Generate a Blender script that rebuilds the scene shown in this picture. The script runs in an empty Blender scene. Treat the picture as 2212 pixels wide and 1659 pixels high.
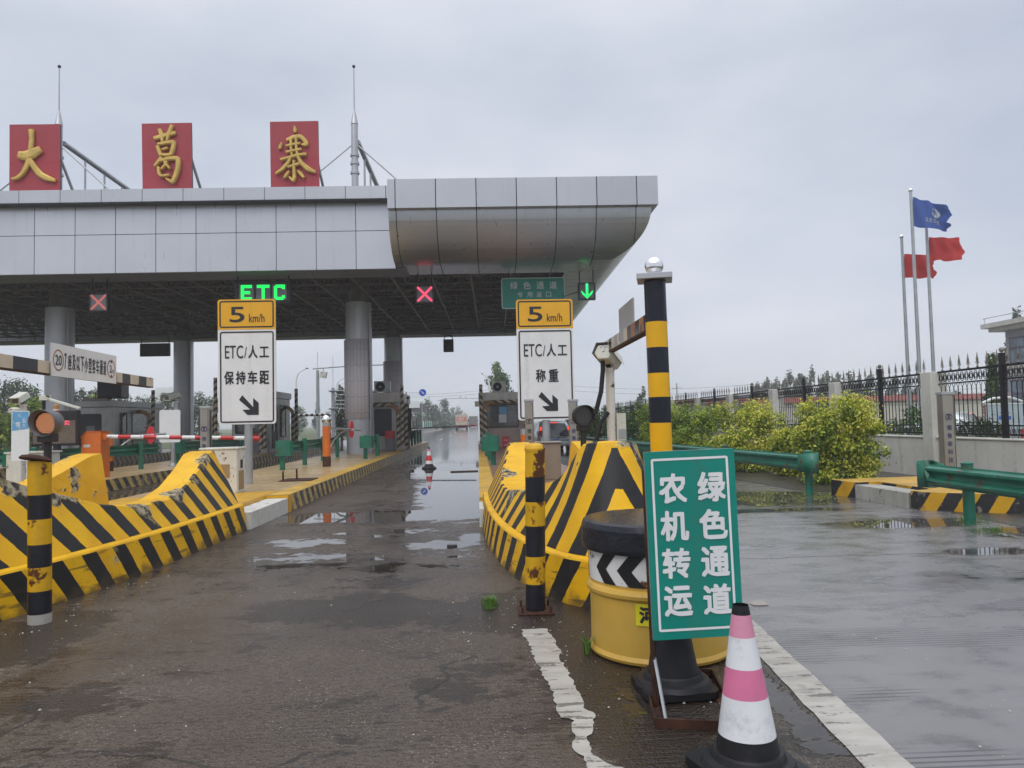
import bpy, bmesh, math, random
import numpy as np
from mathutils import Vector, Matrix
random.seed(7); RNG = np.random.default_rng(7)
S = bpy.context.scene
COL = S.collection
R_ = math.radians

# ------------------------------------------------------------------ camera
FPX, CX, CY, EYE = 1631.0, 1106.0, 829.5, 1.5      # focal length and centre in a 2212 px wide frame, eye height in metres
_d = np.array([1032 - CX, CY - 912, FPX]); _d /= np.linalg.norm(_d)
_u = np.array([-math.sin(.022), math.cos(.022), 0.0]); _u[2] = -(_u[0]*_d[0] + _u[1]*_d[1])/_d[2]; _u /= np.linalg.norm(_u)
_x = np.cross(_d, -_u); _x = _x if _x[0] > 0 else -_x
CM = np.array([_x, _d, _u])                        # rows: world axes seen from the camera (right, up, forward)
cam = bpy.data.cameras.new('camera'); cam.sensor_width = 36; cam.lens = 36*FPX/2212; cam.clip_start = .05; cam.clip_end = 6000
co = bpy.data.objects.new('camera', cam); COL.objects.link(co); S.camera = co
_m = Matrix.Identity(4)
for i in range(3):
    _m[i][0], _m[i][1], _m[i][2] = CM[i][0], CM[i][1], -CM[i][2]
_m[0][3], _m[1][3], _m[2][3] = 0, 0, EYE
co.matrix_world = _m
def ray(x, y): return CM @ np.array([(x - CX)/FPX, (CY - y)/FPX, 1.0])
def at(x, y, Y):
    r = ray(x, y); t = Y/r[1]; return Vector((r[0]*t, Y, EYE + r[2]*t))
def gnd(x, y, z=0.0):
    r = ray(x, y); t = (z - EYE)/r[2]; return Vector((r[0]*t, r[1]*t, z))

# ------------------------------------------------------------------ sky, sun, exposure
SUN_EL, SUN_AZ = 52, 200      # degrees; the sun stands behind the camera, veiled by cloud
W = bpy.data.worlds.new('World'); S.world = W; W.use_nodes = True
wt = W.node_tree; wn = wt.nodes; wl = wt.links; wn.clear()
sky = wn.new('ShaderNodeTexSky'); sky.sky_type = 'NISHITA'; sky.sun_disc = False
sky.sun_elevation = R_(SUN_EL); sky.sun_rotation = R_(SUN_AZ); sky.air_density = 1.2; sky.dust_density = 4
hs = wn.new('ShaderNodeHueSaturation'); hs.inputs['Saturation'].default_value = .25; wl.new(sky.outputs[0], hs.inputs['Color'])
tc = wn.new('ShaderNodeTexCoord'); sep = wn.new('ShaderNodeSeparateXYZ'); wl.new(tc.outputs['Generated'], sep.inputs[0])
mp = wn.new('ShaderNodeMapping'); mp.inputs['Scale'].default_value = (1.4, 1.4, 3.2); wl.new(tc.outputs['Generated'], mp.inputs[0])
nz = wn.new('ShaderNodeTexNoise'); nz.inputs['Scale'].default_value = 1.7; nz.inputs['Detail'].default_value = 5; nz.inputs['Roughness'].default_value = .5
wl.new(mp.outputs[0], nz.inputs['Vector'])
cr = wn.new('ShaderNodeValToRGB'); cr.color_ramp.elements[0].position = .3; cr.color_ramp.elements[1].position = .72
cr.color_ramp.elements[0].color = (.75, .80, .87, 1); cr.color_ramp.elements[1].color = (1.10, 1.10, 1.09, 1); wl.new(nz.outputs['Fac'], cr.inputs[0])
el = wn.new('ShaderNodeValToRGB'); wl.new(sep.outputs['Z'], el.inputs[0])     # overcast: brighter towards the zenith
e = el.color_ramp.elements; e[0].position = 0; e[0].color = (7.3, 7.45, 7.95, 1); e[1].position = 1; e[1].color = (15, 15, 15.4, 1)
for p, c in ((.12, (7.0, 7.25, 8.0, 1)), (.42, (6.0, 6.35, 7.2, 1)), (.62, (9, 9.2, 9.7, 1))):
    k = e.new(p); k.color = c
m1 = wn.new('ShaderNodeMix'); m1.data_type = 'RGBA'; m1.blend_type = 'MULTIPLY'; m1.inputs[0].default_value = 1
wl.new(el.outputs[0], m1.inputs[6]); wl.new(cr.outputs[0], m1.inputs[7])
m2 = wn.new('ShaderNodeMix'); m2.data_type = 'RGBA'; m2.inputs[0].default_value = .92
wl.new(hs.outputs[0], m2.inputs[6]); wl.new(m1.outputs[2], m2.inputs[7])
bg = wn.new('ShaderNodeBackground'); bg.inputs['Strength'].default_value = .092; wl.new(m2.outputs[2], bg.inputs['Color'])
wo = wn.new('ShaderNodeOutputWorld'); wl.new(bg.outputs[0], wo.inputs['Surface'])
sl = bpy.data.lights.new('sun', 'SUN'); sl.energy = 1.0; sl.angle = R_(50); sl.color = (1, .97, .93)
so = bpy.data.objects.new('sun', sl); COL.objects.link(so)
_sv = Vector((math.sin(R_(SUN_AZ))*math.cos(R_(SUN_EL)), math.cos(R_(SUN_AZ))*math.cos(R_(SUN_EL)), math.sin(R_(SUN_EL))))
so.rotation_euler = _sv.to_track_quat('Z', 'Y').to_euler()
S.view_settings.view_transform = 'Standard'; S.view_settings.look = 'None'; S.view_settings.gamma = 1
S.view_settings.exposure = 0.25; S.view_settings.use_curve_mapping = False
S.cycles.use_denoising = True; S.cycles.max_bounces = 6; S.cycles.volume_bounces = 1
S.cycles.sample_clamp_indirect = 8

# ------------------------------------------------------------------ materials
class NB:
    def __init__(s, name):
        s.m = bpy.data.materials.new(name); s.m.use_nodes = True; s.t = s.m.node_tree; s.b = s.t.nodes['Principled BSDF']
    def put(s, sock, v):
        if isinstance(v, bpy.types.NodeSocket): s.t.links.new(v, sock)
        else: sock.default_value = v
    def n(s, typ, ins=None, **props):
        k = s.t.nodes.new(typ)
        for a, b in props.items(): setattr(k, a, b)
        for a, b in (ins or {}).items(): s.put(k.inputs[a], b)
        return k
    def mt(s, op, a, b=0.0, c=0.0, clamp=False):
        k = s.n('ShaderNodeMath', {0: a, 1: b, 2: c}, operation=op, use_clamp=clamp); return k.outputs[0]
    def mix(s, f, a, b, mode='MIX'):
        k = s.n('ShaderNodeMix', {0: f, 6: a if isinstance(a, bpy.types.NodeSocket) else c4(a), 7: b if isinstance(b, bpy.types.NodeSocket) else c4(b)}, data_type='RGBA', blend_type=mode); return k.outputs[2]
    def lerp(s, f, a, b):
        k = s.n('ShaderNodeMix', {0: f, 2: a, 3: b}, data_type='FLOAT'); return k.outputs[0]
    def pos(s, obj=False):
        if obj: return s.n('ShaderNodeTexCoord').outputs['Object']
        return s.n('ShaderNodeNewGeometry').outputs['Position']
    def sep(s, v):
        k = s.n('ShaderNodeSeparateXYZ', {0: v}); return k.outputs[0], k.outputs[1], k.outputs[2]
    def noise(s, scale, detail=4, vec=None, st=(1, 1, 1), rough=.55):
        vec = vec if vec is not None else s.pos()
        if st != (1, 1, 1): vec = s.n('ShaderNodeMapping', {0: vec, 3: st}).outputs[0]
        return s.n('ShaderNodeTexNoise', {'Vector': vec, 'Scale': scale, 'Detail': detail, 'Roughness': rough}).outputs['Fac']
    def ss(s, v, a, b):
        return s.n('ShaderNodeMapRange', {0: v, 1: a, 2: b, 3: 0.0, 4: 1.0}, interpolation_type='SMOOTHSTEP').outputs[0]
    def attr(s, name): return s.n('ShaderNodeAttribute', attribute_name=name).outputs['Fac']
    def bump(s, h, strength=.3, dist=.01):
        s.put(s.b.inputs['Normal'], s.n('ShaderNodeBump', {'Height': h, 'Strength': strength, 'Distance': dist}).outputs[0])
    def out(s, col=None, rough=None, metal=None):
        if col is not None: s.put(s.b.inputs['Base Color'], col if isinstance(col, bpy.types.NodeSocket) else c4(col))
        if rough is not None: s.put(s.b.inputs['Roughness'], rough)
        if metal is not None: s.put(s.b.inputs['Metallic'], metal)
        return s.m
def c4(c): return (c[0], c[1], c[2], 1.0) if not isinstance(c, (int, float)) else (c, c, c, 1.0)
def sc(c, k): return tuple(x*k for x in c[:3])

def paint(name, col, rough=.45, metal=0.0, var=.18, scale=3.0, dirt=(.10, .085, .07), damt=.35, streak=True, rust=0.0, bump=.08):
    """a weathered painted or bare surface: uneven tone, run-off streaks, a little dirt, optional rust"""
    b = NB(name); p = b.pos()
    a = b.noise(scale, 5, p); f = b.noise(scale*9, 3, p)
    c = b.mix(b.ss(a, .3, .75), sc(col, 1 - var), sc(col, 1 + var*.5))
    st = b.noise(7, 4, p, (1, 1, .07) if streak else (1, 1, 1))
    dm = b.mt('MULTIPLY', b.ss(b.mt('ADD', b.mt('MULTIPLY', st, .65), b.mt('MULTIPLY', f, .35)), .52, .74), damt)
    c = b.mix(dm, c, dirt)
    if rust:
        rm = b.ss(b.mt('ADD', b.noise(5, 6, p), b.mt('MULTIPLY', b.noise(30, 3, p), .25)), .74 - rust*.12, .80 - rust*.12)
        c = b.mix(rm, c, (.10, .035, .012))
    b.bump(b.mt('ADD', a, f), bump, .01)
    return b.out(c, b.lerp(dm, rough, min(1, rough + .25)), metal)
def plain(name, col, rough=.5, metal=0.0): return NB(name).out(col, rough, metal)
def glow(name, col, strength):
    b = NB(name); b.out((0.02, 0.02, 0.02), .4); b.b.inputs['Emission Color'].default_value = c4(col); b.b.inputs['Emission Strength'].default_value = strength
    return b.m
YEL = (.66, .36, .012); BLK = (.018, .018, .02)
def stripes(name, ca, cb, vec, period, wob=.02, duty=.5, worn=.25, rough=.42, topyellow=False, under=(.30, .27, .23), obj=False):
    """diagonal hazard stripes: vec gives the direction the stripe phase runs in"""
    b = NB(name); p = b.pos(obj); x, y, z = b.sep(p)
    ph = b.mt('ADD', b.mt('ADD', b.mt('MULTIPLY', x, vec[0]), b.mt('MULTIPLY', y, vec[1])), b.mt('MULTIPLY', z, vec[2]))
    ph = b.mt('ADD', ph, b.mt('MULTIPLY', b.mt('SUBTRACT', b.noise(9, 4, p), .5), wob*2))
    fr = b.mt('FRACT', b.mt('DIVIDE', ph, period))
    msk = b.mt('GREATER_THAN', fr, duty)
    if topyellow:
        nz_ = b.sep(b.n('ShaderNodeNewGeometry').outputs['Normal'])[2]
        msk = b.mt('MULTIPLY', msk, b.mt('LESS_THAN', nz_, .6))
    a = b.noise(4, 5, p); c = b.mix(msk, b.mix(a, sc(ca, .7), sc(ca, 1.15)), b.mix(a, sc(cb, .6), sc(cb, 1.6)))
    w = b.ss(b.mt('ADD', b.noise(6, 6, p), b.mt('MULTIPLY', b.noise(26, 4, p), .3)), .80 - worn*.22, .84 - worn*.22)
    c = b.mix(w, c, b.mix(b.noise(20, 4, p), sc(under, .5), under))
    dg = b.mt('MULTIPLY', b.ss(b.noise(2.3, 6, p), .5, .75), .45); c = b.mix(dg, c, (.06, .05, .04))
    b.bump(b.mt('ADD', b.mt('MULTIPLY', w, -.6), b.noise(25, 4, p)), .2, .01)
    return b.out(c, b.lerp(w, rough, .8))

M = {}
M['yellow'] = paint('yellow_paint', YEL, .38, var=.2, damt=.3, bump=.1)
M['yellowworn'] = paint('worn_yellow_paint', (.60, .36, .05), .5, var=.3, scale=1.6, dirt=(.34, .28, .20), damt=.85, streak=False)
M['black'] = paint('black_paint', BLK, .4, var=.3, dirt=(.05, .045, .04), damt=.4)
M['bandy'] = paint('yellow_band', (.68, .38, .012), .35, var=.12, damt=.22, rust=.35)
M['bandk'] = paint('black_band', (.016, .017, .024), .3, var=.2, dirt=(.05, .045, .045), damt=.3)
M['filmy'] = paint('yellow_film', (.78, .42, .008), .22, var=.06, damt=.1, bump=.02)
M['filmk'] = paint('black_film', (.012, .014, .026), .18, var=.1, damt=.1, bump=.02)
M['rail'] = paint('green_rail_paint', (.008, .15, .095), .35, var=.25, dirt=(.20, .26, .22), damt=.35, rust=.1)
M['rail_pale'] = paint('faded_green_rail_paint', (.10, .22, .17), .4, var=.25, dirt=(.3, .34, .3), damt=.45, rust=.2)
M['alu'] = paint('aluminium_panel', (.46, .47, .50), .38, .55, var=.08, scale=.8, dirt=(.25, .24, .22), damt=.3, bump=.03)
M['steel'] = paint('galvanised_steel', (.42, .44, .46), .4, .6, var=.15, damt=.25)
M['stainless'] = paint('stainless_steel', (.40, .37, .33), .3, .75, var=.12, damt=.3, bump=.03)
M['chrome'] = plain('polished_steel', (.85, .85, .86), .04, 1)
M['white'] = paint('white_sheet', (.74, .75, .76), .3, var=.05, damt=.12, bump=.02)
M['signwhite'] = paint('reflective_white', (.76, .765, .77), .35, var=.05, damt=.2, bump=.01)
M['signyellow'] = paint('reflective_amber', (.80, .41, .01), .35, var=.06, damt=.16, bump=.01)
M['signgreen'] = paint('reflective_green', (.0, .235, .185), .3, var=.10, damt=.22, bump=.10)
M['signgreen_far'] = paint('weathered_green_sign', (.006, .23, .185), .45, var=.12, damt=.2)
M['ink'] = plain('black_lettering', (.014, .015, .022), .45)
M['inkwhite'] = paint('white_lettering', (.76, .77, .78), .4, var=.05, damt=.05, bump=.01)
M['inkgrey'] = plain('pale_lettering', (.52, .55, .55), .4)
M['navy'] = plain('navy_lettering', (.03, .035, .12), .4)
M['red'] = paint('red_board', (.36, .028, .045), .5, var=.1, scale=.7, dirt=(.2, .03, .04), damt=.3)
M['gold'] = paint('gold_letter', (.66, .45, .11), .45, .15, var=.22, scale=2.5, dirt=(.2, .11, .03), damt=.4)
M['orange'] = paint('orange_paint', (.66, .15, .012), .38, var=.12, damt=.3, dirt=(.28, .09, .03))
M['redpaint'] = paint('red_paint', (.55, .02, .025), .4, var=.15, damt=.15)
M['barwhite'] = paint('white_paint', (.74, .73, .72), .4, var=.08, damt=.3, rust=.15)
M['rust'] = paint('rusty_steel', (.075, .028, .014), .75, .3, var=.5, scale=9, dirt=(.03, .018, .012), damt=.6)
M['rubber'] = paint('black_rubber', (.016, .016, .019), .45, var=.3, dirt=(.06, .055, .05), damt=.3)
M['lid'] = paint('black_plastic_lid', (.02, .022, .03), .26, var=.3, dirt=(.05, .05, .06), damt=.3, streak=False, bump=.5)
M['pinkfilm'] = paint('faded_pink_film', (.64, .17, .31), .3, var=.15, damt=.15, bump=.02)
M['palepink'] = paint('paler_pink_film', (.72, .29, .42), .3, var=.15, damt=.2, bump=.02)
M['whitefilm'] = paint('grubby_white_film', (.72, .73, .76), .3, var=.06, scale=5, dirt=(.30, .30, .32), damt=.45, streak=False, bump=.02)
M['redfilm'] = paint('red_film', (.62, .03, .035), .35, var=.15, damt=.2)
M['drum'] = paint('faded_yellow_plastic', (.60, .37, .06), .4, var=.14, scale=1.8, dirt=(.40, .17, .006), damt=1.0, bump=.05)
M['lime'] = paint('fluorescent_sticker', (.68, .62, .015), .35, var=.15, scale=9, damt=.15)
M['concrete'] = paint('concrete', (.36, .34, .31), .8, var=.2, scale=2, dirt=(.16, .15, .13), damt=.55, bump=.2)
M['wallwhite'] = paint('whitewashed_concrete', (.60, .59, .55), .75, var=.12, scale=1.2, dirt=(.26, .26, .22), damt=.65, bump=.12)
M['dark'] = paint('dark_housing', (.022, .022, .027), .5, var=.3, damt=.2)
M['frame'] = plain('dark_frame', (.03, .028, .035), .5)
M['booth'] = paint('booth_steel', (.50, .51, .50), .4, .25, var=.25, scale=1.1, dirt=(.20, .19, .17), damt=.5)
M['boothtan'] = paint('booth_tan_steel', (.38, .30, .26), .5, .1, var=.12, damt=.3)
M['boothband'] = paint('booth_beige_band', (.56, .53, .49), .45, .25, var=.15, damt=.45)
M['cabinet'] = paint('cabinet_beige', (.30, .235, .175), .45, .1, var=.1, damt=.2)
M['cabwhite'] = paint('chipped_white_cabinet', (.64, .64, .60), .5, var=.1, dirt=(.36, .28, .20), damt=.7, streak=False, rust=-.15)
M['ochre'] = plain('patched_paint', (.30, .21, .10), .6)
M['camwhite'] = paint('ivory_enamel', (.60, .60, .53), .35, var=.06, damt=.2, rust=.1)
M['postwhite'] = paint('white_post_paint', (.66, .63, .58), .45, var=.1, damt=.3, rust=.5)
M['cladding'] = paint('pinkish_white_cladding', (.52, .48, .53), .5, var=.06, damt=.15)
M['navysteel'] = paint('dark_blue_steel', (.04, .045, .06), .5, .2, var=.2, damt=.2)
M['iron'] = plain('black_iron', (.016, .015, .02), .45, .3)
M['finial'] = paint('tarnished_finial', (.24, .22, .19), .5, .4, var=.4, damt=.3)
M['silver'] = paint('silver_car_paint', (.50, .54, .58), .25, .5, var=.04, damt=.12, bump=0)
M['taillight'] = glow('lit_tail_light', (1, .04, .02), 1.6)
M['lens'] = plain('tail_lens', (.30, .02, .01), .15)
M['plateblue'] = plain('number_plate', (.10, .16, .42), .4)
M['flagred'] = paint('red_cloth', (.52, .035, .035), .8, var=.1, damt=.1)
M['flagblue'] = paint('blue_cloth', (.045, .10, .36), .8, var=.1, damt=.1)
M['truckwhite'] = paint('truck_box', (.52, .44, .36), .5, var=.1, damt=.3)
M['truckorange'] = plain('truck_panel', (.66, .12, .05), .5)
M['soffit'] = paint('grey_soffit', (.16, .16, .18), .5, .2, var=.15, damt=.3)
M['girder'] = paint('space_frame_steel', (.17, .15, .14), .55, .2, var=.3, damt=.3)
M['deck'] = paint('dark_roof_deck', (.035, .035, .042), .8, var=.2, damt=.2)
M['bluesign'] = plain('blue_sign', (.015, .10, .55), .4)
M['skyblue'] = paint('peeling_blue_sign', (.12, .36, .62), .5, var=.2, dirt=(.55, .62, .68), damt=.8, streak=False)
M['paleblue'] = paint('pale_blue_board', (.42, .50, .56), .5, var=.08, damt=.2)
M['render'] = paint('grey_render', (.30, .30, .32), .8, var=.08, damt=.3)
M['pale'] = paint('pale_cornice', (.52, .50, .46), .7, var=.1, damt=.35)
M['tile'] = paint('red_roof_tile', (.26, .075, .06), .7, var=.3, scale=6, damt=.3)
M['cream'] = paint('cream_wall', (.55, .53, .46), .8, var=.06, damt=.3)
M['hoarding'] = plain('green_hoarding', (.02, .19, .13), .6)
M['bark'] = paint('bark', (.09, .075, .06), .9, var=.3, scale=8, damt=.4)
M['brownpanel'] = paint('brown_metal_panel', (.17, .13, .10), .6, .2, var=.25, damt=.4)
M['film_w'] = paint('yellowed_white_band', (.62, .53, .40), .4, var=.08, damt=.2, rust=.1)
M['film_o'] = paint('rust_orange_band', (.42, .17, .07), .45, var=.12, damt=.3, rust=.4)
M['grass'] = plain('grass_blade', (.09, .20, .03), .6)
M['led_green'] = glow('green_led', (.0, 1, .12), 1.25)
M['led_cyan'] = glow('cyan_led', (.05, 1, .62), 1.3)
M['led_red'] = glow('red_led', (1, .06, .14), 2.0)
M['led_dimred'] = glow('dim_red_led', (1, .22, .18), .75)
M['led_amber'] = glow('amber_led', (1, .42, .18), .95)
M['glass'] = None
def glassmat(name, tint, rough=.05):
    b = NB(name); b.out(tint, rough, 0); b.b.inputs['Specular IOR Level'].default_value = .9
    p = b.pos(); b.put(b.b.inputs['Base Color'], b.mix(b.ss(b.noise(1.6, 3, p), .35, .7), sc(tint, .5), sc(tint, 1.8))); return b.m
M['glass'] = glassmat('dark_window_glass', (.045, .05, .055))
M['lampglass'] = glassmat('unlit_lamp_lens', (.03, .03, .033), .3)
M['carglass'] = glassmat('car_glass', (.03, .035, .045), .06)
M['purpleframe'] = plain('purple_brown_frame', (.07, .045, .075), .5)
M['bldglass'] = glassmat('building_glass', (.06, .09, .13), .08)
# hazard stripes; the phase runs along the kerb and up its face
M['kerb'] = stripes('kerb_stripes', (.62, .42, .12), (.03, .03, .033), (0.15, 1, .95), .46, worn=.45, topyellow=False)
M['kerbnew'] = stripes('fresh_kerb_stripes', (.66, .36, .012), (.02, .02, .022), (1.0, -.55, -.62), .50, worn=.1)
M['pipe'] = stripes('guard_pipe_stripes', (.52, .42, .28), (.035, .032, .03), (.8, .3, 1), .30, worn=.1, wob=.004)
M['pipe2'] = stripes('guard_pipe_stripes_mirrored', (.52, .42, .28), (.035, .032, .03), (-.8, .3, 1), .30, worn=.1, wob=.004)
M['pipebend'] = paint('orange_pipe_bend', (.42, .20, .05), .45, var=.2, damt=.3, rust=.3)

for k in ('bandy', 'bandk', 'filmy', 'filmk', 'rubber', 'lid', 'black', 'dark'): M[k].node_tree.nodes['Principled BSDF'].inputs['Specular IOR Level'].default_value = .3

# ------------------------------------------------------------------ mesh builder
_TXT = {}
def glyphs(body, bold=0.0):
    k = (body, bold)
    if k not in _TXT:
        cu = bpy.data.curves.new('t', 'FONT'); cu.body = body; cu.size = 1; cu.offset = bold; cu.resolution_u = 3; cu.fill_mode = 'FRONT'
        ob = bpy.data.objects.new('t', cu); me = bpy.data.meshes.new_from_object(ob)
        v = np.array([w.co[:2] for w in me.vertices]); f = [tuple(q.vertices) for q in me.polygons]
        v = v - v.min(0); mx = v.max(0); v = v/np.maximum(mx, 1e-6)
        bpy.data.objects.remove(ob); bpy.data.meshes.remove(me); bpy.data.curves.remove(cu)
        _TXT[k] = (v, f, mx)
    return _TXT[k]
class MB:
    def __init__(s): s.v = []; s.f = []; s.mi = []; s.ms = []; s.sm = []; s.at = {}
    def mat(s, m):
        m = M[m] if isinstance(m, str) else m
        if m not in s.ms: s.ms.append(m)
        return s.ms.index(m)
    def add(s, vs, fs, m, smooth=False):
        o = len(s.v); i = s.mat(m); s.v += [tuple(v) for v in vs]
        for k, f in enumerate(fs):
            s.f.append(tuple(o + a for a in f)); s.mi.append(i if not isinstance(m, list) else s.mat(m[k])); s.sm.append(smooth)
        return s
    def box(s, x0, x1, y0, y1, z0, z1, m, rot=None, piv=None):
        vs = [Vector((x, y, z)) for x in (x0, x1) for y in (y0, y1) for z in (z0, z1)]
        if rot is not None:
            pv = Vector(piv) if piv is not None else Vector(((x0+x1)/2, (y0+y1)/2, (z0+z1)/2))
            vs = [rot @ (v - pv) + pv for v in vs]
        return s.add(vs, [(0, 1, 3, 2), (4, 6, 7, 5), (0, 4, 5, 1), (2, 3, 7, 6), (0, 2, 6, 4), (1, 5, 7, 3)], m)
    def cyl(s, p0, p1, r0, m, r1=None, n=14, caps=True, smooth=True):
        p0, p1 = Vector(p0), Vector(p1); r1 = r0 if r1 is None else r1; d = (p1 - p0).normalized()
        a = d.orthogonal().normalized(); b = d.cross(a); vs = []
        if abs(d.z) > .99: a, b = Vector((1, 0, 0)), Vector((0, 1, 0))
        for p, r in ((p0, r0), (p1, r1)):
            for i in range(n):
                t = 2*math.pi*(i + .5)/n; vs.append(p + (a*math.cos(t) + b*math.sin(t))*r)
        s.add(vs, [(i, (i+1) % n, n + (i+1) % n, n + i) for i in range(n)], m, smooth)
        if caps: s.add(vs, [tuple(range(n))[::-1], tuple(range(n, 2*n))], m)
        return s
    def tube(s, pts, r, m, n=8, caps=True, flat=None):
        pts = [Vector(p) for p in pts]; vs = []; N = len(pts); up = None
        for i, p in enumerate(pts):
            d = (pts[min(i+1, N-1)] - pts[max(i-1, 0)]).normalized()
            if up is None: up = d.orthogonal().normalized()
            a = (up - d*up.dot(d)).normalized(); up = a; b = d.cross(a); rr = r[i] if isinstance(r, (list, tuple)) else r
            for k in range(n):
                t = 2*math.pi*(k + .5)/n; vs.append(p + a*math.cos(t)*rr + b*math.sin(t)*rr)
        s.add(vs, [(i*n + k, i*n + (k+1) % n, (i+1)*n + (k+1) % n, (i+1)*n + k) for i in range(N-1) for k in range(n)], m, n > 4)
        if caps: s.add(vs, [tuple(range(n))[::-1], tuple(range((N-1)*n, N*n))], m)
        return s
    def lathe(s, prof, m, c=(0, 0, 0), n=24, smooth=True, lean=None):
        """prof: (radius, z) pairs from bottom to top; m one material or one per band"""
        N = len(prof); c = Vector(c); vs = []
        for r, z in prof:
            for k in range(n):
                t = 2*math.pi*k/n; vs.append(c + Vector((r*math.cos(t), r*math.sin(t), z)) + (Vector(lean)*z if lean else Vector((0, 0, 0))))
        for i in range(N-1):
            mm = m[i] if isinstance(m, list) else m
            s.add([vs[i*n + k] for k in range(n)] + [vs[(i+1)*n + k] for k in range(n)], [(k, (k+1) % n, n + (k+1) % n, n + k) for k in range(n)], mm, smooth)
        m0 = m[0] if isinstance(m, list) else m; m1_ = m[-1] if isinstance(m, list) else m
        if prof[0][0] > 1e-4: s.add(vs[:n], [tuple(range(n))[::-1]], m0)
        if prof[-1][0] > 1e-4: s.add(vs[(N-1)*n:], [tuple(range(n))], m1_)
        return s
    def sphere(s, c, r, m, n=16):
        k = n//2; return s.lathe([(max(1e-5, r*math.sin(math.pi*i/k)), -r*math.cos(math.pi*i/k)) for i in range(k+1)], m, c, n)
    def prism(s, poly, fn, m, msides=None):
        """poly of (a, b); fn(a, b, t) -> point, t = 0 back, 1 front"""
        n = len(poly); vs = [fn(a, b, 0) for a, b in poly] + [fn(a, b, 1) for a, b in poly]
        s.add(vs, [tuple(range(n))[::-1], tuple(range(n, 2*n))], m)
        return s.add(vs, [(i, (i+1) % n, n + (i+1) % n, n + i) for i in range(n)], msides or m)
    def poly(s, pts, m): return s.add(pts, [tuple(range(len(pts)))], m)
    def text(s, body, c, ux, uz, w, h, m, bold=.0):
        """lettering fitted to a w x h box centred on c; ux, uz unit vectors of the face"""
        v, f, mx = glyphs(body); c, ux, uz = Vector(c), Vector(ux), Vector(uz)
        if w is None: w = h*mx[0]/mx[1]
        nn = ux.cross(uz); e = bold*h*1.3
        for k, (dx, dz) in enumerate([(0, 0), (1, .6), (-1, -.6), (-.6, 1), (.6, -1)] if bold else [(0, 0)]):
            s.add([c + ux*((a - .5)*(w - 2*e) + dx*e) + uz*((b - .5)*(h - 2*e) + dz*e) + nn*(k*.0004) for a, b in v], f, m)
        return s
    def build(s, name, parent=None, local=False, bevel=0.0, recalc=True, seg=1):
        me = bpy.data.meshes.new(name); off = Vector((0, 0, 0))
        if parent is not None and not local:
            q = parent
            while q is not None: off += q.location; q = q.parent
        v = np.array(s.v, dtype=float) - np.array(off)
        me.from_pydata(v.tolist(), [], s.f)
        for m in s.ms: me.materials.append(m)
        me.polygons.foreach_set('material_index', s.mi); me.polygons.foreach_set('use_smooth', s.sm)
        for k, a in s.at.items():
            q = me.attributes.new(k, 'FLOAT', 'POINT'); q.data.foreach_set('value', a)
        if recalc:
            b = bmesh.new(); b.from_mesh(me); bmesh.ops.recalc_face_normals(b, faces=b.faces); b.to_mesh(me); b.free()
        o = bpy.data.objects.new(name, me); COL.objects.link(o)
        if parent is not None: o.parent = parent
        if bevel:
            q = o.modifiers.new('edge', 'BEVEL'); q.width = bevel; q.segments = seg; q.limit_method = 'ANGLE'; q.angle_limit = R_(40)
        return o
def tag(o, label, cat, group=None):
    o['label'] = label; o['category'] = cat
    if group: o['group'] = group
    return o
def thing(name, label, cat, loc=(0, 0, 0), rz=0.0, group=None):
    o = bpy.data.objects.new(name, None); COL.objects.link(o); o.location = loc; o.rotation_euler = (0, 0, rz); o.empty_display_size = .1
    return tag(o, label, cat, group)
def struct(o): o['kind'] = 'structure'; return o
def dup(o, loc=None, rz=None, label=None, scale=None, parent=None):
    c = o.copy(); COL.objects.link(c)
    if parent is not None: c.parent = parent
    if loc is not None: c.location = loc
    if rz is not None: c.rotation_euler = (0, 0, rz)
    if scale is not None: c.scale = scale
    if label: c['label'] = label
    for ch in list(o.children): dup(ch, parent=c)
    return c
def rrect(x0, x1, z0, z1, r, n=5):
    p = []
    for cx, cz, a in ((x1-r, z1-r, 0), (x0+r, z1-r, 90), (x0+r, z0+r, 180), (x1-r, z0+r, 270)):
        p += [(cx + r*math.cos(R_(a + 90*i/n)), cz + r*math.sin(R_(a + 90*i/n))) for i in range(n+1)]
    return p
def ring(mb, x0, x1, z0, z1, r, w, y, m, n=5, fn=None):
    fn = fn or (lambda a, b: (a, y, b)); o = rrect(x0, x1, z0, z1, r, n); i = rrect(x0+w, x1-w, z0+w, z1-w, max(.002, r-w), n); k = len(o)
    mb.add([fn(*p) for p in o] + [fn(*p) for p in i], [(a, (a+1) % k, k + (a+1) % k, k + a) for a in range(k)], m)
X3, Y3, Z3 = Vector((1, 0, 0)), Vector((0, 1, 0)), Vector((0, 0, 1))

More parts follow.
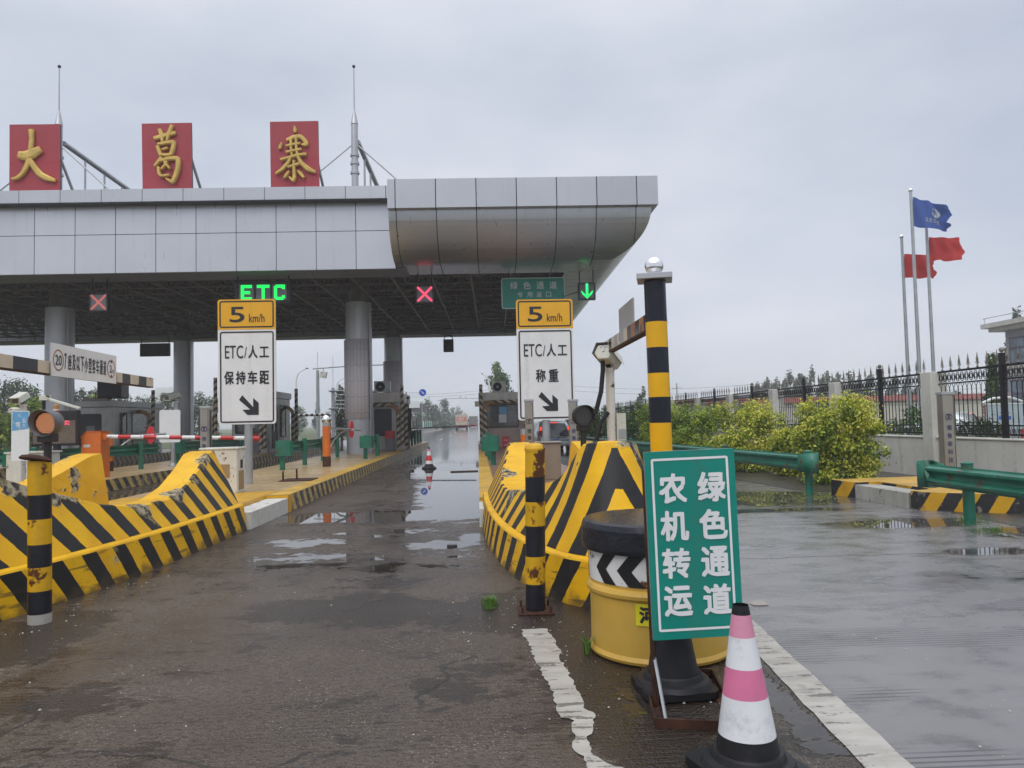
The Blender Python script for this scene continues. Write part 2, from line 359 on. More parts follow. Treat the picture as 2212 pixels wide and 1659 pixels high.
# ------------------------------------------------------------------ ground and road
def fbm(x, y, scale, oct=4, seed=0):
    r = np.random.default_rng(seed); out = np.zeros_like(x); amp = 1; tot = 0
    for o in range(oct):
        T = r.random((256, 256)); u = x*scale*2**o + 17.3*o; v = y*scale*2**o + 5.1*o
        i, j = np.floor(u).astype(int), np.floor(v).astype(int); fu, fv = u - i, v - j; fu = fu*fu*(3-2*fu); fv = fv*fv*(3-2*fv)
        g = lambda a, b: T[a % 256, b % 256]
        out += amp*((g(i, j)*(1-fu) + g(i+1, j)*fu)*(1-fv) + (g(i, j+1)*(1-fu) + g(i+1, j+1)*fu)*fv); tot += amp; amp *= .55
    return out/tot
def road_material():
    b = NB('wet_asphalt_and_concrete'); p = b.pos(); x, y, z = b.sep(p)
    w = b.attr('wet'); stn = b.attr('stain')
    flat = (.75, 1.15, 1)
    n1 = b.noise(3.2, 6, p, flat, .62); n2 = b.noise(14, 4, p, flat); agg = b.noise(95, 3, p); big = b.noise(.55, 5, p)
    vor = b.n('ShaderNodeTexVoronoi', {'Vector': p, 'Scale': 70.0}); stone = vor.outputs['Distance']
    pud = b.ss(b.mt('ADD', w, b.mt('ADD', b.mt('MULTIPLY', b.mt('SUBTRACT', n1, .5), 1.0), b.mt('MULTIPLY', b.mt('SUBTRACT', n2, .5), .42))), .50, .585)
    damp = b.ss(b.mt('ADD', w, b.mt('MULTIPLY', b.mt('SUBTRACT', n1, .5), .9)), .1, .6)
    # asphalt
    a = b.mix(b.ss(big, .3, .7), (.050, .034, .023), (.098, .073, .056))
    a = b.mix(b.ss(b.noise(34, 4, p, flat), .46, .62), a, b.mix(1.0, a, (.45, .42, .40), 'MULTIPLY'))
    a = b.mix(b.mt('MULTIPLY', b.ss(agg, .5, .66), .8), a, (.155, .13, .108))
    track = b.mt('MULTIPLY', b.ss(b.mt('ADD', b.noise(.8, 5, p, (1.5, .35, 1)), b.mt('MULTIPLY', b.mt('SUBTRACT', n2, .5), .25)), .47, .60), b.ss(b.noise(.5, 2, p), .35, .6))
    a = b.mix(b.mt('MULTIPLY', track, .75), a, b.mix(big, (.046, .034, .026), (.078, .061, .050)))
    sp = b.mt('GREATER_THAN', b.n('ShaderNodeSeparateColor', {0: vor.outputs['Color']}).outputs[0], .86)
    a = b.mix(b.mt('MULTIPLY', b.mt('MULTIPLY', sp, b.mt('LESS_THAN', stone, .36)), b.mt('MULTIPLY', b.ss(b.noise(1.3, 4, p), .35, .65), b.mt('SUBTRACT', .8, b.mt('MULTIPLY', track, .7)))), a, (.36, .33, .29))
    a = b.mix(b.mt('MULTIPLY', b.ss(b.mt('ADD', b.mt('ADD', stn, b.mt('MULTIPLY', n2, .45)), b.mt('MULTIPLY', b.mt('SUBTRACT', n1, .5), .7)), .66, .73), .85), a, (.022, .014, .010))
    # concrete lane to the right, brushed with cross grooves
    con = b.ss(b.mt('ADD', b.mt('SUBTRACT', x, b.mt('MULTIPLY', b.mt('MINIMUM', y, 8.0), .075)), b.mt('MULTIPLY', b.mt('SUBTRACT', n1, .5), .10)), 1.42, 1.46)
    c = b.mix(big, (.15, .147, .15), (.235, .228, .228)); c = b.mix(b.ss(n1, .45, .8), c, (.10, .097, .095))
    gw = b.mt('SINE', b.mt('MULTIPLY', b.mt('ADD', y, b.mt('MULTIPLY', x, .012)), 2*math.pi/.047))
    patch = b.mt('MULTIPLY', b.ss(b.noise(1.1, 3, p, (.5, 1.6, 1)), .47, .56), b.ss(y, 8.5, 5.5))
    gr = b.mt('MULTIPLY', b.ss(gw, .2, .75), patch)
    c = b.mix(b.mt('MULTIPLY', gr, .75), c, (.045, .045, .048))
    col = b.mix(con, a, c)
    # slab joints and cracks
    wav = b.mt('MULTIPLY', b.mt('SUBTRACT', b.noise(1.8, 5, p), .5), .14)
    jl = None
    for y0, k in ((7.95, .01), (10.1, -.04), (11.62, .0), (12.35, .0), (13.15, .0), (16.4, .01), (21.5, 0), (27, 0)):
        d = b.mt('ABSOLUTE', b.mt('ADD', b.mt('SUBTRACT', y, y0), b.mt('ADD', b.mt('MULTIPLY', x, k), b.mt('MULTIPLY', wav, .35 if y0 > 11 else 1.6))))
        q = b.ss(d, .022, .008); jl = q if jl is None else b.mt('MAXIMUM', jl, q)
    warp = b.n('ShaderNodeVectorMath', {0: p, 1: b.n('ShaderNodeTexNoise', {'Vector': p, 'Scale': 1.7, 'Detail': 5.0}).outputs['Color']}, operation='ADD').outputs[0]
    ck = b.n('ShaderNodeTexVoronoi', {'Vector': warp, 'Scale': .42}, feature='DISTANCE_TO_EDGE').outputs['Distance']
    ck = b.mt('MULTIPLY', b.ss(ck, .012, .004), b.ss(b.noise(.8, 2, p), .5, .56))
    ck = b.mt('MULTIPLY', ck, b.mt('SUBTRACT', 1.0, b.mt('MULTIPLY', con, .8)))
    jl = b.mt('MAXIMUM', jl, ck)
    col = b.mix(b.mt('MULTIPLY', jl, .85), col, (.012, .011, .011))
    col = b.mix(b.mt('MULTIPLY', damp, .45), col, b.mix(1.0, col, (.45, .42, .40), 'MULTIPLY'))
    col = b.mix(b.mt('MULTIPLY', pud, .6), col, (.035, .030, .027))
    rg = b.lerp(damp, .42, .22); rg = b.lerp(track, rg, .2); rg = b.lerp(con, rg, b.lerp(damp, .30, .15)); rg = b.lerp(b.ss(stn, .5, .8), rg, .3); rg = b.lerp(pud, rg, b.lerp(b.ss(y, 22, 48), .02, .13))
    h = b.mt('ADD', b.mt('MULTIPLY', agg, .5), b.mt('ADD', b.mt('MULTIPLY', stone, b.lerp(con, .8, .1)), b.mt('MULTIPLY', n2, .8)))
    h = b.mt('ADD', h, b.mt('MULTIPLY', jl, -1.2)); h = b.mt('ADD', h, b.mt('MULTIPLY', gr, -.5))
    h = b.mt('MULTIPLY', h, b.mt('SUBTRACT', 1.0, pud))
    st = b.lerp(con, b.lerp(track, .58, .16), .10)
    b.put(b.b.inputs['Normal'], b.n('ShaderNodeBump', {'Height': h, 'Strength': st, 'Distance': .012}).outputs[0])
    return b.out(col, rg)
M['road'] = road_material()
def wet_field(X, Y):
    w = .25 + .22*(fbm(X, Y*.5, .45, 4, 3) - .5)*2
    def el(cx, cy, rx, ry, a):
        nonlocal w
        d = np.sqrt(((X - cx)/rx)**2 + ((Y - cy)/ry)**2); w = np.maximum(w, a*np.clip(1.35 - d*.75, 0, 1) + .0*w)
    w = w + .55*np.clip((Y - 16)/16, 0, 1) + .17*np.clip(1 - np.abs(Y - 9.3)/2.6, 0, 1)*(np.abs(X + 1.3) < 1.6)
    el(-.40, 18.6, .95, 6.2, 1.05); el(-.9, 24.5, 1.3, 4.5, 1.0); el(-1.5, 12.5, 1.9, .75, .98); el(-.35, 12.8, .8, .9, 1.05); el(-.2, 15.4, .5, 1.6, .9)
    el(-1.9, 31, 1.2, 5, .75); el(-7.4, 19, 1.6, 9, .62); el(-14, 22, 2, 12, .6)
    el(-1.9, 8.6, 1.1, .8, .62); el(-.5, 9.4, .5, .45, .78); el(-.1, 9.9, .2, .5, .85); el(-2.2, 9.9, .8, .5, .66); el(-.9, 8.05, 1.0, .3, .6); el(-1.2, 10.6, 1.2, .5, .6)
    el(5.2, 13.6, 1.7, 1.1, 1.0); el(4.4, 11.9, 1.6, .35, .74); el(5.8, 10.1, .9, .5, .9); el(5.5, 7.9, .55, .22, .9); el(6.7, 9.0, .55, .55, .85); el(5.9, 6.6, 1.2, .22, .66)
    el(4.2, 24, 1.3, 9, .8); el(3.0, 8.6, 1.2, .35, .55); el(3.4, 6.7, 1.6, .28, .52); el(.95, 3.5, .5, .5, .42); el(1.55, 4.2, .12, 1.2, .75); el(.75, 4.05, .22, .5, .62)
    el(-3.2, 6.6, .35, 1.2, .42); el(-3.0, 9.0, .35, 1.6, .45)
    return w
def stain_field(X, Y):
    s = .55*fbm(X, Y*.9, .9, 5, 11) + .12
    def el(cx, cy, rx, ry, a):
        nonlocal s
        d = np.sqrt(((X - cx)/rx)**2 + ((Y - cy)/ry)**2); s = s + a*np.clip(1.2 - d, 0, 1)
    el(-1.45, 6.35, .55, .35, .33); el(-.35, 6.2, .7, .35, .28); el(-2.3, 4.4, .7, .25, .22); el(-.1, 4.5, .6, .8, .18); el(.75, 4.6, .45, 1.8, .38); el(.35, 6.1, .55, .6, .3)
    el(-3.3, 6.0, .4, .7, .3); el(-.95, 7.2, .35, 1.4, .12); el(6.6, 9.7, 1.6, .8, .35)
    s = s*np.clip((60 - Y)/30, .4, 1)
    return s
def road_sheet(name, xs, ys, z=0.0):
    X, Y = np.meshgrid(xs, ys); nx, ny = len(xs), len(ys); mb = MB()
    mb.v = np.column_stack([X.ravel(), Y.ravel(), np.full(X.size, z)]).tolist()
    idx = np.arange(nx*ny).reshape(ny, nx)
    q = np.stack([idx[:-1, :-1], idx[:-1, 1:], idx[1:, 1:], idx[1:, :-1]], -1).reshape(-1, 4)
    mb.f = [tuple(a) for a in q.tolist()]; mb.mat('road'); mb.mi = [0]*len(mb.f); mb.sm = [False]*len(mb.f)
    mb.at = {'wet': wet_field(X, Y).ravel(), 'stain': stain_field(X, Y).ravel()}
    return struct(mb.build(name, recalc=False))
road_sheet('road', np.concatenate([np.arange(-24, -4.01, .5), np.arange(-4, 2.41, .1), np.arange(2.5, 8.6, .2)]), np.concatenate([np.arange(-6, 2.9, .5), np.arange(3, 14, .1), np.arange(14, 62.1, .35)]))
road_sheet('far_road', np.arange(-13, 3.6, 1.5), np.array([62.1, 80, 110, 160, 240, 360, 520]))
def earth(name, ca, cb, cc, s=.6):
    b = NB(name); p = b.pos(); n = b.noise(s, 6, p); m = b.noise(s*14, 4, p)
    c = b.mix(b.ss(n, .35, .65), ca, cb); c = b.mix(b.ss(m, .5, .75), c, cc); b.bump(b.mt('ADD', m, n), .5, .05); return b.out(c, .85 if s < 1.1 else .35)
M['earth'] = earth('field_grass', (.06, .085, .03), (.10, .12, .045), (.12, .10, .06), .15)
M['soil'] = earth('wet_verge_soil', (.035, .03, .026), (.06, .05, .042), (.10, .09, .075), 1.2)
M['lawn'] = earth('yard_lawn', (.05, .08, .025), (.13, .15, .04), (.07, .10, .03), .7)
M['yard'] = paint('wet_yard_paving', (.30, .29, .28), .3, var=.15, scale=.5, damt=.3, streak=False)
g = MB(); g.poly([(-1500, -300, -.03), (1500, -300, -.03), (1500, 3000, -.03), (-1500, 3000, -.03)], 'earth'); struct(g.build('ground', recalc=False))
g = MB(); g.poly([(6.35, 15.0, .006), (8.2, 12.2, .006), (10.5, 11.0, .006), (10.5, 60, .006), (5.3, 60, .006), (5.5, 30, .006), (6.1, 18, .006)], 'soil'); struct(g.build('verge', recalc=False))
g = MB(); g.poly([(6.75, 3, .004), (10.5, 3, .004), (10.5, 12.0, .004), (8.0, 12.0, .004), (7.0, 11.0, .004)], 'soil'); struct(g.build('near_verge', recalc=False))
g = MB(); g.poly([(10.6, -5, .02), (60, -5, .02), (60, 30, .02), (10.6, 30, .02)], 'lawn'); struct(g.build('lawn', recalc=False))
g = MB(); g.poly([(10.6, 30, .02), (70, 30, .02), (70, 46, .02), (10.6, 46, .02)], 'yard'); struct(g.build('yard', recalc=False))
# painted road markings: chipped edges
def ragged(pts, step=.05, amp=.02, seed=1):
    r = random.Random(seed); out = []
    for i, p in enumerate(pts):
        q = pts[(i+1) % len(pts)]; L = math.hypot(q[0]-p[0], q[1]-p[1]); n = max(1, int(L/step))
        for k in range(n):
            t = k/n; o = r.uniform(-amp, amp) if k else 0
            nx, ny = (q[1]-p[1])/max(L, 1e-6), -(q[0]-p[0])/max(L, 1e-6)
            out.append((p[0] + (q[0]-p[0])*t + nx*o, p[1] + (q[1]-p[1])*t + ny*o))
    return out
def marking_mat():
    b = NB('worn_road_paint'); p = b.pos(); n = b.noise(6, 6, p, (.5, 1.6, 1)); k = b.noise(45, 3, p)
    c = b.mix(b.ss(n, .3, .75), (.46, .44, .40), (.32, .30, .265)); c = b.mix(b.ss(b.noise(3, 6, p), .62, .72), c, (.25, .23, .2))
    ck = b.n('ShaderNodeTexVoronoi', {'Vector': p, 'Scale': 6.0}, feature='DISTANCE_TO_EDGE').outputs['Distance']
    c = b.mix(b.mt('MULTIPLY', b.ss(b.mt('ADD', b.noise(9, 6, p, (.4, 1.8, 1)), b.mt('MULTIPLY', k, .25)), .70, .76), .8), c, (.09, .08, .07)); b.bump(b.mt('ADD', n, b.mt('MULTIPLY', k, .4)), .25, .01); return b.out(c, .42)
M['marking'] = marking_mat()
P_ = [(1125, 1361), (1182, 1359), (1201, 1390), (1212, 1405), (1208, 1420), (1240, 1475), (1258, 1510), (1260, 1530), (1282, 1540), (1281, 1580), (1268, 1600), (1280, 1632), (1310, 1650), (1345, 1659), (1420, 1760), (1300, 1760), (1268, 1650), (1236, 1610), (1243, 1597), (1235, 1575), (1241, 1558), (1212, 1552), (1195, 1500), (1170, 1452), (1150, 1412), (1142, 1392), (1130, 1372)]
g = MB(); g.poly([(x, y, .004) for x, y in ragged([tuple(gnd(*q)[:2]) for q in P_], .03, .012, 4)], 'marking'); o = g.build('road_marking', recalc=False); struct(o)
lp = [(1.46, 1.2), (1.665, 1.2), (1.814, 3.19), (1.985, 5.5), (2.05, 6.4), (1.85, 6.4), (1.785, 5.4), (1.70, 4.4), (1.608, 3.2)]
g = MB(); g.poly([(x, y, .0045) for x, y in ragged(lp, .11, .006, 9)], 'marking'); struct(g.build('lane_line', recalc=False))
g = MB()
for i in range(9): g.box(-3.4, -3.28, 66 + i*22, 72 + i*22, .002, .006, 'marking')
struct(g.build('lane_dashes'))

# ------------------------------------------------------------------ traffic islands
def paving(name, ca, cb, joint, sx, sy):
    b = NB(name); p = b.pos(); k = b.n('ShaderNodeTexBrick', {'Vector': p, 'Color1': c4(ca), 'Color2': c4(cb), 'Mortar': c4(joint), 'Scale': 1.0, 'Mortar Size': .012, 'Brick Width': sx, 'Row Height': sy})
    n = b.noise(1.2, 6, p); c = b.mix(b.ss(n, .4, .75), k.outputs['Color'], sc(ca, .55)); c = b.mix(b.mt('MULTIPLY', b.ss(b.noise(5, 5, p), .55, .75), .6), c, (.12, .105, .08))
    b.bump(b.mt('ADD', k.outputs['Fac'], b.mt('MULTIPLY', b.noise(30, 3, p), -.5)), .3, .008); return b.out(c, b.lerp(n, .18, .5))
M['tan'] = paving('tan_paving', (.56, .40, .19), (.47, .325, .16), (.16, .11, .07), .6, .3)
M['redbrick'] = paving('red_brick_paving', (.30, .165, .11), (.26, .14, .10), (.11, .08, .06), .6, .4)
def island(poly, z, top, side, bands=(), name='traffic_island'):
    mb = MB(); mb.prism(poly, lambda a, b, t: (a, b, z*t - .02*(1-t)), top, side)
    for q, m in bands: mb.poly([(a, b, z + .004) for a, b in q], m)
    return struct(mb.build(name, bevel=.02))
Z_I = .30
island([(-6.3, 11.3), (-3.72, 11.3), (-3.72, 13.45), (-3.33, 13.5), (-3.28, 50), (-6.3, 50)], Z_I, 'tan', 'kerb',
       [([(-3.7, 13.48), (-3.34, 13.52), (-3.29, 46), (-3.5, 46)], 'yellowworn'), ([(-6.28, 11.32), (-3.74, 11.32), (-3.74, 13.46), (-3.75, 14.4), (-6.28, 13.6)], 'yellow')])
g = MB(); g.box(-3.73, -3.716, 11.3, 13.45, 0, .302, 'yellow'); g.box(-3.716, -3.335, 13.43, 13.452, 0, .302, 'yellow'); g.box(-3.34, -3.322, 13.45, 13.62, 0, .302, 'yellow'); struct(g.build('kerb_paint'))
island([(.0, 12.0), (2.3, 12.0), (2.3, 50), (.02, 50)], Z_I, 'redbrick', 'yellowworn', [([(.0, 12.02), (.30, 12.02), (.28, 46), (.02, 46)], 'yellowworn')])
island([(-11.6, 12), (-9.05, 12), (-9.05, 50), (-11.6, 50)], Z_I, 'tan', 'kerb')
island([(-18.7, 12), (-16, 12), (-16, 50), (-18.7, 50)], Z_I, 'tan', 'kerb')
a_, b_, c_ = gnd(1795, 1068), gnd(1997, 1103), gnd(2199, 1111)
island([(a_.x, a_.y), (a_.x+.12, a_.y-.75), (a_.x+.55, a_.y-.7), (b_.x+.42, b_.y+.42), (b_.x-.03, b_.y+.32), (b_.x, b_.y), (c_.x, c_.y), (9.1, 10.9), (8.6, 14.2)], .28, 'yellowworn', 'kerbnew', name='yellow_kerb_island')
# flat white boxes over the weighing sensors
M['boxgrey'] = paint('rust_streaked_grey_box', (.40, .40, .36), .55, var=.2, dirt=(.20, .13, .08), damt=.8, rust=.15)
def sensor_box(label, pts, z, m='cabwhite'):
    mb = MB(); mb.prism(pts, lambda a, b, t: (a, b, z*t), m); o = mb.build('sensor_box', bevel=.012); tag(o, label, 'sensor box', 'low white boxes beside the kerbs'); return o
sensor_box('long low white box in the kerb notch beside the left lane', [(-3.7, 11.32), (-3.36, 11.34), (-3.33, 13.42), (-3.7, 13.42)], .25)
sensor_box('rust streaked low grey box in front of the yellow kerb at right', [(a_.x+.1, a_.y-.72), (a_.x+.5, a_.y-.74), (b_.x+.34, b_.y+.40), (b_.x-.06, b_.y+.34)], .24, 'boxgrey')
sensor_box('short low white box at the foot of the right island kerb', [(-.0, 10.9), (.3, 10.9), (.3, 11.9), (.0, 11.9)], .26)

# ------------------------------------------------------------------ crash barriers at the island ends
def crash_material():
    b = NB('peeling_hazard_stripes'); p = b.pos(); st = b.attr('phase'); pl = b.attr('plain'); wear = b.attr('wear')
    ph = b.mt('ADD', st, b.mt('MULTIPLY', b.mt('SUBTRACT', b.noise(7, 4, p), .5), .035))
    fr = b.mt('FRACT', b.mt('DIVIDE', ph, .46)); msk = b.mt('MULTIPLY', b.mt('GREATER_THAN', fr, .52), b.mt('LESS_THAN', pl, .5))
    n = b.noise(3, 5, p); y_ = b.mix(b.ss(n, .3, .75), (.82, .47, .008), (.70, .37, .008)); k_ = b.mix(n, (.012, .012, .013), (.03, .03, .032)); c = b.mix(msk, y_, k_)
    f = b.mt('ADD', b.mt('MULTIPLY', b.noise(1.9, 5, p, rough=.5), .86), b.mt('MULTIPLY', b.noise(13, 4, p), .14)); f = b.mt('ADD', f, b.mt('MULTIPLY', wear, .20))
    pe = b.ss(f, .722, .729); ed = b.mt('MULTIPLY', b.ss(f, .694, .722), b.mt('SUBTRACT', 1.0, pe))
    un = b.mix(b.ss(b.noise(11, 5, p), .42, .58), (.045, .042, .04), b.mix(b.noise(4, 3, p), (.30, .26, .2), (.50, .42, .26)))
    c = b.mix(b.mt('MULTIPLY', ed, .35), c, (.70, .56, .25)); c = b.mix(pe, c, un)
    ck = b.n('ShaderNodeTexVoronoi', {'Vector': p, 'Scale': 5.0}, feature='DISTANCE_TO_EDGE').outputs['Distance']
    cm = b.mt('MULTIPLY', b.ss(ck, .010, .003), b.ss(b.mt('ADD', b.noise(2.3, 3, p), b.mt('MULTIPLY', wear, .2)), .66, .72)); c = b.mix(b.mt('MULTIPLY', cm, .85), c, (.05, .035, .015))
    zz = b.sep(p)[2]; c = b.mix(b.mt('MULTIPLY', b.mt('MULTIPLY', b.ss(b.noise(2.6, 5, p, (.7, .7, 7)), .56, .66), b.ss(zz, .40, .30)), .65), c, (.03, .028, .026)); c = b.mix(b.mt('MULTIPLY', b.ss(b.mt('SUBTRACT', b.noise(6, 5, p), b.mt('MULTIPLY', zz, 3.0)), .15, .55), .7), c, (.07, .05, .03))
    b.bump(b.mt('ADD', b.mt('MULTIPLY', b.mt('ADD', pe, cm), -1.0), b.mt('ADD', b.mt('MULTIPLY', ed, .5), b.mt('MULTIPLY', b.noise(18, 4, p), .25))), .55, .02)
    b.b.inputs['Specular IOR Level'].default_value = .22
    return b.out(c, b.lerp(pe, .42, .85))
M['crash'] = crash_material()
def crash_barrier(label, cx, tip, HW, prof):
    """boat shaped concrete nose: two wings that meet at the tip, dip and rise again"""
    L = 6.3; t = thing('crash_barrier', label, 'crash barrier', (cx, tip, 0), 0, 'crash barriers at the island ends')
    N = 72; ang = [math.pi*(i/N - .5) for i in range(N+1)]         # -90..90: left wing end round the tip to the right wing end
    base = [(HW*math.copysign(abs(math.sin(a))**.8, a), L - L*max(0, math.cos(a))**.8) for a in ang]
    s = [0]
    for i in range(N): s.append(s[-1] + math.dist(base[i], base[i+1]))
    mid = s[N//2]
    def top(d): return float(np.interp(d, [q[0] for q in prof], [q[1] for q in prof]))
    # resample densely along the outline
    ds = np.linspace(0, s[-1], 150); bx = np.interp(ds, s, [q[0] for q in base]); by = np.interp(ds, s, [q[1] for q in base])
    rows = []; ph = []; pln = []; wr = []
    for i, d in enumerate(ds):
        tx, ty = -bx[i], max(by[i], 1.25) - by[i]; l = math.hypot(tx, ty); nx, ny = tx/l, ty/l; lim = l*.97    # inward
        a = abs(d - mid); h = top(by[i]); bat = .34*(h - .38)/.75
        def P(o, z): o = min(o, lim); return (bx[i] + nx*o, by[i] + ny*o, z)
        # outer plinth, flat ledge, battered wall, flat top, inner face
        row = [P(0, -.02), P(.045, .355), P(.055, .372), P(.118, .388)]
        for k in range(7): row.append(P(.12 + bat*k/6, .39 + (h - .39)*k/6))
        row += [P(.15 + bat, h + .012), P(.46 + bat, h + .006), P(.64 + bat, -.02)]
        rows.append(row)
        for q, (px, py, pz) in enumerate(row):
            ph.append(a + .66*pz + .05); pln.append(1.0 if q in (2, 3, 11, 12, 13) else 0.0)
            wr.append((max(0, 1 - abs(pz - h)/.30) if q < 12 else .35) if q > 3 else (.3 if q in (1, 2, 3) else 0))
    n = len(rows[0]); strips = [(0, 1), (1, 2), (2, 3), (4, 5, 6, 7, 8, 9, 10), (10, 11), (11, 12), (12, 13)]
    mb = MB(); vs, fs, sm, at1, at2, at3 = [], [], [], [], [], []
    for st in strips:
        o0 = len(vs); k = len(st)
        for i, r_ in enumerate(rows):
            for q in st: vs.append(r_[q]); at1.append(ph[i*n + q]); at2.append(1.0 if st in ((1, 2), (2, 3), (11, 12), (12, 13)) else 0.0); at3.append(wr[i*n + q])
        fs += [(o0 + i*k + j, o0 + i*k + j + 1, o0 + (i+1)*k + j + 1, o0 + (i+1)*k + j) for i in range(len(rows)-1) for j in range(k-1)]
    nf = len(fs)
    for r_ in (rows[0], rows[-1]): o0 = len(vs); vs += r_; at1 += [0.0]*n; at2 += [1.0]*n; at3 += [.3]*n; fs.append(tuple(range(o0, o0 + n)))
    mb.v = vs; mb.f = fs; mb.mat('crash'); mb.mi = [0]*len(fs); mb.sm = [True]*nf + [False]*2; mb.at = {'phase': at1, 'plain': at2, 'wear': at3}
    o = mb.build('wall', t, local=True)
    return t
crash_barrier('peeling yellow and black striped concrete nose left of the near lane', -4.85, 5.0, 1.45, [(0, 1.34), (1.0, 1.33), (1.5, 1.22), (2.1, .98), (2.9, .74), (3.5, .655), (4.2, .66), (4.8, .76), (5.5, .96), (6.0, 1.13), (6.3, 1.16)])
crash_barrier('striped concrete nose with chevron tip behind the yellow drum', 1.17, 5.95, 1.15, [(0, 1.30), (.3, 1.27), (.65, 1.13), (1.25, .92), (2.2, .75), (3.4, .65), (4.2, .66), (4.8, .76), (5.5, .96), (6.0, 1.12), (6.3, 1.15)])

# ------------------------------------------------------------------ toll canopy
def seam_mat(name, base, x0, dx, zl, yy=False, w=.022):
    """metal cladding with dark open joints on a grid; object coordinates"""
    b = NB(name); p = b.pos(True); x, y, z = b.sep(p); u = y if yy else x
    fx = b.mt('ABSOLUTE', b.mt('SUBTRACT', b.mt('FRACT', b.mt('ADD', b.mt('DIVIDE', b.mt('SUBTRACT', u, x0), dx), .5)), .5)); j = b.mt('LESS_THAN', fx, w/dx/2)
    for q in zl: j = b.mt('MAXIMUM', j, b.mt('LESS_THAN', b.mt('ABSOLUTE', b.mt('SUBTRACT', z, q)), w/2))
    pid = b.mt('FLOOR', b.mt('DIVIDE', b.mt('SUBTRACT', u, x0), dx)); rnd = b.n('ShaderNodeTexWhiteNoise', {'W': pid}, noise_dimensions='1D').outputs[0]
    n = b.noise(.9, 4, p); st = b.noise(5, 5, p, (1, 1, .05))
    c = b.mix(b.mt('ADD', b.mt('MULTIPLY', rnd, .4), b.mt('MULTIPLY', n, .6)), sc(base, .86), sc(base, 1.1)); c = b.mix(b.mt('MULTIPLY', b.ss(st, .54, .78), .22), c, sc(base, .55))
    c = b.mix(j, c, (.012, .012, .014)); b.bump(b.mt('ADD', b.mt('MULTIPLY', n, .6), b.mt('MULTIPLY', rnd, .1)), .06, .05)
    return b.out(c, b.lerp(j, b.mt('ADD', .22, b.mt('MULTIPLY', st, .16)), .9), b.lerp(j, .72, 0.0))
ALU = (.57, .58, .62)
M['fascia'] = seam_mat('fascia_panels', ALU, -4.09, 1.37, (8.21,))
M['band'] = seam_mat('fascia_band', sc(ALU, .9), -4.35, 1.37, (), w=.02)
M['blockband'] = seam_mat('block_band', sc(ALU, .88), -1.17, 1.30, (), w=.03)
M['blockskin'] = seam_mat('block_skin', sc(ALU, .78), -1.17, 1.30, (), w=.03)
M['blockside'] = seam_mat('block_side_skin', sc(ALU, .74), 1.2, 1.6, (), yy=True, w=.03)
CAN = thing('toll_canopy', 'long grey metal toll station roof on round columns', 'canopy', (0, 26, 0), -.02)
def loc(p): # world -> canopy local
    return CAN_M @ Vector(p)
CAN_M = (Matrix.Translation((0, 26, 0)) @ Matrix.Rotation(-.02, 4, 'Z')).inverted()
mb = MB(); mb.box(-34, -2.74, 0, .12, 6.88, 9.3, 'fascia'); mb.build('fascia', CAN, True)
mb = MB(); mb.box(-34, -2.76, -.45, .3, 9.22, 9.65, 'band'); mb.box(-34, -2.76, -.44, .1, 9.19, 9.222, 'navysteel'); mb.build('parapet_band', CAN, True)
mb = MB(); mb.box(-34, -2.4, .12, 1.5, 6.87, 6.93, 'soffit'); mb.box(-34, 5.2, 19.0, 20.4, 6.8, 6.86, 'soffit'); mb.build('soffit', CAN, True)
mb = MB(); mb.box(-34, 5.2, 20.3, 20.5, 6.78, 9.4, 'fascia'); mb.box(-34, 5.3, 20.5, 20.8, 9.0, 9.6, 'band'); mb.build('rear_fascia', CAN, True)
mb = MB(); mb.box(-34, 4.6, .12, 20.3, 8.75, 8.9, 'deck'); mb.build('roof_deck', CAN, True)
# the thicker end block: its belly sweeps under at the front and at the right
def sweep(prof, mf, ms, xl=-2.72, xr=6.02, yf=-2.0, yb=20.6):
    vs = []; 
    for ins, z in prof: vs.append([(xl, yf + ins, z), (xr - ins*.84, yf + ins, z), (xr - ins*.84, yb, z)])
    mb = MB()
    for a, b in zip(vs[:-1], vs[1:]):
        mb.add([a[0], a[1], b[1], b[0]], [(0, 1, 2, 3)], mf, False); mb.add([a[1], a[2], b[2], b[1]], [(0, 1, 2, 3)], ms, False)
    k = [v[0] for v in vs]; mb.add(k + [(xl, 3, prof[-1][1]), (xl, 3, prof[0][1])], [tuple(range(len(k) + 2))], 'soffit')
    k = [v[2] for v in vs]; mb.add(k + [(0, yb, prof[-1][1]), (0, yb, prof[0][1])], [tuple(range(len(k) + 2))], 'soffit')
    return mb
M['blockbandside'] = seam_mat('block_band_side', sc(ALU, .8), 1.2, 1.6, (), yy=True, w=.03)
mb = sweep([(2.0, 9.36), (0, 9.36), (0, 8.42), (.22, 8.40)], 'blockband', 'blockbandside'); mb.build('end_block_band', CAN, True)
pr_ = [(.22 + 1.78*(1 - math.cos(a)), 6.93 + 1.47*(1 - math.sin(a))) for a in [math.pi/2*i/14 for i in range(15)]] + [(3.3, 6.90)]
mb = sweep(pr_, 'blockskin', 'blockside'); mb.sm = [len(f) == 4 for f in mb.f]; o = mb.build('end_block_belly', CAN, True); bb = bmesh.new(); bb.from_mesh(o.data); bmesh.ops.remove_doubles(bb, verts=bb.verts, dist=1e-4); [setattr(e_, 'smooth', False) for e_ in bb.edges if len(e_.link_faces) == 2 and e_.calc_face_angle(0) > .5]; bb.to_mesh(o.data); bb.free()
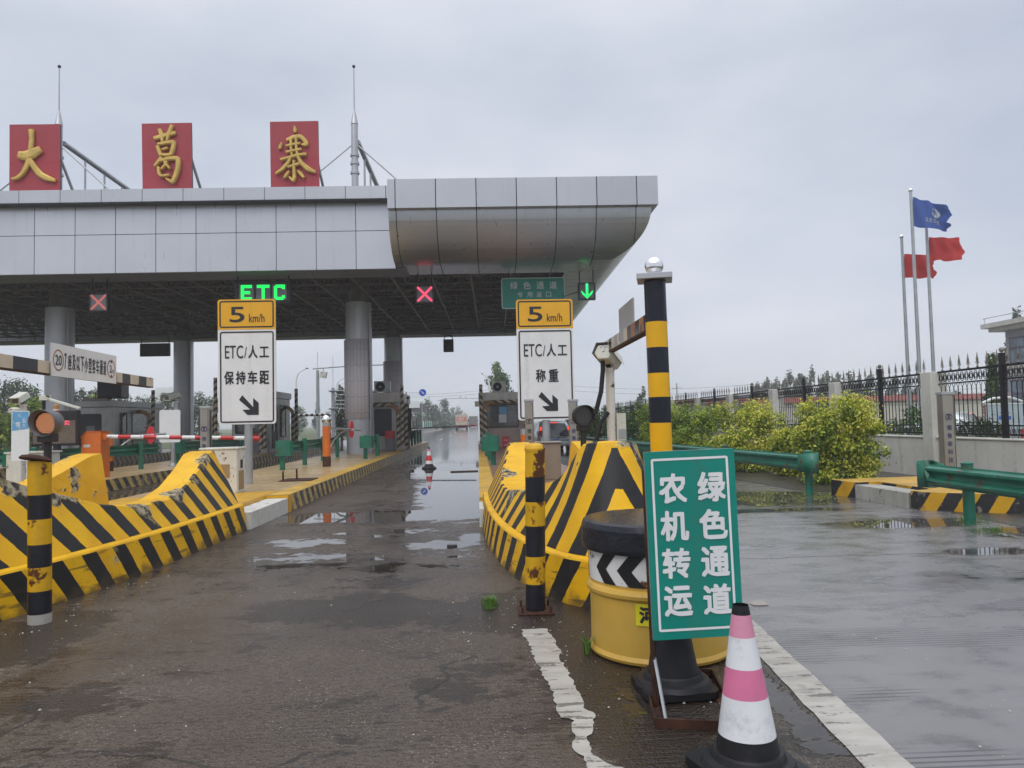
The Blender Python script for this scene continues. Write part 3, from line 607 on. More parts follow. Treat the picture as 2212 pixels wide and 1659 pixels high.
# space frame: two grids and diagonals
mb = MB(); g = 1.5; x0, y0 = -33.2, 1.1; nx, ny = 25, 12
def bar(a, b, r): mb.tube([a, b], r, 'girder', 5, False)
for j in range(ny + 1): bar((x0, y0 + j*g, 7.12), (x0 + nx*g, y0 + j*g, 7.12), .05)
for i in range(nx + 1): bar((x0 + i*g, y0, 7.05), (x0 + i*g, y0 + ny*g, 7.05), .052)
for j in range(ny): bar((x0 + g/2, y0 + g/2 + j*g, 8.35), (x0 + nx*g - g/2, y0 + g/2 + j*g, 8.35), .04)
for i in range(nx): bar((x0 + g/2 + i*g, y0 + g/2, 8.35), (x0 + g/2 + i*g, y0 + ny*g - g/2, 8.35), .04)
for i in range(nx):
    for j in range(ny):
        c = (x0 + g/2 + i*g, y0 + g/2 + j*g, 8.35)
        for dx in (0, 1):
            for dy in (0, 1): bar((x0 + (i+dx)*g, y0 + (j+dy)*g, 7.1), c, .03)
mb.build('space_frame', CAN, True, recalc=False)
def column(x, y, base):
    mb = MB(); r = .545; pr = [(r, base)]
    z = base
    for zz in (2.15, 3.55, 4.95, 6.35): pr += [(r, zz - .012), (r - .02, zz - .012), (r - .02, zz + .012), (r, zz + .012)]
    pr += [(r, 6.62), (.40, 6.63), (.38, 7.6)]
    p = loc((x, y, 0)); mb.lathe(pr, ['alu']*(len(pr) - 3) + ['girder']*2, (p.x, p.y, 0), 32); mb.cyl((p.x + .5, p.y - .3, base), (p.x + .5, p.y - .3, 6.6), .03, 'steel', n=6)
    return mb.build('column', CAN, True)
COLS = [(-17.35, 32.2), (-4.93, 31.9), (-17.2, 45.1), (-4.92, 45.0)]
for x, y in COLS: column(x, y, .28)
def mast(x, y, back, ytop=16.65):
    p = loc((x, y, 0)); mb = MB()
    mb.lathe([(.15, 8.8), (.145, 14.15), (.16, 14.2), (.05, 14.75), (.032, 14.8), (.022, ytop)], 'alu', (p.x, p.y, 0), 14)
    for z in (12.05, 12.45, 12.8): mb.lathe([(.19, z), (.19, z + .10)], 'alu', (p.x, p.y, 0), 14)
    mb.sphere((p.x, p.y, ytop + .04), .07, 'dark', 10)
    o = mb.build('mast', CAN, True)
    st = MB(); top = Vector((p.x + .1, p.y + .2, 13.5)); e = Vector((p.x + .1, p.y + back, 13.0)); st.tube([top, e], .11, 'steel', 8)
    for i in range(1, 8):
        q = top.lerp(e, i/8); st.tube([q, (q.x, q.y, 9.0)], .045, 'steel', 6)
    st.build('mast_stay', o, True)
    st = MB()
    for sx in (-4.5, 4.2): st.tube([(p.x, p.y, 13.4), (p.x + sx, p.y - .3, 9.5)], .03, 'steel', 6)
    st.tube([(p.x + 2.2, p.y - .2, 11.2), (p.x + 2.2, p.y - .2, 9.3)], .02, 'steel', 5)
    st.build('mast_cable', o, True)
mast(at(127, 300, 31.6).x, 31.6, 13.4); mast(at(766, 300, 31.6).x, 31.6, 13.4)
# loose cladding wrapped round two columns
def cladding(label, x, y, z0, z1, a0, a1, seed):
    mb = MB(); n = 22; r = .60; vs = []
    for z in (z0, z1):
        for i in range(n+1):
            a = R_(a0 + (a1 - a0)*i/n); rr = r + .012*math.cos(i*math.pi*.9); vs.append((x + rr*math.cos(a), y + rr*math.sin(a), z))
    vs += [(x + (v[0]-x)*.95, y + (v[1]-y)*.95, v[2]) for v in vs]; k = 2*(n+1)
    fs = [(i, i+1, n+2+i, n+1+i) for i in range(n)] + [(k+i, k+i+1, k+n+2+i, k+n+1+i) for i in range(n)] + [(i, i+1, k+i+1, k+i) for i in range(n)] + [(n+1+i, n+2+i, k+n+2+i, k+n+1+i) for i in range(n)] + [(0, n+1, k+n+1, k), (n, 2*n+1, k+2*n+1, k+n)]
    mb.add(vs, fs, 'clad', True); o = mb.build('column_cladding'); return tag(o, label, 'cladding sheet', 'cladding sheets on the columns')
b = NB('ribbed_cladding'); p = b.pos(); x, y, z = b.sep(p)
w = b.mt('FRACT', b.mt('DIVIDE', b.mt('ADD', z, b.mt('MULTIPLY', b.mt('SINE', b.mt('MULTIPLY', x, 18)), .03)), .66)); rib = b.mt('LESS_THAN', w, .035); v = b.mt('LESS_THAN', b.mt('FRACT', b.mt('DIVIDE', x, .145)), .10)
M['clad'] = b.out(b.mix(b.mt('MULTIPLY', b.mt('MAXIMUM', rib, v), .75), b.mix(b.noise(2, 4, p), (.70, .66, .71), (.80, .76, .80)), (.40, .37, .41)), .5)
cladding('pinkish white ribbed sheet wrapped around the front column beside the near lane', -4.93, 31.9, 1.75, 5.05, 190, 318, 1)
cladding('shaded ribbed sheet wrapped around the rear column behind the booth', -4.92, 45.0, 2.0, 5.2, 190, 320, 2)

# ------------------------------------------------------------------ red name boards on the roof edge
def stroke(mb, pts, fn, m, d=.10):
    """a brush stroke: (x, y, width) points -> raised, bevelled polygon"""
    P = [Vector((q[0], q[1])) for q in pts]; w = [q[2] for q in pts]
    Q = []; Wd = []
    for i in range(len(P) - 1):
        for k in range(5):
            t = k/5; Q.append(P[i].lerp(P[i+1], t)); Wd.append(w[i] + (w[i+1] - w[i])*t)
    Q.append(P[-1]); Wd.append(w[-1])
    for _ in range(2):
        Q = [Q[0]] + [(Q[i-1] + Q[i]*2 + Q[i+1])/4 for i in range(1, len(Q)-1)] + [Q[-1]]
    L, Rr = [], []
    for i, q in enumerate(Q):
        t = (Q[min(i+1, len(Q)-1)] - Q[max(i-1, 0)]).normalized(); n = Vector((-t.y, t.x)); L.append(q + n*Wd[i]/2); Rr.append(q - n*Wd[i]/2)
    k = len(Q); vs = []
    for ins, dd in ((1, 0), (1, .7), (.55, 1)):
        for a, b in ((L, 1), (Rr, 1)):
            for i in range(k): c = Q[i]; v = c + (a[i] - c)*ins; vs.append(fn(v.x, v.y, dd*d))
    fs = []
    for lv in range(2):
        o = lv*2*k
        for side in (0, k):
            fs += [(o + side + i, o + side + i + 1, o + 2*k + side + i + 1, o + 2*k + side + i) for i in range(k-1)]
        for e in (0, k-1): fs.append((o + e, o + k + e, o + 3*k + e, o + 2*k + e))
    o = 4*k; fs += [(o + i, o + i + 1, o + k + i + 1, o + k + i) for i in range(k-1)]
    mb.add(vs, fs, m, False)
CH = {  # strokes on a 100 x 140 board, measured from its upper left corner
 'da': [[(45, 12, 11), (46, 30, 9), (44, 52, 9), (43, 62, 12)], [(20, 62, 14), (33, 65, 19), (48, 60, 20), (64, 51, 13)], [(42, 70, 11), (37, 85, 10), (28, 100, 8), (18, 108, 7), (8, 110, 5)], [(42, 72, 10), (50, 85, 11), (63, 102, 12), (76, 109, 12), (93, 114, 6)]],
 'ge': [[(26, 33, 8), (45, 28, 9), (70, 22, 8)], [(37, 14, 7), (42, 26, 9), (43, 40, 5)], [(63, 6, 7), (57, 22, 9), (52, 38, 5)],
        [(33, 48, 7), (36, 58, 8), (40, 69, 8)], [(34, 45, 6), (52, 42, 8), (67, 41, 9), (64, 55, 9), (60, 67, 8)], [(43, 56, 5), (54, 53, 5)], [(41, 67, 7), (52, 68, 7), (61, 66, 7)],
        [(42, 72, 8), (36, 80, 8), (27, 90, 4)], [(38, 79, 7), (56, 75, 8), (75, 75, 10), (74, 95, 10), (68, 113, 9), (62, 124, 9), (50, 116, 4)],
        [(47, 80, 6), (51, 88, 6), (58, 96, 5)], [(53, 81, 5), (47, 90, 5), (41, 97, 4)], [(35, 92, 6), (36, 105, 7), (40, 111, 6), (57, 109, 5)]],
 'zhai': [[(52, 12, 4), (53, 20, 8), (53, 25, 5)], [(25, 45, 4), (22, 53, 8), (21, 58, 6)], [(35, 40, 6), (50, 34, 9), (64, 33, 9), (73, 42, 9), (77, 50, 9), (66, 50, 4)],
          [(44, 36, 6), (44, 55, 6), (46, 72, 6)], [(55, 34, 6), (55, 55, 6), (57, 72, 6)], [(34, 52, 5), (50, 49, 6), (64, 47, 5)], [(34, 65, 6), (50, 62, 6), (66, 59, 5)],
          [(22, 80, 6), (40, 76, 7), (58, 71, 7), (76, 70, 7)], [(44, 74, 7), (38, 87, 8), (27, 99, 8), (12, 108, 4)], [(58, 74, 7), (65, 88, 9), (78, 100, 11), (94, 107, 5)],
          [(37, 96, 6), (50, 92, 7), (62, 89, 6)], [(50, 82, 6), (50, 100, 7), (51, 116, 8), (48, 124, 7), (40, 116, 4)], [(40, 104, 5), (34, 112, 8), (29, 118, 4)], [(58, 104, 5), (64, 110, 8), (70, 118, 5)]]}
def name_board(label, tl, tr, bl, key, word):
    Y = 26.35; A, B, C_ = at(*tl, Y), at(*tr, Y), at(*bl, Y); w = (B - A).length; h = (A - C_).length; ux = (B - A).normalized(); uz = (A - C_).normalized()
    t = thing('name_board', label, 'sign', C_, 0, 'red name boards on the canopy'); n = Vector((0, -1, 0))
    ux = Vector((ux.x, 0, ux.z)).normalized(); uz = Vector((uz.x, 0, uz.z)).normalized()
    mb = MB(); P = lambda a, b, d: Vector((0, 0, 0)) + ux*a + uz*b + n*d
    mb.prism([(0, -.35), (w, -.35), (w, h), (0, h)], lambda a, b, s: P(a, b, s*.09 - .09), 'red', 'navysteel')
    mb.box(0, w, -.004, -.001, h*.46, h*.465, 'flagred'); mb.build('board', t, True)
    for sx in (.12, .88):
        mb = MB(); mb.tube([P(w*sx, h*.7, -.1), P(w*sx + .25, -.4, -1.4)], .05, 'steel', 6); mb.build('strut', t, True)
    mb = MB(); k = w/100
    for i, s in enumerate(CH[key]): stroke(mb, [(x*k, h - y*h/140, q*k*1.0) for x, y, q in s], lambda a, b, d: P(a, b, .02 + d*(1 + .045*i)), 'gold')
    o = mb.build('golden_character', t, True, recalc=True); return t
name_board('leftmost red board, golden character of four strokes', (20.5, 269), (130, 268), (20, 421), 'da', '')
name_board('middle red board, tall golden character', (306, 267), (413, 265), (308, 414), 'ge', '')
name_board('red board nearest the bare mast, golden many-stroked character', (583, 263), (687, 261), (585, 411), 'zhai', '')

# ------------------------------------------------------------------ signals and signs hung below the canopy
def led_grid(mb, rows, cx, y, cz, pitch, r, m, alt=None):
    n = len(rows)
    for j, row in enumerate(rows):
        for i, ch in enumerate(row):
            if ch in '#+':
                x = cx + (i - (len(row)-1)/2)*pitch; z = cz + ((n-1)/2 - j)*pitch; mm = m if ch == '#' or not alt else alt
                mb.box(x - r, x + r, y - .012, y, z - r, z + r, mm)
def hang(t, x0, x1, y, z, ztop, par=True):
    for k, x in enumerate((x0, x1)):
        mb = MB(); mb.tube([(x, y, z), (x, y, ztop)], .022, 'dark', 6); mb.build('hanger', t)
def cross(n):
    return [''.join('#' if min(abs(i - j), abs(i - (n-1-j))) <= 1 and (i + j) % 1 == 0 else '.' for i in range(n)) for j in range(n)]
def lane_signal(label, px, py, kind, Y=27.0, size=.62):
    c = at(px, py, Y); t = thing('lane_signal', label, 'lane signal', c, 0, 'lane signals under the canopy'); h = size/2
    mb = MB(); mb.box(c.x-h, c.x+h, Y, Y+.18, c.z-h, c.z+h, 'dark'); ring(mb, c.x-h, c.x+h, c.z-h, c.z+h, .01, .05, Y-.02, 'frame', 2); mb.build('housing', t, bevel=.006)
    mb = MB(); mb.box(c.x-h+.05, c.x+h-.05, Y-.012, Y-.004, c.z-h+.05, c.z+h-.05, 'soffit'); mb.build('panel', t)
    mb = MB()
    if kind == 'cross': led_grid(mb, cross(15), c.x, Y-.014, c.z, .036, .013, 'led_red')
    elif kind == 'dim': led_grid(mb, cross(15), c.x, Y-.014, c.z, .036, .011, 'led_dimred')
    else:
        rows = ['......#+#......']*8 + ['.#....###....#.', '.##...+##...+#.', '..##..###..##..', '..+##.#+#.##+..', '...+#######+...', '....##+####....', '.....#####.....', '......###......', '.......+.......']
        led_grid(mb, rows, c.x, Y-.014, c.z, .033, .0135, 'led_green', 'led_cyan')
    mb.build('lamp_dots', t); hang(t, c.x-h+.06, c.x+h-.06, Y+.09, c.z+h, 7.1)
    if kind == 'arrow':
        mb = MB(); mb.tube([(c.x-h, Y+.1, c.z), (c.x-h-.5, Y+.2, c.z-.15), (c.x-h-1.0, Y+.4, c.z+1.1)], .02, 'dark', 6); mb.build('cable', t)
lane_signal('dim red cross signal over the third lane at left', 213, 653, 'dim')
lane_signal('bright red cross signal hung over the near lane', 917.5, 635.5, 'cross')
lane_signal('green down arrow signal beside the hanging green sign', 1268, 629, 'arrow')
Y = 27.0; c = at(567, 632, Y); t = thing('electronic_sign', 'dark electronic sign spelling ETC in green lights', 'electronic sign', c)
mb = MB(); mb.box(c.x-.98, c.x+.98, Y, Y+.2, c.z-.38, c.z+.40, 'dark'); mb.build('housing', t, bevel=.01)
ETC = {'E': ['#######', '#######', '##.....', '##.....', '######.', '######.', '##.....', '##.....', '#######', '#######'], 'T': ['########', '########', '...##...', '...##...', '...##...', '...##...', '...##...', '...##...', '...##...', '...##...'], 'C': ['.######', '#######', '##...##', '##.....', '##.....', '##.....', '##.....', '##...##', '#######', '.#####.']}
for k, (ch, dx) in enumerate((('E', -.56), ('T', 0.03), ('C', .60))):
    mb = MB(); mb.box(c.x+dx-.25, c.x+dx+.25, Y-.012, Y-.004, c.z-.27, c.z+.28, 'soffit'); mb.build('panel', t)
    mb = MB(); rows = []
    for r in ETC[ch]: rows += [''.join(q*2 for q in r)]*2
    led_grid(mb, rows, c.x+dx, Y-.014, c.z, .0275, .0112, 'led_green'); mb.build('letter', t)
hang(t, c.x-.9, c.x+.9, Y+.1, c.z+.4, 7.1)
A, B, C_ = at(1082, 600, 27.2), at(1220, 597, 27.2), at(1083, 668, 27.2); w = B.x - A.x; h = A.z - C_.z
t = thing('lane_sign', 'hanging green lane sign with white Chinese characters behind the speed sign', 'sign', (A.x, 27.2, C_.z))
q = MB(); q.prism(rrect(0, w, 0, h, .1), lambda a, b, s: (a, .04*(1-s), b), 'signgreen_far', 'steel'); q.build('plate', t, True)
q = MB(); ring(q, .015, w-.015, .015, h-.015, .09, .025, -.004, 'inkgrey'); q.build('border', t, True)
q = MB()
for i, ch in enumerate('绿色通道'): q.text(ch, (w*(.20 + .205*i), -.006, h*.745), X3, Z3, .27, .27, 'inkgrey', .012)
for i, ch in enumerate('专用道口'): q.text(ch, (w*(.295 + .148*i), -.006, h*.45), X3, Z3, .19, .19, 'inkgrey', .01)
q.build('lettering', t, True); hang(t, A.x + .3, B.x - .3, 27.26, A.z, 7.1)
# boxes hung at the far edge
def hung_box(name, label, cat, p0, p1, Y, horn=False):
    a, b_ = at(*p0, Y), at(*p1, Y); t = thing(name, label, cat, (a.x, Y, b_.z)); mb = MB(); mb.box(a.x, b_.x, Y, Y+.18, b_.z, a.z, 'dark'); mb.build('housing', t, bevel=.01)
    hang(t, a.x + .06, b_.x - .06, Y + .1, a.z, 7.0)
    if horn:
        for s in (-1, 1):
            mb = MB(); cx = (a.x + b_.x)/2; mb.lathe([(.05, 0), (.07, .1), (.16, .22)], 'dark', (0, 0, 0), 12); mb.v = [(cx + s*v[2]*.9 - s*.0, Y + .1 + v[1], a.z + .25 + v[0]) for v in mb.v]; mb.build('horn', t)
hung_box('electronic_sign', 'unlit wide display hung at the far edge over the third lane', 'electronic sign', (302, 742), (366, 769), 45.5)
hung_box('lane_signal', 'small dark signal box with horn speakers at the far edge', 'lane signal', (957.5, 733), (980, 760), 45.5, True)

# ------------------------------------------------------------------ speed limit signs on posts
def speed_sign(label, tl, tr, br, post_x, Y, second, tilt):
    A, B, C_ = at(*tl, Y), at(*tr, Y), at(*br, Y); w = B.x - A.x; h = A.z - C_.z
    t = thing('speed_sign', label, 'sign', (at(post_x, 900, Y).x, Y, Z_I), 0, 'speed signs on posts'); ox = A.x - t.location.x; oz = C_.z - Z_I
    mb = MB(); mb.cyl((0, .09, 0), (0, .09, oz + h*.9), .085, 'steel', n=18); mb.build('post', t, True)
    lean = lambda a, b, y: Vector((ox + a*(1 + .010*(b/h - 1)*tilt), y - .03*b/h, oz + b))
    mb = MB(); mb.prism(rrect(0, w, 0, h, .06), lambda a, b, s: lean(a, b, .03*(1-s) - .0), 'signwhite', 'alu'); p = mb.build('plate', t, True)
    mb = MB(); y1 = h*.757; pts = [q for q in rrect(0, w, y1 - .2, h, .06) if q[1] > y1] ; pts = [(w, y1)] + pts + [(0, y1)]; mb.poly([lean(a, b, -.003) for a, b in pts], 'signyellow'); mb.build('amber_panel', p, True)
    mb = MB(); f = lambda a, b: lean(a, b, -.006)
    ring(mb, .037, w-.037, h*.772, h-.03, .055, .03, 0, 'ink', fn=f); ring(mb, .042, w-.04, .035, h*.742, .055, .03, 0, 'ink', fn=f); mb.build('border', p, True)
    mb = MB(); T = lambda s, u, v, ww, hh, b=.0: mb.text(s, lean(u*w, v*h, -.007), X3, Vector((0, -.0115, 1)).normalized(), ww*w, hh*h, 'ink', b)
    T('5', .335, .878, .26, .125, .012); mb.build('speed_number', p, True); mb = MB(); T('km/h', .675, .848, .27, .068, .008); mb.build('unit_wording', p, True); mb = MB()
    T('ETC', .28, .578, .315, .105, .004); T('/', .478, .573, .045, .088, .004); T('人', .605, .578, .165, .105, .018); T('工', .80, .575, .165, .085, .018); mb.build('wording', p, True); mb = MB()
    if second == 4:
        for i, ch in enumerate('保持车距'): T(ch, .19 + .203*i, .372, .168, .107, .018)
    else:
        for i, ch in enumerate('称重'): T(ch, .41 + .225*i, .367, .175, .107, .018)
    mb.build('wording', p, True); mb = MB()
    K = [(.362, .199), (.415, .229), (.602, .131), (.610, .206), (.705, .166), (.705, .077), (.508, .077), (.418, .115), (.545, .115)]
    K = [(.36, .195), (.418, .232), (.605, .135), (.605, .208), (.70, .168), (.70, .073), (.505, .073), (.42, .114), (.552, .117)]
    mb.poly([lean(a*w, b*h, -.007) for a, b in K], 'ink'); mb.build('arrow', p, True)
speed_sign('amber and white speed sign with four Chinese characters above the arrow', (471, 648), (596, 645), (592, 915), 534, 16.2, 4, 1)
speed_sign('amber and white speed sign in front of the hanging green sign', (1114, 648), (1236, 645), (1236, 906), 1180, 16.4, 2, 0)

# ------------------------------------------------------------------ bollards and the height bar post
def banded(mb, p0, p1, r, edges, mats, n=18, rr=None):
    p0, p1 = Vector(p0), Vector(p1)
    for k in range(len(edges)-1): mb.cyl(p0.lerp(p1, edges[k]), p0.lerp(p1, edges[k+1]), r, mats[k % len(mats)] if not isinstance(mats, tuple) else mats[k], n=n, caps=(k in (0, len(edges)-2)))
def gface(p, ux, w, a, b, d): return p + ux*a
t = thing('bollard', 'yellow and black bollard with bent rusty cap at the left edge', 'bollard', gnd(86, 1345), 0, 'striped steel bollards')
mb = MB(); banded(mb, (0, 0, 0), (-.012, 0, 1.27), .084, [0, .06, .2, .345, .485, .64, .79, 1], ('concrete', 'bandk', 'bandy', 'bandk', 'bandy', 'bandk', 'bandy'), 22); mb.build('post', t, True)
mb = MB(); rt = Matrix.Rotation(R_(7), 4, 'Y') @ Matrix.Rotation(R_(-10), 4, 'X'); mb.lathe([(.0, 0), (.11, .0), (.118, .012), (.10, .032), (.05, .045), (0, .045)], 'rust', (0, 0, 0), 18)
mb.v = [tuple(rt @ Vector(v) + Vector((-.035, -.02, 1.272))) for v in mb.v]; mb.build('cap', t, True)
t = thing('bollard', 'dented yellow and black bollard on a bolted base plate before the right nose', 'bollard', gnd(1157, 1320), 0, 'striped steel bollards')
mb = MB(); top = (.025, 0, 1.27); banded(mb, (0, 0, .012), top, .079, [0, .165, .335, .525, .675, .83, 1], ('bandk', 'bandy', 'bandk', 'bandy', 'bandk', 'bandy'), 22); mb.build('post', t, True)
mb = MB(); mb.lathe([(.083, 0), (.083, .02), (.07, .045), (.04, .06), (0, .065)], 'bandy', (.024, 0, 1.262), 20); mb.build('cap', t, True)
mb = MB(); mb.box(-.14, .14, -.14, .14, 0, .014, 'rust')
for x in (-.11, .11):
    for y in (-.11, .11): mb.cyl((x, y, .012), (x, y, .06), .011, 'rust', n=6)
mb.build('base_plate', t, True, bevel=.003)
Y = 7.3; b0 = at(1440, 1240, Y); tp = at(1414, 607, Y); xb = tp.x + (b0.x - tp.x)*.9
t = thing('height_bar_post', 'tall glossy yellow and black post topped by a polished steel ball', 'post', (b0.x, Y, 0), 0)
top = Vector((tp.x - b0.x, 0, tp.z)); ed = [0, .1, .22, .325, .435, .545, .655, .77, 1]
e = [0] + [ (at(1430, q, Y).z/tp.z) for q in (1180, 1075, 968 , 914, 858, 806, 750, 694)] + [1]; e = [0, .12, .3, .43, .52, .605, .69, .775, .865, 1]
zz = [(EYE + (904 - q)*Y/FPX)/tp.z for q in (914, 858, 806, 750, 694)]; e = [0, zz[0] - .2, zz[0] - .1] + zz + [1]
mb = MB(); banded(mb, (0, 0, 0), top, .106, e, ('filmy', 'filmk', 'filmy', 'filmk', 'filmy', 'filmk', 'filmy', 'filmk'), 26); mb.build('post', t, True)
mb = MB(); rz = Matrix.Rotation(R_(-14), 4, 'Z'); mb.box(-.17, .17, -.17, .17, 0, .055, 'alu', rz, (0, 0, 0)); mb.v = [tuple(Vector(v) + top) for v in mb.v]; mb.build('cap_plate', t, True, bevel=.004)
mb = MB(); mb.sphere(top + Vector((0, 0, .148)), .092, 'chrome', 32); mb.cyl(top + Vector((0, 0, .05)), top + Vector((0, 0, .07)), .035, 'chrome', n=14); mb.build('ball', t, True)
# its arm swung open along the lane, a plate clamped on it
A = Vector((at(1402, 690, Y).x - b0.x + .05, .05, 2.46)); en = at(1306, 757, 11.0); en = Vector((en.x - b0.x, en.y - Y, 2.52)); d = (en - A).normalized(); nrm = Vector((d.y, -d.x, 0)).normalized()
mb = MB(); seq = ['filmk', 'film_o', 'filmk', 'film_o', 'bandk', 'film_w', 'alu', 'film_w', 'alu', 'film_w', 'bandk', 'film_w', 'bandk', 'film_w']; k = len(seq); L = (en - A).length
for i, m in enumerate(seq):
    a, b_ = A.lerp(en, i/k), A.lerp(en, (i+1)/k); h = .085; wd = .045
    vs = [p + nrm*s*wd + Z3*q*h for p in (a, b_) for s in (-1, 1) for q in (-1, 1)]
    mb.add(vs, [(0, 1, 3, 2), (4, 6, 7, 5), (0, 4, 5, 1), (2, 3, 7, 6), (0, 2, 6, 4), (1, 5, 7, 3)], m)
    mb.add([p + nrm*s*(wd + .001) + Z3*(-h - .001 + q*.02) for p in (a, b_) for s in (-1, 1) for q in (0, 1)], [(0, 1, 3, 2), (0, 4, 5, 1), (2, 3, 7, 6), (4, 6, 7, 5), (0, 2, 6, 4)], 'rust')
mb.build('arm', t, True, recalc=False)
mb = MB(); a, b_ = A.lerp(en, .40), A.lerp(en, .70)
for dz in (0,): mb.prism([(0, -.04), ((b_-a).length, -.04), ((b_-a).length, .45), (0, .45)], lambda u, v, s: a + d*u + Z3*v + nrm*(.055 + .02*s), 'alu', 'stainless')
mb.build('arm_plate', t, True)
mb = MB(); mb.box(-.02, .14, -.03, .03, 0, .05, 'chrome'); mb.v = [tuple(A + d*.25 + nrm*.06 + Vector(v)) for v in mb.v]; mb.build('clamp', t, True)

# ------------------------------------------------------------------ left height bar with the small-car lane sign
P0, P1 = at(-75, 733, 8.3), at(325, 790, 13.6); zc = 2.32; P0 = Vector((P0.x, P0.y, zc)); P1 = Vector((P1.x, P1.y, zc)); d = (P1 - P0).normalized(); n_ = Vector((d.y, -d.x, 0))
if n_.x < 0: n_ = -n_
t = thing('height_bar', 'navy and cream banded height bar swung open over the left island', 'height bar', (P0.x - 1.0, P0.y - 2.2, 0))
mb = MB(); L = (P1 - P0).length; xs = [-2.6, -.6, .0, .62, 1.18] ; xs = [at(q, 760, 1) for q in ()] or [-2.4, -1.6, -.8, .0]
def along(px):   # distance along the bar that shows at picture column px
    r = ray(px, 760); den = r[0]*d.y - r[1]*d.x; return (P0.x*0 + (r[1]*P0.x - r[0]*P0.y))/den if abs(den) > 1e-9 else 0
ed = [-2.5, -1.6, -.8, along(-30), along(10), along(19), along(40.6), along(72), along(99), along(240), along(257), along(275), along(293), along(310), L]
ed = sorted(ed); seq = ['filmk', 'film_w']*8; seq = ['film_w', 'bandk', 'film_w', 'bandk', 'film_w', 'bandk', 'bandk', 'film_w', 'bandk', 'film_w', 'bandk', 'film_w', 'bandk', 'film_w'][:len(ed)-1]
ed = [-2.5, -1.6, -.8, along(10), along(19), along(40), along(72), along(99), along(257), along(275), along(293), along(310), L]
ed = [-2.5, -1.7, -.9] + [along(q) for q in (19, 73, 130, 180)] + [along(466*.155), 0]; 
px = [-2.4, along(18.7), along(72.5), along(129), along(180), along(257), along(466), L]
cols = [19, 73, 130, 257.5]; ed = [-2.6, -1.9, along(-40), along(19*.98), along(73), along(130), along(240), along(257.6), along(275), along(293.5), along(310), L]
seq = ['film_w', 'bandk', 'film_w', 'bandk', 'film_w', 'bandk', 'film_w', 'bandk', 'film_w', 'bandk', 'film_w']
for i in range(len(ed)-1):
    a, b_ = P0 + d*ed[i], P0 + d*ed[i+1]; h = .085; wd = .05
    vs = [p + n_*s*wd + Z3*q*h for p in (a, b_) for s in (-1, 1) for q in (-1, 1)]
    mb.add(vs, [(0, 1, 3, 2), (4, 6, 7, 5), (0, 4, 5, 1), (2, 3, 7, 6), (0, 2, 6, 4), (1, 5, 7, 3)], seq[i])
    mb.add([p + n_*s*(wd + .002) + Z3*(-h - .003 + q*.018) for p in (a, b_) for s in (-1, 1) for q in (0, 1)], [(0, 1, 3, 2), (0, 4, 5, 1), (2, 3, 7, 6), (4, 6, 7, 5), (0, 2, 6, 4)], 'rust')
mb.build('bar', t, recalc=False)
pp = P0 + d*-2.45; mb = MB(); banded(mb, (pp.x, pp.y, 0), (pp.x, pp.y, 2.9), .106, [i/8 for i in range(9)], ['filmy', 'filmk']); mb.build('post', t)
s0, s1 = along(97.5), along(240.5); a = P0 + d*s0 + n_*.056; w = s1 - s0; zb, zt = zc - .10, zc + .33
t = thing('lane_sign', 'long white sign with small-car wording clamped on the banded height bar', 'sign', (a.x, a.y, zb)); h = zt - zb
F = lambda u, v, o: Vector((0, 0, 0)) + d*u + Z3*v + n_*o
mb = MB(); mb.prism([(0, 0), (w, 0), (w, h), (0, h)], lambda u, v, s: F(u, v, .02*s), 'signwhite', 'alu'); mb.build('plate', t, True)
for cx, s in ((.092, '20'), (.905, '2m')):
    q = MB(); k = 30; ro, ri = h*.33, h*.285; o = [F(w*cx + ro*math.cos(2*math.pi*i/k), h*.5 + ro*math.sin(2*math.pi*i/k), .023) for i in range(k)]; ii = [F(w*cx + ri*math.cos(2*math.pi*i/k), h*.5 + ri*math.sin(2*math.pi*i/k), .023) for i in range(k)]
    q.add(o + ii, [(i, (i+1) % k, k + (i+1) % k, k + i) for i in range(k)], 'film_o'); q.build('ring', t, True)
    q = MB()
    if s == '20': q.text('20', F(w*cx, h*.5, .024), d, Z3, h*.40, h*.32, 'ink', .008)
    else:
        q.text('2', F(w*(cx-.012), h*.5, .024), d, Z3, h*.17, h*.27, 'ink', .01); q.text('m', F(w*(cx+.026), h*.42, .024), d, Z3, h*.15, h*.12, 'ink')
        for sg in (-1, 1): q.poly([F(w*cx - h*.08, h*.5 + sg*h*.28, .024), F(w*cx + h*.08, h*.5 + sg*h*.28, .024), F(w*cx, h*.5 + sg*h*.19, .024)], 'ink')
    q.build('symbol', t, True)
q = MB()
for i, ch in enumerate('7座及以下小型客车通道'): q.text(ch, F(w*(.185 + .0605*i), h*.5, .024), d, Z3, w*(.050 if i else .026), h*.50, 'ink', .008)
q.build('wording', t, True)

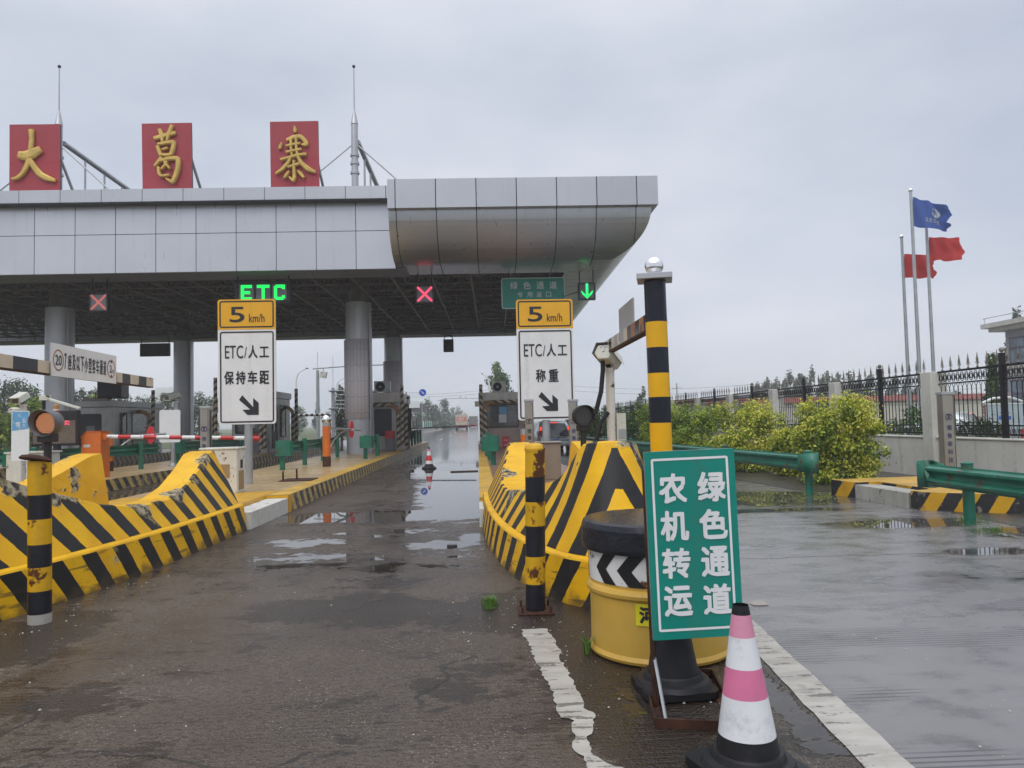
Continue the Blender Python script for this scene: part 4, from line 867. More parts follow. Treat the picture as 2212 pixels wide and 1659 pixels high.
# ------------------------------------------------------------------ drum, leaning board, cones
c = Vector((1.165, 4.98, 0)); t = thing('drum', 'yellow plastic drum with black lid and chevron band', 'drum', c)
mb = MB(); mb.lathe([(.425, 0), (.455, .012), (.462, .03), (.447, .055), (.446, .27), (.447, .385), (.468, .405), (.472, .425), (.462, .445), (.447, .455), (.444, .735)], 'drum', n=64); mb.build('body', t, True)
mb = MB(); mb.lathe([(.46, .662), (.486, .668), (.494, .69), (.494, .81), (.482, .842), (.455, .853), (.30, .859), (0, .862)], 'lid', n=64); mb.build('lid', t, True)
mb = MB(); rb = .4485; z0, z1 = .475, .66; H_ = z1 - z0
def wrap(mb, poly, m, dr=0.0, k=3):
    mb.poly([(math.cos(a)*(rb + dr), math.sin(a)*(rb + dr), z) for a, z in poly], m)
def strip(mb, a0, a1, za0, za1, zb0, zb1, m, dr, n=8):   # between angles; z span at each end
    vs = []
    for i in range(n+1):
        f = i/n; a = a0 + (a1 - a0)*f; vs += [(math.cos(a)*(rb+dr), math.sin(a)*(rb+dr), za0 + (zb0 - za0)*f), (math.cos(a)*(rb+dr), math.sin(a)*(rb+dr), za1 + (zb1 - za1)*f)]
    mb.add(vs, [(2*i, 2*i+1, 2*i+3, 2*i+2) for i in range(n)], m)
n = 72; vs = [(math.cos(2*math.pi*i/n)*(rb+.001), math.sin(2*math.pi*i/n)*(rb+.001), z) for z in (z0, z1) for i in range(n)]; mb.add(vs, [(i, (i+1) % n, n + (i+1) % n, n + i) for i in range(n)], 'barwhite', True); mb.build('band', t, True, recalc=False)
mb = MB()
for k in range(14):      # black arrows pointing left as seen from the road
    ac = R_(199) + R_(24.4)*k; dA = R_(10.5); st = R_(13); N = 6
    for sg in (-1, 1):
        vs = []
        for i in range(N+1):
            f = i/N; z = (z0 + z1)/2 + sg*f*H_/2; a = ac + dA*f; vs += [(math.cos(a)*(rb+.0035), math.sin(a)*(rb+.0035), z), (math.cos(a + st)*(rb+.0035), math.sin(a + st)*(rb+.0035), z)]
            if i < N: pass
        # subdivide across so the strip hugs the drum
        vv = []
        for i in range(N+1):
            f = i/N; z = (z0 + z1)/2 + sg*f*H_/2
            for j in range(4): a = ac + dA*f + st*j/3; vv.append((math.cos(a)*(rb+.0035), math.sin(a)*(rb+.0035), z))
        mb.add(vv, [(i*4 + j, i*4 + j + 1, (i+1)*4 + j + 1, (i+1)*4 + j) for i in range(N) for j in range(3)], 'black')
mb.build('chevrons', t, True, recalc=False)
def sticker(ch, ac, zc, wa=.20, h=.15):
    s_ = MB(); N = 6; r = rb + .004
    vs = [(math.cos(ac + wa*(i/N - .5)/rb)*r, math.sin(ac + wa*(i/N - .5)/rb)*r, zc + q*h/2) for i in range(N+1) for q in (-1, 1)]
    s_.add(vs, [(2*i, 2*i+1, 2*i+3, 2*i+2) for i in range(N)], 'lime')
    tx = MB(); tx.text(ch, (0, 0, 0), X3, Z3, wa*.72, h*.78, 'ink', .035)
    s_.add([(math.cos(ac + v[0]/rb)*(r + .002 + abs(v[1])*.5), math.sin(ac + v[0]/rb)*(r + .002 + abs(v[1])*.5), zc + v[2]) for v in tx.v], tx.f, 'ink'); s_.build('sticker', t, True, recalc=False)
sticker('河', R_(248.5), .317, .15, .13); sticker('邢', R_(266), .115, .15, .13)
# board: stands tilted in a rusty frame weighted by an upturned black cone
Y = 3.93; TL, TR, BL, BR = at(1391, 977, Y), at(1585, 968, Y), at(1411, 1384, Y), at(1605, 1378, Y); w = (TR - TL).length; h = (TL - BL).length; ux = (TR - TL).normalized(); uz = (TL - BL).normalized()
t = thing('sign_board', 'upright green board with eight large white Chinese characters', 'sign', (BL.x, Y, 0)); o_ = BL - t.location; F = lambda u, v, o: o_ + ux*u + uz*v + Vector((0, -1, 0))*o
mb = MB(); mb.prism([(0, 0), (w, 0), (w, h), (0, h)], lambda u, v, s: F(u, v, .022*s - .022), 'signgreen', 'steel'); mb.build('board', t, True, bevel=.003)
mb = MB(); ring(mb, w*.068, w*.925, h*.043, h*.962, .012, .0125, 0, 'inkwhite', fn=lambda a, b: F(a, b, .003)); mb.build('border', t, True)
for i, col_ in enumerate(('农机转运', '绿色通道')):
    for j, ch in enumerate(col_):
        mb = MB(); mb.text(ch, F(w*(.295 + .43*i), h*(.80 - .1995*j), .0035), ux, uz, w*.315, h*.163, 'inkwhite', .026); mb.build('character', t, True)
mb = MB(); f0, f1, f2 = gnd(1388, 1458, 0), gnd(1416, 1572, 0), gnd(1562, 1578, 0); q = [v - Vector((BL.x, Y, 0)) for v in (f0, f1, f2)]
q3 = q[2] + (q[0] - q[1]); q[2] = q[1] + (q[2]-q[1])*1.25; q3 = q[2] + (q[0] - q[1])
def angle_bar(mb, a, b_, m='rust', th=.045):
    dd = (b_ - a).normalized(); sd = Vector((-dd.y, dd.x, 0)); mb.add([p + sd*s*.004 + Z3*z for p in (a, b_) for s in (-1, 1) for z in (0, th)], [(0, 1, 3, 2), (4, 6, 7, 5), (0, 4, 5, 1), (2, 3, 7, 6), (0, 2, 6, 4), (1, 5, 7, 3)], m)
    mb.add([p + sd*s*th*.5 + sd*th*.45 + Z3*z for p in (a, b_) for s in (-1, 1) for z in (.0, .006)], [(0, 1, 3, 2), (4, 6, 7, 5), (0, 4, 5, 1), (2, 3, 7, 6), (0, 2, 6, 4), (1, 5, 7, 3)], m)
for a, b_ in ((q[0], q[1]), (q[1], q[2]), (q[2], q3), (q3, q[0])): angle_bar(mb, a, b_)
mb.build('base_frame', t, True, recalc=False)
for u in (.015, .985):
    mb = MB(); a = F(w*u, .06, -.03); foot = Vector((a.x + .005, a.y + .0, .0)); mb.tube([foot, F(w*u, h*.9, -.035)], .017, 'rust', 4)
    mb.tube([Vector((foot.x, foot.y - .22, .01)), Vector((foot.x, foot.y, .26))], .009, 'steel', 4); mb.build('leg', t, True)
def cone_mesh(t, h, r0, r1, bands, base, loc_rot=0, mats=None):
    zs = [b_[0] for b_ in bands] + [1.0]
    mb = MB()
    for i, (z, m) in enumerate(bands):
        z0_, z1_ = z*h, zs[i+1]*h; ra, rb_ = r0 + (r1-r0)*z, r0 + (r1-r0)*zs[i+1]; part = MB(); part.lathe([(ra, z0_), (rb_, z1_)], m, n=40, lean=loc_rot or None)
        if len(part.v): part.f = [f for f in part.f if len(f) == 4]; part.mi = part.mi[:len(part.f)]; part.sm = part.sm[:len(part.f)]
        part.build('body' if m == 'rubber' and i == 0 else ('tip' if i == len(bands)-1 else 'reflective_band'), t, True, recalc=False)
    mb = MB(); mb.lathe([(r0 + .055, .035), (r0 + .04, .06), (r0 + .012, .068), (r0 + .004, .09), (r0 - .002, .10)], 'rubber', n=40); mb.prism(rrect(-base, base, -base, base, .06), lambda a, b, s: (a, b, .038*s), 'rubber'); mb.build('base', t, True, recalc=False)
t = thing('traffic_cone', 'large cone with faded pink and white bands in the foreground', 'traffic cone', gnd(1618, 1668), R_(18), 'traffic cones')
cone_mesh(t, .70, .145, .033, [(.06, 'rubber'), (.235, 'whitefilm'), (.465, 'pinkfilm'), (.635, 'whitefilm'), (.815, 'palepink'), (.945, 'rubber')], .205, Vector((-.018, 0, 0)))
t = thing('traffic_cone', 'plain black rubber cone weighing down the green board frame', 'traffic cone', (1.05, 4.20, .01), R_(4), 'traffic cones')
cone_mesh(t, .62, .155, .045, [(.06, 'rubber'), (.95, 'rubber')], .20)
t = thing('traffic_cone', 'small red and white cone standing in the near lane', 'traffic cone', gnd(927, 1012), R_(8), 'traffic cones')
cone_mesh(t, .70, .155, .03, [(.03, 'rubber'), (.22, 'barwhite'), (.37, 'redfilm'), (.62, 'barwhite'), (.82, 'pinkfilm'), (.93, 'rubber')], .23)

# ------------------------------------------------------------------ guard rails
WB = [(0, -.155), (.012, -.13), (.075, -.105), (.08, -.075), (.02, -.025), (.014, 0), (.02, .025), (.08, .075), (.075, .105), (.012, .13), (0, .155)]
def beam(mb, path, zc, side, m):
    pts = [Vector((p[0], p[1], 0)) for p in path]; N = len(pts); prof = WB + [(a - .007, b) for a, b in WB[::-1]]; k = len(prof); vs = []
    for i, p in enumerate(pts):
        dd = (pts[min(i+1, N-1)] - pts[max(i-1, 0)]).normalized(); nn = Vector((dd.y, -dd.x, 0))*side
        vs += [p + nn*(a + .06) + Z3*(zc + b) for a, b in prof]
    mb.add(vs, [(i*k + j, i*k + (j+1) % k, (i+1)*k + (j+1) % k, (i+1)*k + j) for i in range(N-1) for j in range(k)] + [tuple(range(k)), tuple(range((N-1)*k, N*k))[::-1]], m, False)
def guard_rail(label, path, z0, side, posts, ends=(1, 0), m='rail', ph=.95, endmat=None, dz=0):
    """path of (x, y); side +1/-1 which side of the posts carries the beam; a curled plate closes an end"""
    t = thing('guard_rail', label, 'guard rail', (path[0][0], path[0][1], z0), 0, 'green guard rails'); zc = z0 + .60 + dz
    mb = MB(); beam(mb, path, zc, side, m); mb.build('beam', t, recalc=True)
    pts = [Vector((p[0], p[1], 0)) for p in path]; seg = [(pts[i+1] - pts[i]).length for i in range(len(pts)-1)]
    def on(s_):
        for i, L in enumerate(seg):
            if s_ <= L or i == len(seg)-1: return pts[i].lerp(pts[i+1], s_/L)
            s_ -= L
    for s_ in posts:
        p = on(s_); mb = MB(); mb.cyl((p.x, p.y, z0 - .02), (p.x, p.y, z0 + .80 + dz), .072, 'rail', n=16); mb.lathe([(.078, 0), (.078, .012), (.04, .03), (0, .034)], 'rail', (p.x, p.y, z0 + .80 + dz), 16); mb.build('post', t)
        dd = (pts[-1] - pts[0]).normalized(); nn = Vector((dd.y, -dd.x, 0))*side
    for e_, (p, q) in zip(ends, ((pts[0], pts[1]), (pts[-1], pts[-2]))):
        if not e_: continue
        dd = (p - q).normalized(); nn = Vector((-dd.y, dd.x, 0)) ; nn = nn if e_ > 0 else -nn; pr2 = []
        if abs(e_) == 2: arc = [(-.1, .0, .16), (.05, .0, .18), (.16, .02, .2), (.24, .10, .2), (.22, .22, .19), (.08, .30, .17), (-.1, .30, .16)]
        else: arc = [(-.02, -.06, .21), (.06, -.02, .21), (.06, .36, .21), (-.03, .42, .20)]
        mb = MB(); vs = []
        sd = Vector((dd.y, -dd.x, 0)); base_side = nn
        for a, b, hh in arc: vs += [p + dd*a + base_side*(b - .09) + Z3*(zc - hh), p + dd*a + base_side*(b - .09) + Z3*(zc + hh)]
        k = len(arc); n0 = len(vs); vs += [v - dd*.006 - base_side*.004 for v in vs]
        mb.add(vs, [(2*i, 2*i+1, 2*i+3, 2*i+2) for i in range(k-1)] + [(n0 + 2*i, n0 + 2*i+2, n0 + 2*i+3, n0 + 2*i+1) for i in range(k-1)] + [(2*i+1, n0+2*i+1, n0+2*i+3, 2*i+3) for i in range(k-1)] + [(2*i, 2*i+2, n0+2*i+2, n0+2*i) for i in range(k-1)], endmat or m, abs(e_) == 2); mb.build('end_plate', t, recalc=False)
    return t
guard_rail('long green guard rail in front of the yellow shrubs', [(6.27, 14.05), (5.95, 17.5), (5.55, 22), (5.2, 27), (4.95, 33), (4.85, 44)], 0, -1, [.1, 3.9, 8, 12, 16, 20, 24], (-2, 0), 'rail')
guard_rail('nearest green guard rail with curled end at the right edge', [(6.53, 10.6), (6.5, 8), (6.47, 2.2)], .0, 1, [.75, 4.7, 8.2], (2, 0))
guard_rail('green guard rail along the far side of the left paved island behind the orange post', [(-5.40, 21), (-5.35, 25), (-5.3, 29)], Z_I, -1, [.15, 2.7, 5.3, 7.8], (1, 0), ph=.8)
guard_rail('short green guard rail ahead of the clad front column', [(-3.98, 26.6), (-3.80, 29.4)], Z_I, -1, [.25, 2.4], (1, 0), 'rail_pale', endmat='rail')
guard_rail('pale guard rail at the far end of the left island', [(-3.75, 40.5), (-3.55, 48.5)], Z_I, -1, [.3, 2, 3.6, 5.2, 6.8], (1, 0), 'rail_pale', endmat='navysteel')
guard_rail('short guard rail with square green end before the right booth', [(.42, 20.9), (.30, 27)], Z_I, -1, [.2, 3, 5.8], (-1, 0), 'rail_pale', endmat='rail')
guard_rail('dark green guard rail behind the red and white barrier bar', [(-10.75, 18.6), (-10.15, 24.8)], Z_I, -1, [.2, 2.6, 5.0], (0, 0))
guard_rail('green guard rail with broad end plate beside the blank white sign', [(-10.05, 25.6), (-9.7, 33)], Z_I, -1, [.2, 3, 6], (1, 0))
guard_rail('dark green guard rail half hidden by the bollard at left', [(-13.0, 17.5), (-11.1, 18.3)], Z_I, -1, [.2, 1.7], (0, 1))

# ------------------------------------------------------------------ toll booths
def booth(label, x0, x1, y0, y1, z1, zb, body, band, wins, group='toll booths', door=None, depth_band=.0):
    t = thing('toll_booth', label, 'toll booth', ((x0+x1)/2, y0, Z_I), 0, group)
    mb = MB(); mb.box(x0, x1, y0, y1, Z_I, zb, body); mb.build('body', t, bevel=.03)
    mb = MB(); mb.box(x0-.06, x1+.06, y0-.12, y1+.06, zb+.002, z1, band); mb.box((x0+x1)/2-.006, (x0+x1)/2+.006, y0-.123, y0-.11, zb, z1, 'frame'); mb.build('roof', t, bevel=.02)
    for (face, a0, a1, zz0, zz1, kind) in wins:
        mb = MB(); g_ = MB(); r = .08; w = .045
        fn = {'f': lambda a, b, o: Vector((a, y0 - o, b)), 'r': lambda a, b, o: Vector((x1 + o, a, b)), 'l': lambda a, b, o: Vector((x0 - o, a, b))}[face]
        o_, i_ = rrect(a0, a1, zz0, zz1, r), rrect(a0+w, a1-w, zz0+w, zz1-w, r*.6); k = len(o_)
        vs = [fn(*p, .004) for p in o_] + [fn(*p, .03) for p in o_] + [fn(*p, .03) for p in i_] + [fn(*p, .004) for p in i_]
        mb.add(vs, [(l*k + i, l*k + (i+1) % k, (l+1)*k + (i+1) % k, (l+1)*k + i) for l in range(3) for i in range(k)], 'frame')
        f_ = mb.build('window' if kind != 'door' else 'door', t, recalc=False)
        g_.poly([fn(*p, .008) for p in i_], 'glass' if kind == 'glass' else 'navysteel')
        if kind == 'door': g_.poly([fn(a, b, .012) for a, b in rrect(a0+(a1-a0)*.3, a1-(a1-a0)*.3, zz0+(zz1-zz0)*.35, zz1-(zz1-zz0)*.28, .02)], 'glass')
        g_.build('pane', f_, recalc=False)
        if kind == 'glass' and face == 'f':   # papers and a monitor seen through the glass
            q = MB(); cx = a0 + (a1-a0)*.52
            q.box(cx-.20, cx+.16, y0-.0105, y0-.009, zz0+(zz1-zz0)*.22, zz0+(zz1-zz0)*.58, 'inkgrey'); q.box(cx-.18, cx+.18, y0-.0105, y0-.009, zz0+(zz1-zz0)*.6, zz0+(zz1-zz0)*.9, 'skyblue'); q.build('notice', f_)
    return t
booth('tan toll booth with a wide dark window on the right island', .12, 2.15, 35, 39.5, 2.86, 2.48, 'boothtan', 'boothband', [('f', .40, 1.90, 1.22, 2.30, 'glass'), ('l', 35.4, 36.6, 1.2, 2.3, 'glass'), ('l', 37, 39, 1.2, 2.3, 'glass')])
booth('grey toll booth behind the clad front column', -5.35, -3.55, 35, 39.5, 2.95, 2.50, 'booth', 'boothband', [('f', -4.75, -3.95, .95, 2.2, 'dark'), ('r', 35.5, 36.6, .6, 2.3, 'glass'), ('r', 37.0, 38.8, 1.1, 2.3, 'glass'), ('f', -5.2, -4.82, 1.0, 2.2, 'glass')])  # 'dark' entry: flat dark pane stands in for shade inside the open front
booth('stained steel booth with narrow side windows behind the left speed sign', -11.2, -9.45, 35, 38.6, 3.15, 2.85, 'booth', 'booth', [('f', -11.05, -9.65, 1.2, 2.4, 'glass'), ('r', 35.2, 36.1, .5, 2.55, 'door'), ('r', 36.6, 37.7, 1.0, 2.55, 'glass')])
booth('dark steel booth with navy door and large box on top at far left', -18.05, -16.15, 34.5, 39.5, 2.82, 2.55, 'booth', 'booth', [('f', -17.7, -16.75, .35, 2.25, 'door'), ('r', 34.9, 35.6, .8, 2.3, 'glass'), ('r', 36.1, 38.3, .8, 2.3, 'glass')])
def ac_unit(label, x, y, z, w=.62, h=.52, m='boothband', dark=False):
    t = thing('air_conditioner', label, 'air conditioner', (x, y, z), 0, 'air conditioner units on booth roofs'); mb = MB(); mb.box(0, w, 0, .30, .03, h, m); mb.box(.06, .12, .02, .28, 0, .03, 'dark'); mb.box(w-.12, w-.06, .02, .28, 0, .03, 'dark'); mb.build('case', t, True, bevel=.012)
    mb = MB(); c = (w*.38, -.008, h*.52); r = h*.40; k = 28
    mb.add([c] + [(c[0] + r*math.cos(2*math.pi*i/k), c[1], c[2] + r*math.sin(2*math.pi*i/k)) for i in range(k)], [(0, 1 + i, 1 + (i+1) % k) for i in range(k)], 'dark')
    for q in (.35, .55, .75, .95):
        mb.tube([(c[0] + r*q*math.cos(2*math.pi*i/24), c[1] - .008, c[2] + r*q*math.sin(2*math.pi*i/24)) for i in range(25)], .004, 'frame', 4, False)
    mb.build('fan_grille', t, True, recalc=False); mb = MB(); mb.lathe([(0, 0), (.045, 0), (.04, .012), (0, .016)], 'steel', n=14); mb.v = [(c[0] + v[0], c[1] - .01 - v[2], c[2] + v[1]) for v in mb.v]; mb.build('hub', t, True)
    mb = MB(); mb.text('◎', (w*.84, -.003, h*.85), X3, Z3, .06, .045, 'ink'); mb.box(w*.78, w*.9, -.003, -.001, h*.18, h*.24, 'ink'); mb.build('badge', t, True, recalc=False)
ac_unit('beige air conditioner on the roof of the tan booth', .72, 35.4, 2.87)
ac_unit('grey air conditioner beside the clad front column', -4.78, 35.3, 2.96, .75, .55, 'steel')
t = thing('roof_box', 'large open black box on the dark far left booth', 'roof box', (-17.05, 34.9, 2.83)); mb = MB()
mb.box(-.1, .95, 0, .06, .15, .95, 'deck'); mb.box(-.1, -.06, 0, .8, .15, .95, 'soffit'); mb.box(.9, .95, 0, .8, .15, .95, 'soffit'); mb.box(-.1, .95, 0, .8, .92, .95, 'soffit'); mb.box(-.1, .95, 0, .8, .12, .15, 'dark'); mb.build('case', t, True, bevel=.01)
mb = MB(); mb.box(-.75, .3, .05, .5, 0, .17, 'boothtan'); mb.box(-.95, .9, .0, .6, -.02, .02, 'dark'); mb.build('tray', t, True); mb = MB(); mb.tube([(-.15, -.02, .1), (-.12, -.06, .35), (.0, -.06, .42), (.12, -.02, .22)], .02, 'dark', 6); mb.build('hose', t, True)
# bent guard pipes in front of the booths
def guard_pipe(label, x0, x1, y, ztop, zarch, mir, sides='lr', yb=None):
    t = thing('guard_pipe', label, 'guard pipe', (x0, y, Z_I), 0, 'striped guard pipes at the booths'); m = 'pipe2' if mir else 'pipe'; r = .085
    mb = MB(); ex = x0 if not mir else x1; mb.cyl((ex, y, Z_I), (ex, y, ztop), r*.95, m, n=14); mb.build('post', t)
    a, b_ = (x0 + .18, x1 - .02) if not mir else (x0 + .02, x1 - .18); R = .38; pts = []
    if not mir: up = [(a, y+.02, Z_I), (a, y+.02, zarch - R)]; be = [(a + R - R*math.cos(q), y+.02, zarch - R + R*math.sin(q)) for q in [math.pi/2*i/8 for i in range(9)]]; ho = [(a + R, y+.02, zarch), (b_, y+.02, zarch)]
    else: up = [(b_, y+.02, Z_I), (b_, y+.02, zarch - R)]; be = [(b_ - R + R*math.cos(q), y+.02, zarch - R + R*math.sin(q)) for q in [math.pi/2*i/8 for i in range(9)]]; ho = [(b_ - R, y+.02, zarch), (a, y+.02, zarch)]
    mb = MB(); mb.tube(up, r, m, 14); mb.tube(be, r, 'pipebend', 14); mb.tube(ho, r, 'pipe' if not mir else 'pipe2', 14); mb.build('arch', t)
    mb = MB(); mb.box(ex-.16, ex+.16, y-.16, y+.16, Z_I, Z_I+.22, 'concrete'); mb.build('footing', t, bevel=.04)
guard_pipe('striped guard pipe with orange bend framing the tan booth window', .17, 2.2, 34.55, 3.22, 2.42, False)
guard_pipe('striped guard pipe arched over the dark opening of the grey booth', -5.3, -3.42, 34.5, 3.25, 2.38, True)
guard_pipe('leaning striped guard pipes below the left speed sign', -11.3, -9.55, 34.4, 3.1, 2.3, True)
guard_pipe('tall striped guard pipes standing left of the left speed sign', -12.0, -11.45, 33.6, 3.7, 2.2, True)
guard_pipe('weathered striped guard pipes right of the stained steel booth', -9.4, -8.95, 37.8, 3.35, 2.45, True)
guard_pipe('striped guard pipes beyond the far left booth', -16.6, -15.3, 36.4, 3.35, 2.35, True)
t = thing('fire_box', 'red fire equipment box on the paving before the tan booth', 'fire box', (1.25, 34.3, Z_I)); mb = MB(); mb.box(-.155, .155, 0, .22, .03, .5, 'redpaint'); mb.box(-.165, .165, -.01, .23, .5, .52, 'redpaint'); mb.build('case', t, True, bevel=.008)
mb = MB(); mb.text('灭火器箱', (0, -.004, .36), X3, Z3, .2, .05, 'inkwhite', .01); mb.build('wording', t, True, recalc=False); mb = MB(); mb.box(-.08, .08, -.003, -.001, .13, .16, 'inkgrey'); mb.build('pale_strip', t, True, recalc=False)
for x, l in ((-4.0, 'dark red box on the ledge of the grey booth'), (-9.95, 'dark red box below the window of the stained booth')):
    t = thing('fire_box', l, 'fire box', (x, 34.5, Z_I)); mb = MB(); mb.box(-.2, .2, 0, .2, .55, .9, 'redpaint'); mb.build('case', t, True, bevel=.01); mb = MB(); mb.box(-.2, .2, .02, .18, 0, .54, 'soffit'); mb.build('stand', t, True)
def round_post(label, x, y, h, m): 
    t = tag(MB().cyl((x, y, Z_I), (x, y, h), .09, m, n=14).build('striped_post'), label, 'post', 'thin striped posts at the booths'); return t
round_post('thin striped post just right of the clad column base', -3.32, 35.2, 2.4, 'pipe2'); round_post('thin striped post at the right corner of the tan booth', 2.22, 34.7, 2.2, 'pipe')
t = thing('payment_display', 'dark payment display on a post past the grey booth', 'display', (-3.35, 36.6, Z_I)); mb = MB(); mb.box(-.16, .16, 0, .12, .85, 1.95, 'dark'); mb.box(-.13, .13, -.006, -.002, 1.55, 1.85, 'glass'); mb.build('screen', t, True, bevel=.01); mb = MB(); mb.box(-.07, .07, .02, .1, 0, .85, 'soffit'); mb.build('post', t, True)
mb = MB(); mb.lathe([(.02, 0), (.05, .03), (.05, .1), (.03, .14)], 'dark', (0, .06, 1.98), 12); mb.tube([(0, .06, 1.9), (0, .06, 2.4)], .02, 'dark', 6); mb.lathe([(.03, 0), (.07, .04), (.07, .12)], 'dark', (0, .06, 2.38), 12); mb.build('camera', t, True)

# ------------------------------------------------------------------ barrier gates
def gate_bar(mb, a, b_, r, n, mats):
    a, b_ = Vector(a), Vector(b_)
    for i in range(n): mb.cyl(a.lerp(b_, i/n), a.lerp(b_, (i+1)/n), r, mats[i % len(mats)], n=12, caps=(i in (0, n-1)))
g0 = gnd(196, 1033, Z_I); t = thing('barrier_gate', 'orange cabinet gate with red and white bar across the left lane', 'barrier gate', g0, R_(-4)); mb = MB()
mb.prism([(-.25, 0), (.25, 0), (.25, 1.15), (.22, 1.17), (-.10, 1.17), (-.25, 1.02)], lambda a, b, s: (a, .42*(1-s), b), 'orange'); mb.build('cabinet', t, True, bevel=.015)
mb = MB(); mb.box(-.19, -.02, -.004, 0, .78, .85, 'inkgrey'); mb.build('badge', t, True)
mb = MB(); mb.prism([(-.27, 1.04), (-.11, 1.19), (.26, 1.19), (.26, 1.175), (-.10, 1.172), (-.258, 1.025)], lambda a, b, s: (a, .44*(1-s) - .015, b), 'orange'); mb.build('lid', t, True)
e_ = at(566, 946.5, g0.y); e_ = Matrix.Rotation(R_(4), 3, 'Z') @ (e_ - g0); mb = MB(); gate_bar(mb, (.3, .15, 1.04), (e_.x, .15, e_.z), .052, 12, ['barwhite', 'redpaint']); mb.build('bar', t, True); mb = MB(); mb.box(.24, .34, .08, .22, .96, 1.12, 'orange'); mb.build('bar_clamp', t, True)
def swing_post(label, p, rod_to, r, ball, ovalrot, h):
    t = thing('swing_gate', label, 'swing gate', p, 0, 'orange swing gate posts'); mb = MB(); mb.cyl((0, 0, .30), (0, 0, h), r, 'orange', n=18); mb.build('post', t, True); mb = MB(); mb.cyl((0, 0, 0), (0, 0, .30), r*1.02, 'rust', n=18); mb.build('sleeve', t, True)
    if ball: mb = MB(); mb.cyl((0, 0, h), (0, 0, h + .10), r*.95, 'steel', n=18); mb.sphere((0, 0, h + .2), .145, 'chrome', 22); mb.build('ball', t, True)
    q = Vector(rod_to) - Vector(p); q0 = Vector((0, 0, h - .05)); d_ = (q - q0).normalized()
    mb = MB(); mb.tube([q0, q], .035, 'steel', 8); mb.build('rod', t, True)
    mid = q0.lerp(q, .72); mb = MB(); mb.tube([Vector((0, 0, .42)) + d_*r] + [Vector((0, 0, .42)).lerp(mid, f) + Vector((0, 0, .20*math.sin(f*math.pi))) for f in (.25, .5, .75)] + [mid], .028, 'stainless', 8); mb.build('brace', t, True)
    s = Vector((math.cos(ovalrot), math.sin(ovalrot), 0)); k = 22; mb = MB(); nn = Vector((-s.y, s.x, 0))*.02
    E_ = [mid + s*.12*math.cos(2*math.pi*i/k) + Z3*(.27*math.sin(2*math.pi*i/k)) for i in range(k)]; mb.add([v + nn for v in E_] + [v - nn for v in E_], [tuple(range(k)), tuple(range(k, 2*k))[::-1]] + [(i, (i+1) % k, k + (i+1) % k, k + i) for i in range(k)], 'redfilm'); o = mb.build('oval_plate', t, True)
    mb = MB(); mb.box(-.1, .1, -.026, .026, -.04, .03, 'barwhite', Matrix.Rotation(ovalrot, 4, 'Z'), (0, 0, 0)); mb.v = [tuple(Vector(v) + mid) for v in mb.v]; mb.build('white_stripe', o, True); 
p = gnd(706, 1008, Z_I); swing_post('orange post with polished ball and folded arm on the left island', p, at(778, 929, p.y + 2.6), .115, True, R_(65), 1.18)
p = gnd(237, 1018, Z_I); swing_post('square topped orange post with red oval plate under the red and white bar', p, at(358, 937, p.y + 1.2), .10, False, R_(5), 1.02)
t = thing('bollard', 'plain orange post half hidden between sensor pillar and car', 'bollard', (1.32, 21.5, Z_I)); mb = MB(); mb.cyl((0, 0, 0), (0, 0, .82), .115, 'orange', n=18); mb.build('post', t, True); mb = MB(); mb.cyl((0, 0, .82), (0, 0, .98), .11, 'steel', n=18); mb.build('cap', t, True)

# ------------------------------------------------------------------ cabinets, pillars, lights, cameras
t = thing('cabinet', 'chipped white roadside cabinet with an ochre patch beside the left speed sign', 'cabinet', (-4.75, 14.1, Z_I)); mb = MB(); mb.box(-.33, .33, 0, .5, 0, .80, 'cabwhite'); mb.build('case', t, True, bevel=.01)
mb = MB(); mb.box(-.35, .35, -.02, .52, .802, .835, 'cabwhite'); mb.build('lid', t, True, bevel=.006); mb = MB(); mb.box(-.31, .20, -.004, -.001, .28, .53, 'ochre'); mb.box(.332, .334, .1, .4, .05, .4, 'ochre'); mb.build('paint_patch', t, True); mb = MB(); mb.box(.332, .345, .2, .3, .45, .6, 'dark'); mb.build('lock', t, True)
t = thing('cabinet', 'plain beige steel cabinet beside the right speed sign', 'cabinet', (1.32, 15.3, Z_I)); mb = MB(); mb.box(-.35, .35, 0, .5, 0, .74, 'cabinet'); mb.build('case', t, True, bevel=.01); mb = MB(); mb.box(-.38, .38, -.03, .53, .742, .775, 'stainless'); mb.build('lid', t, True, bevel=.005)
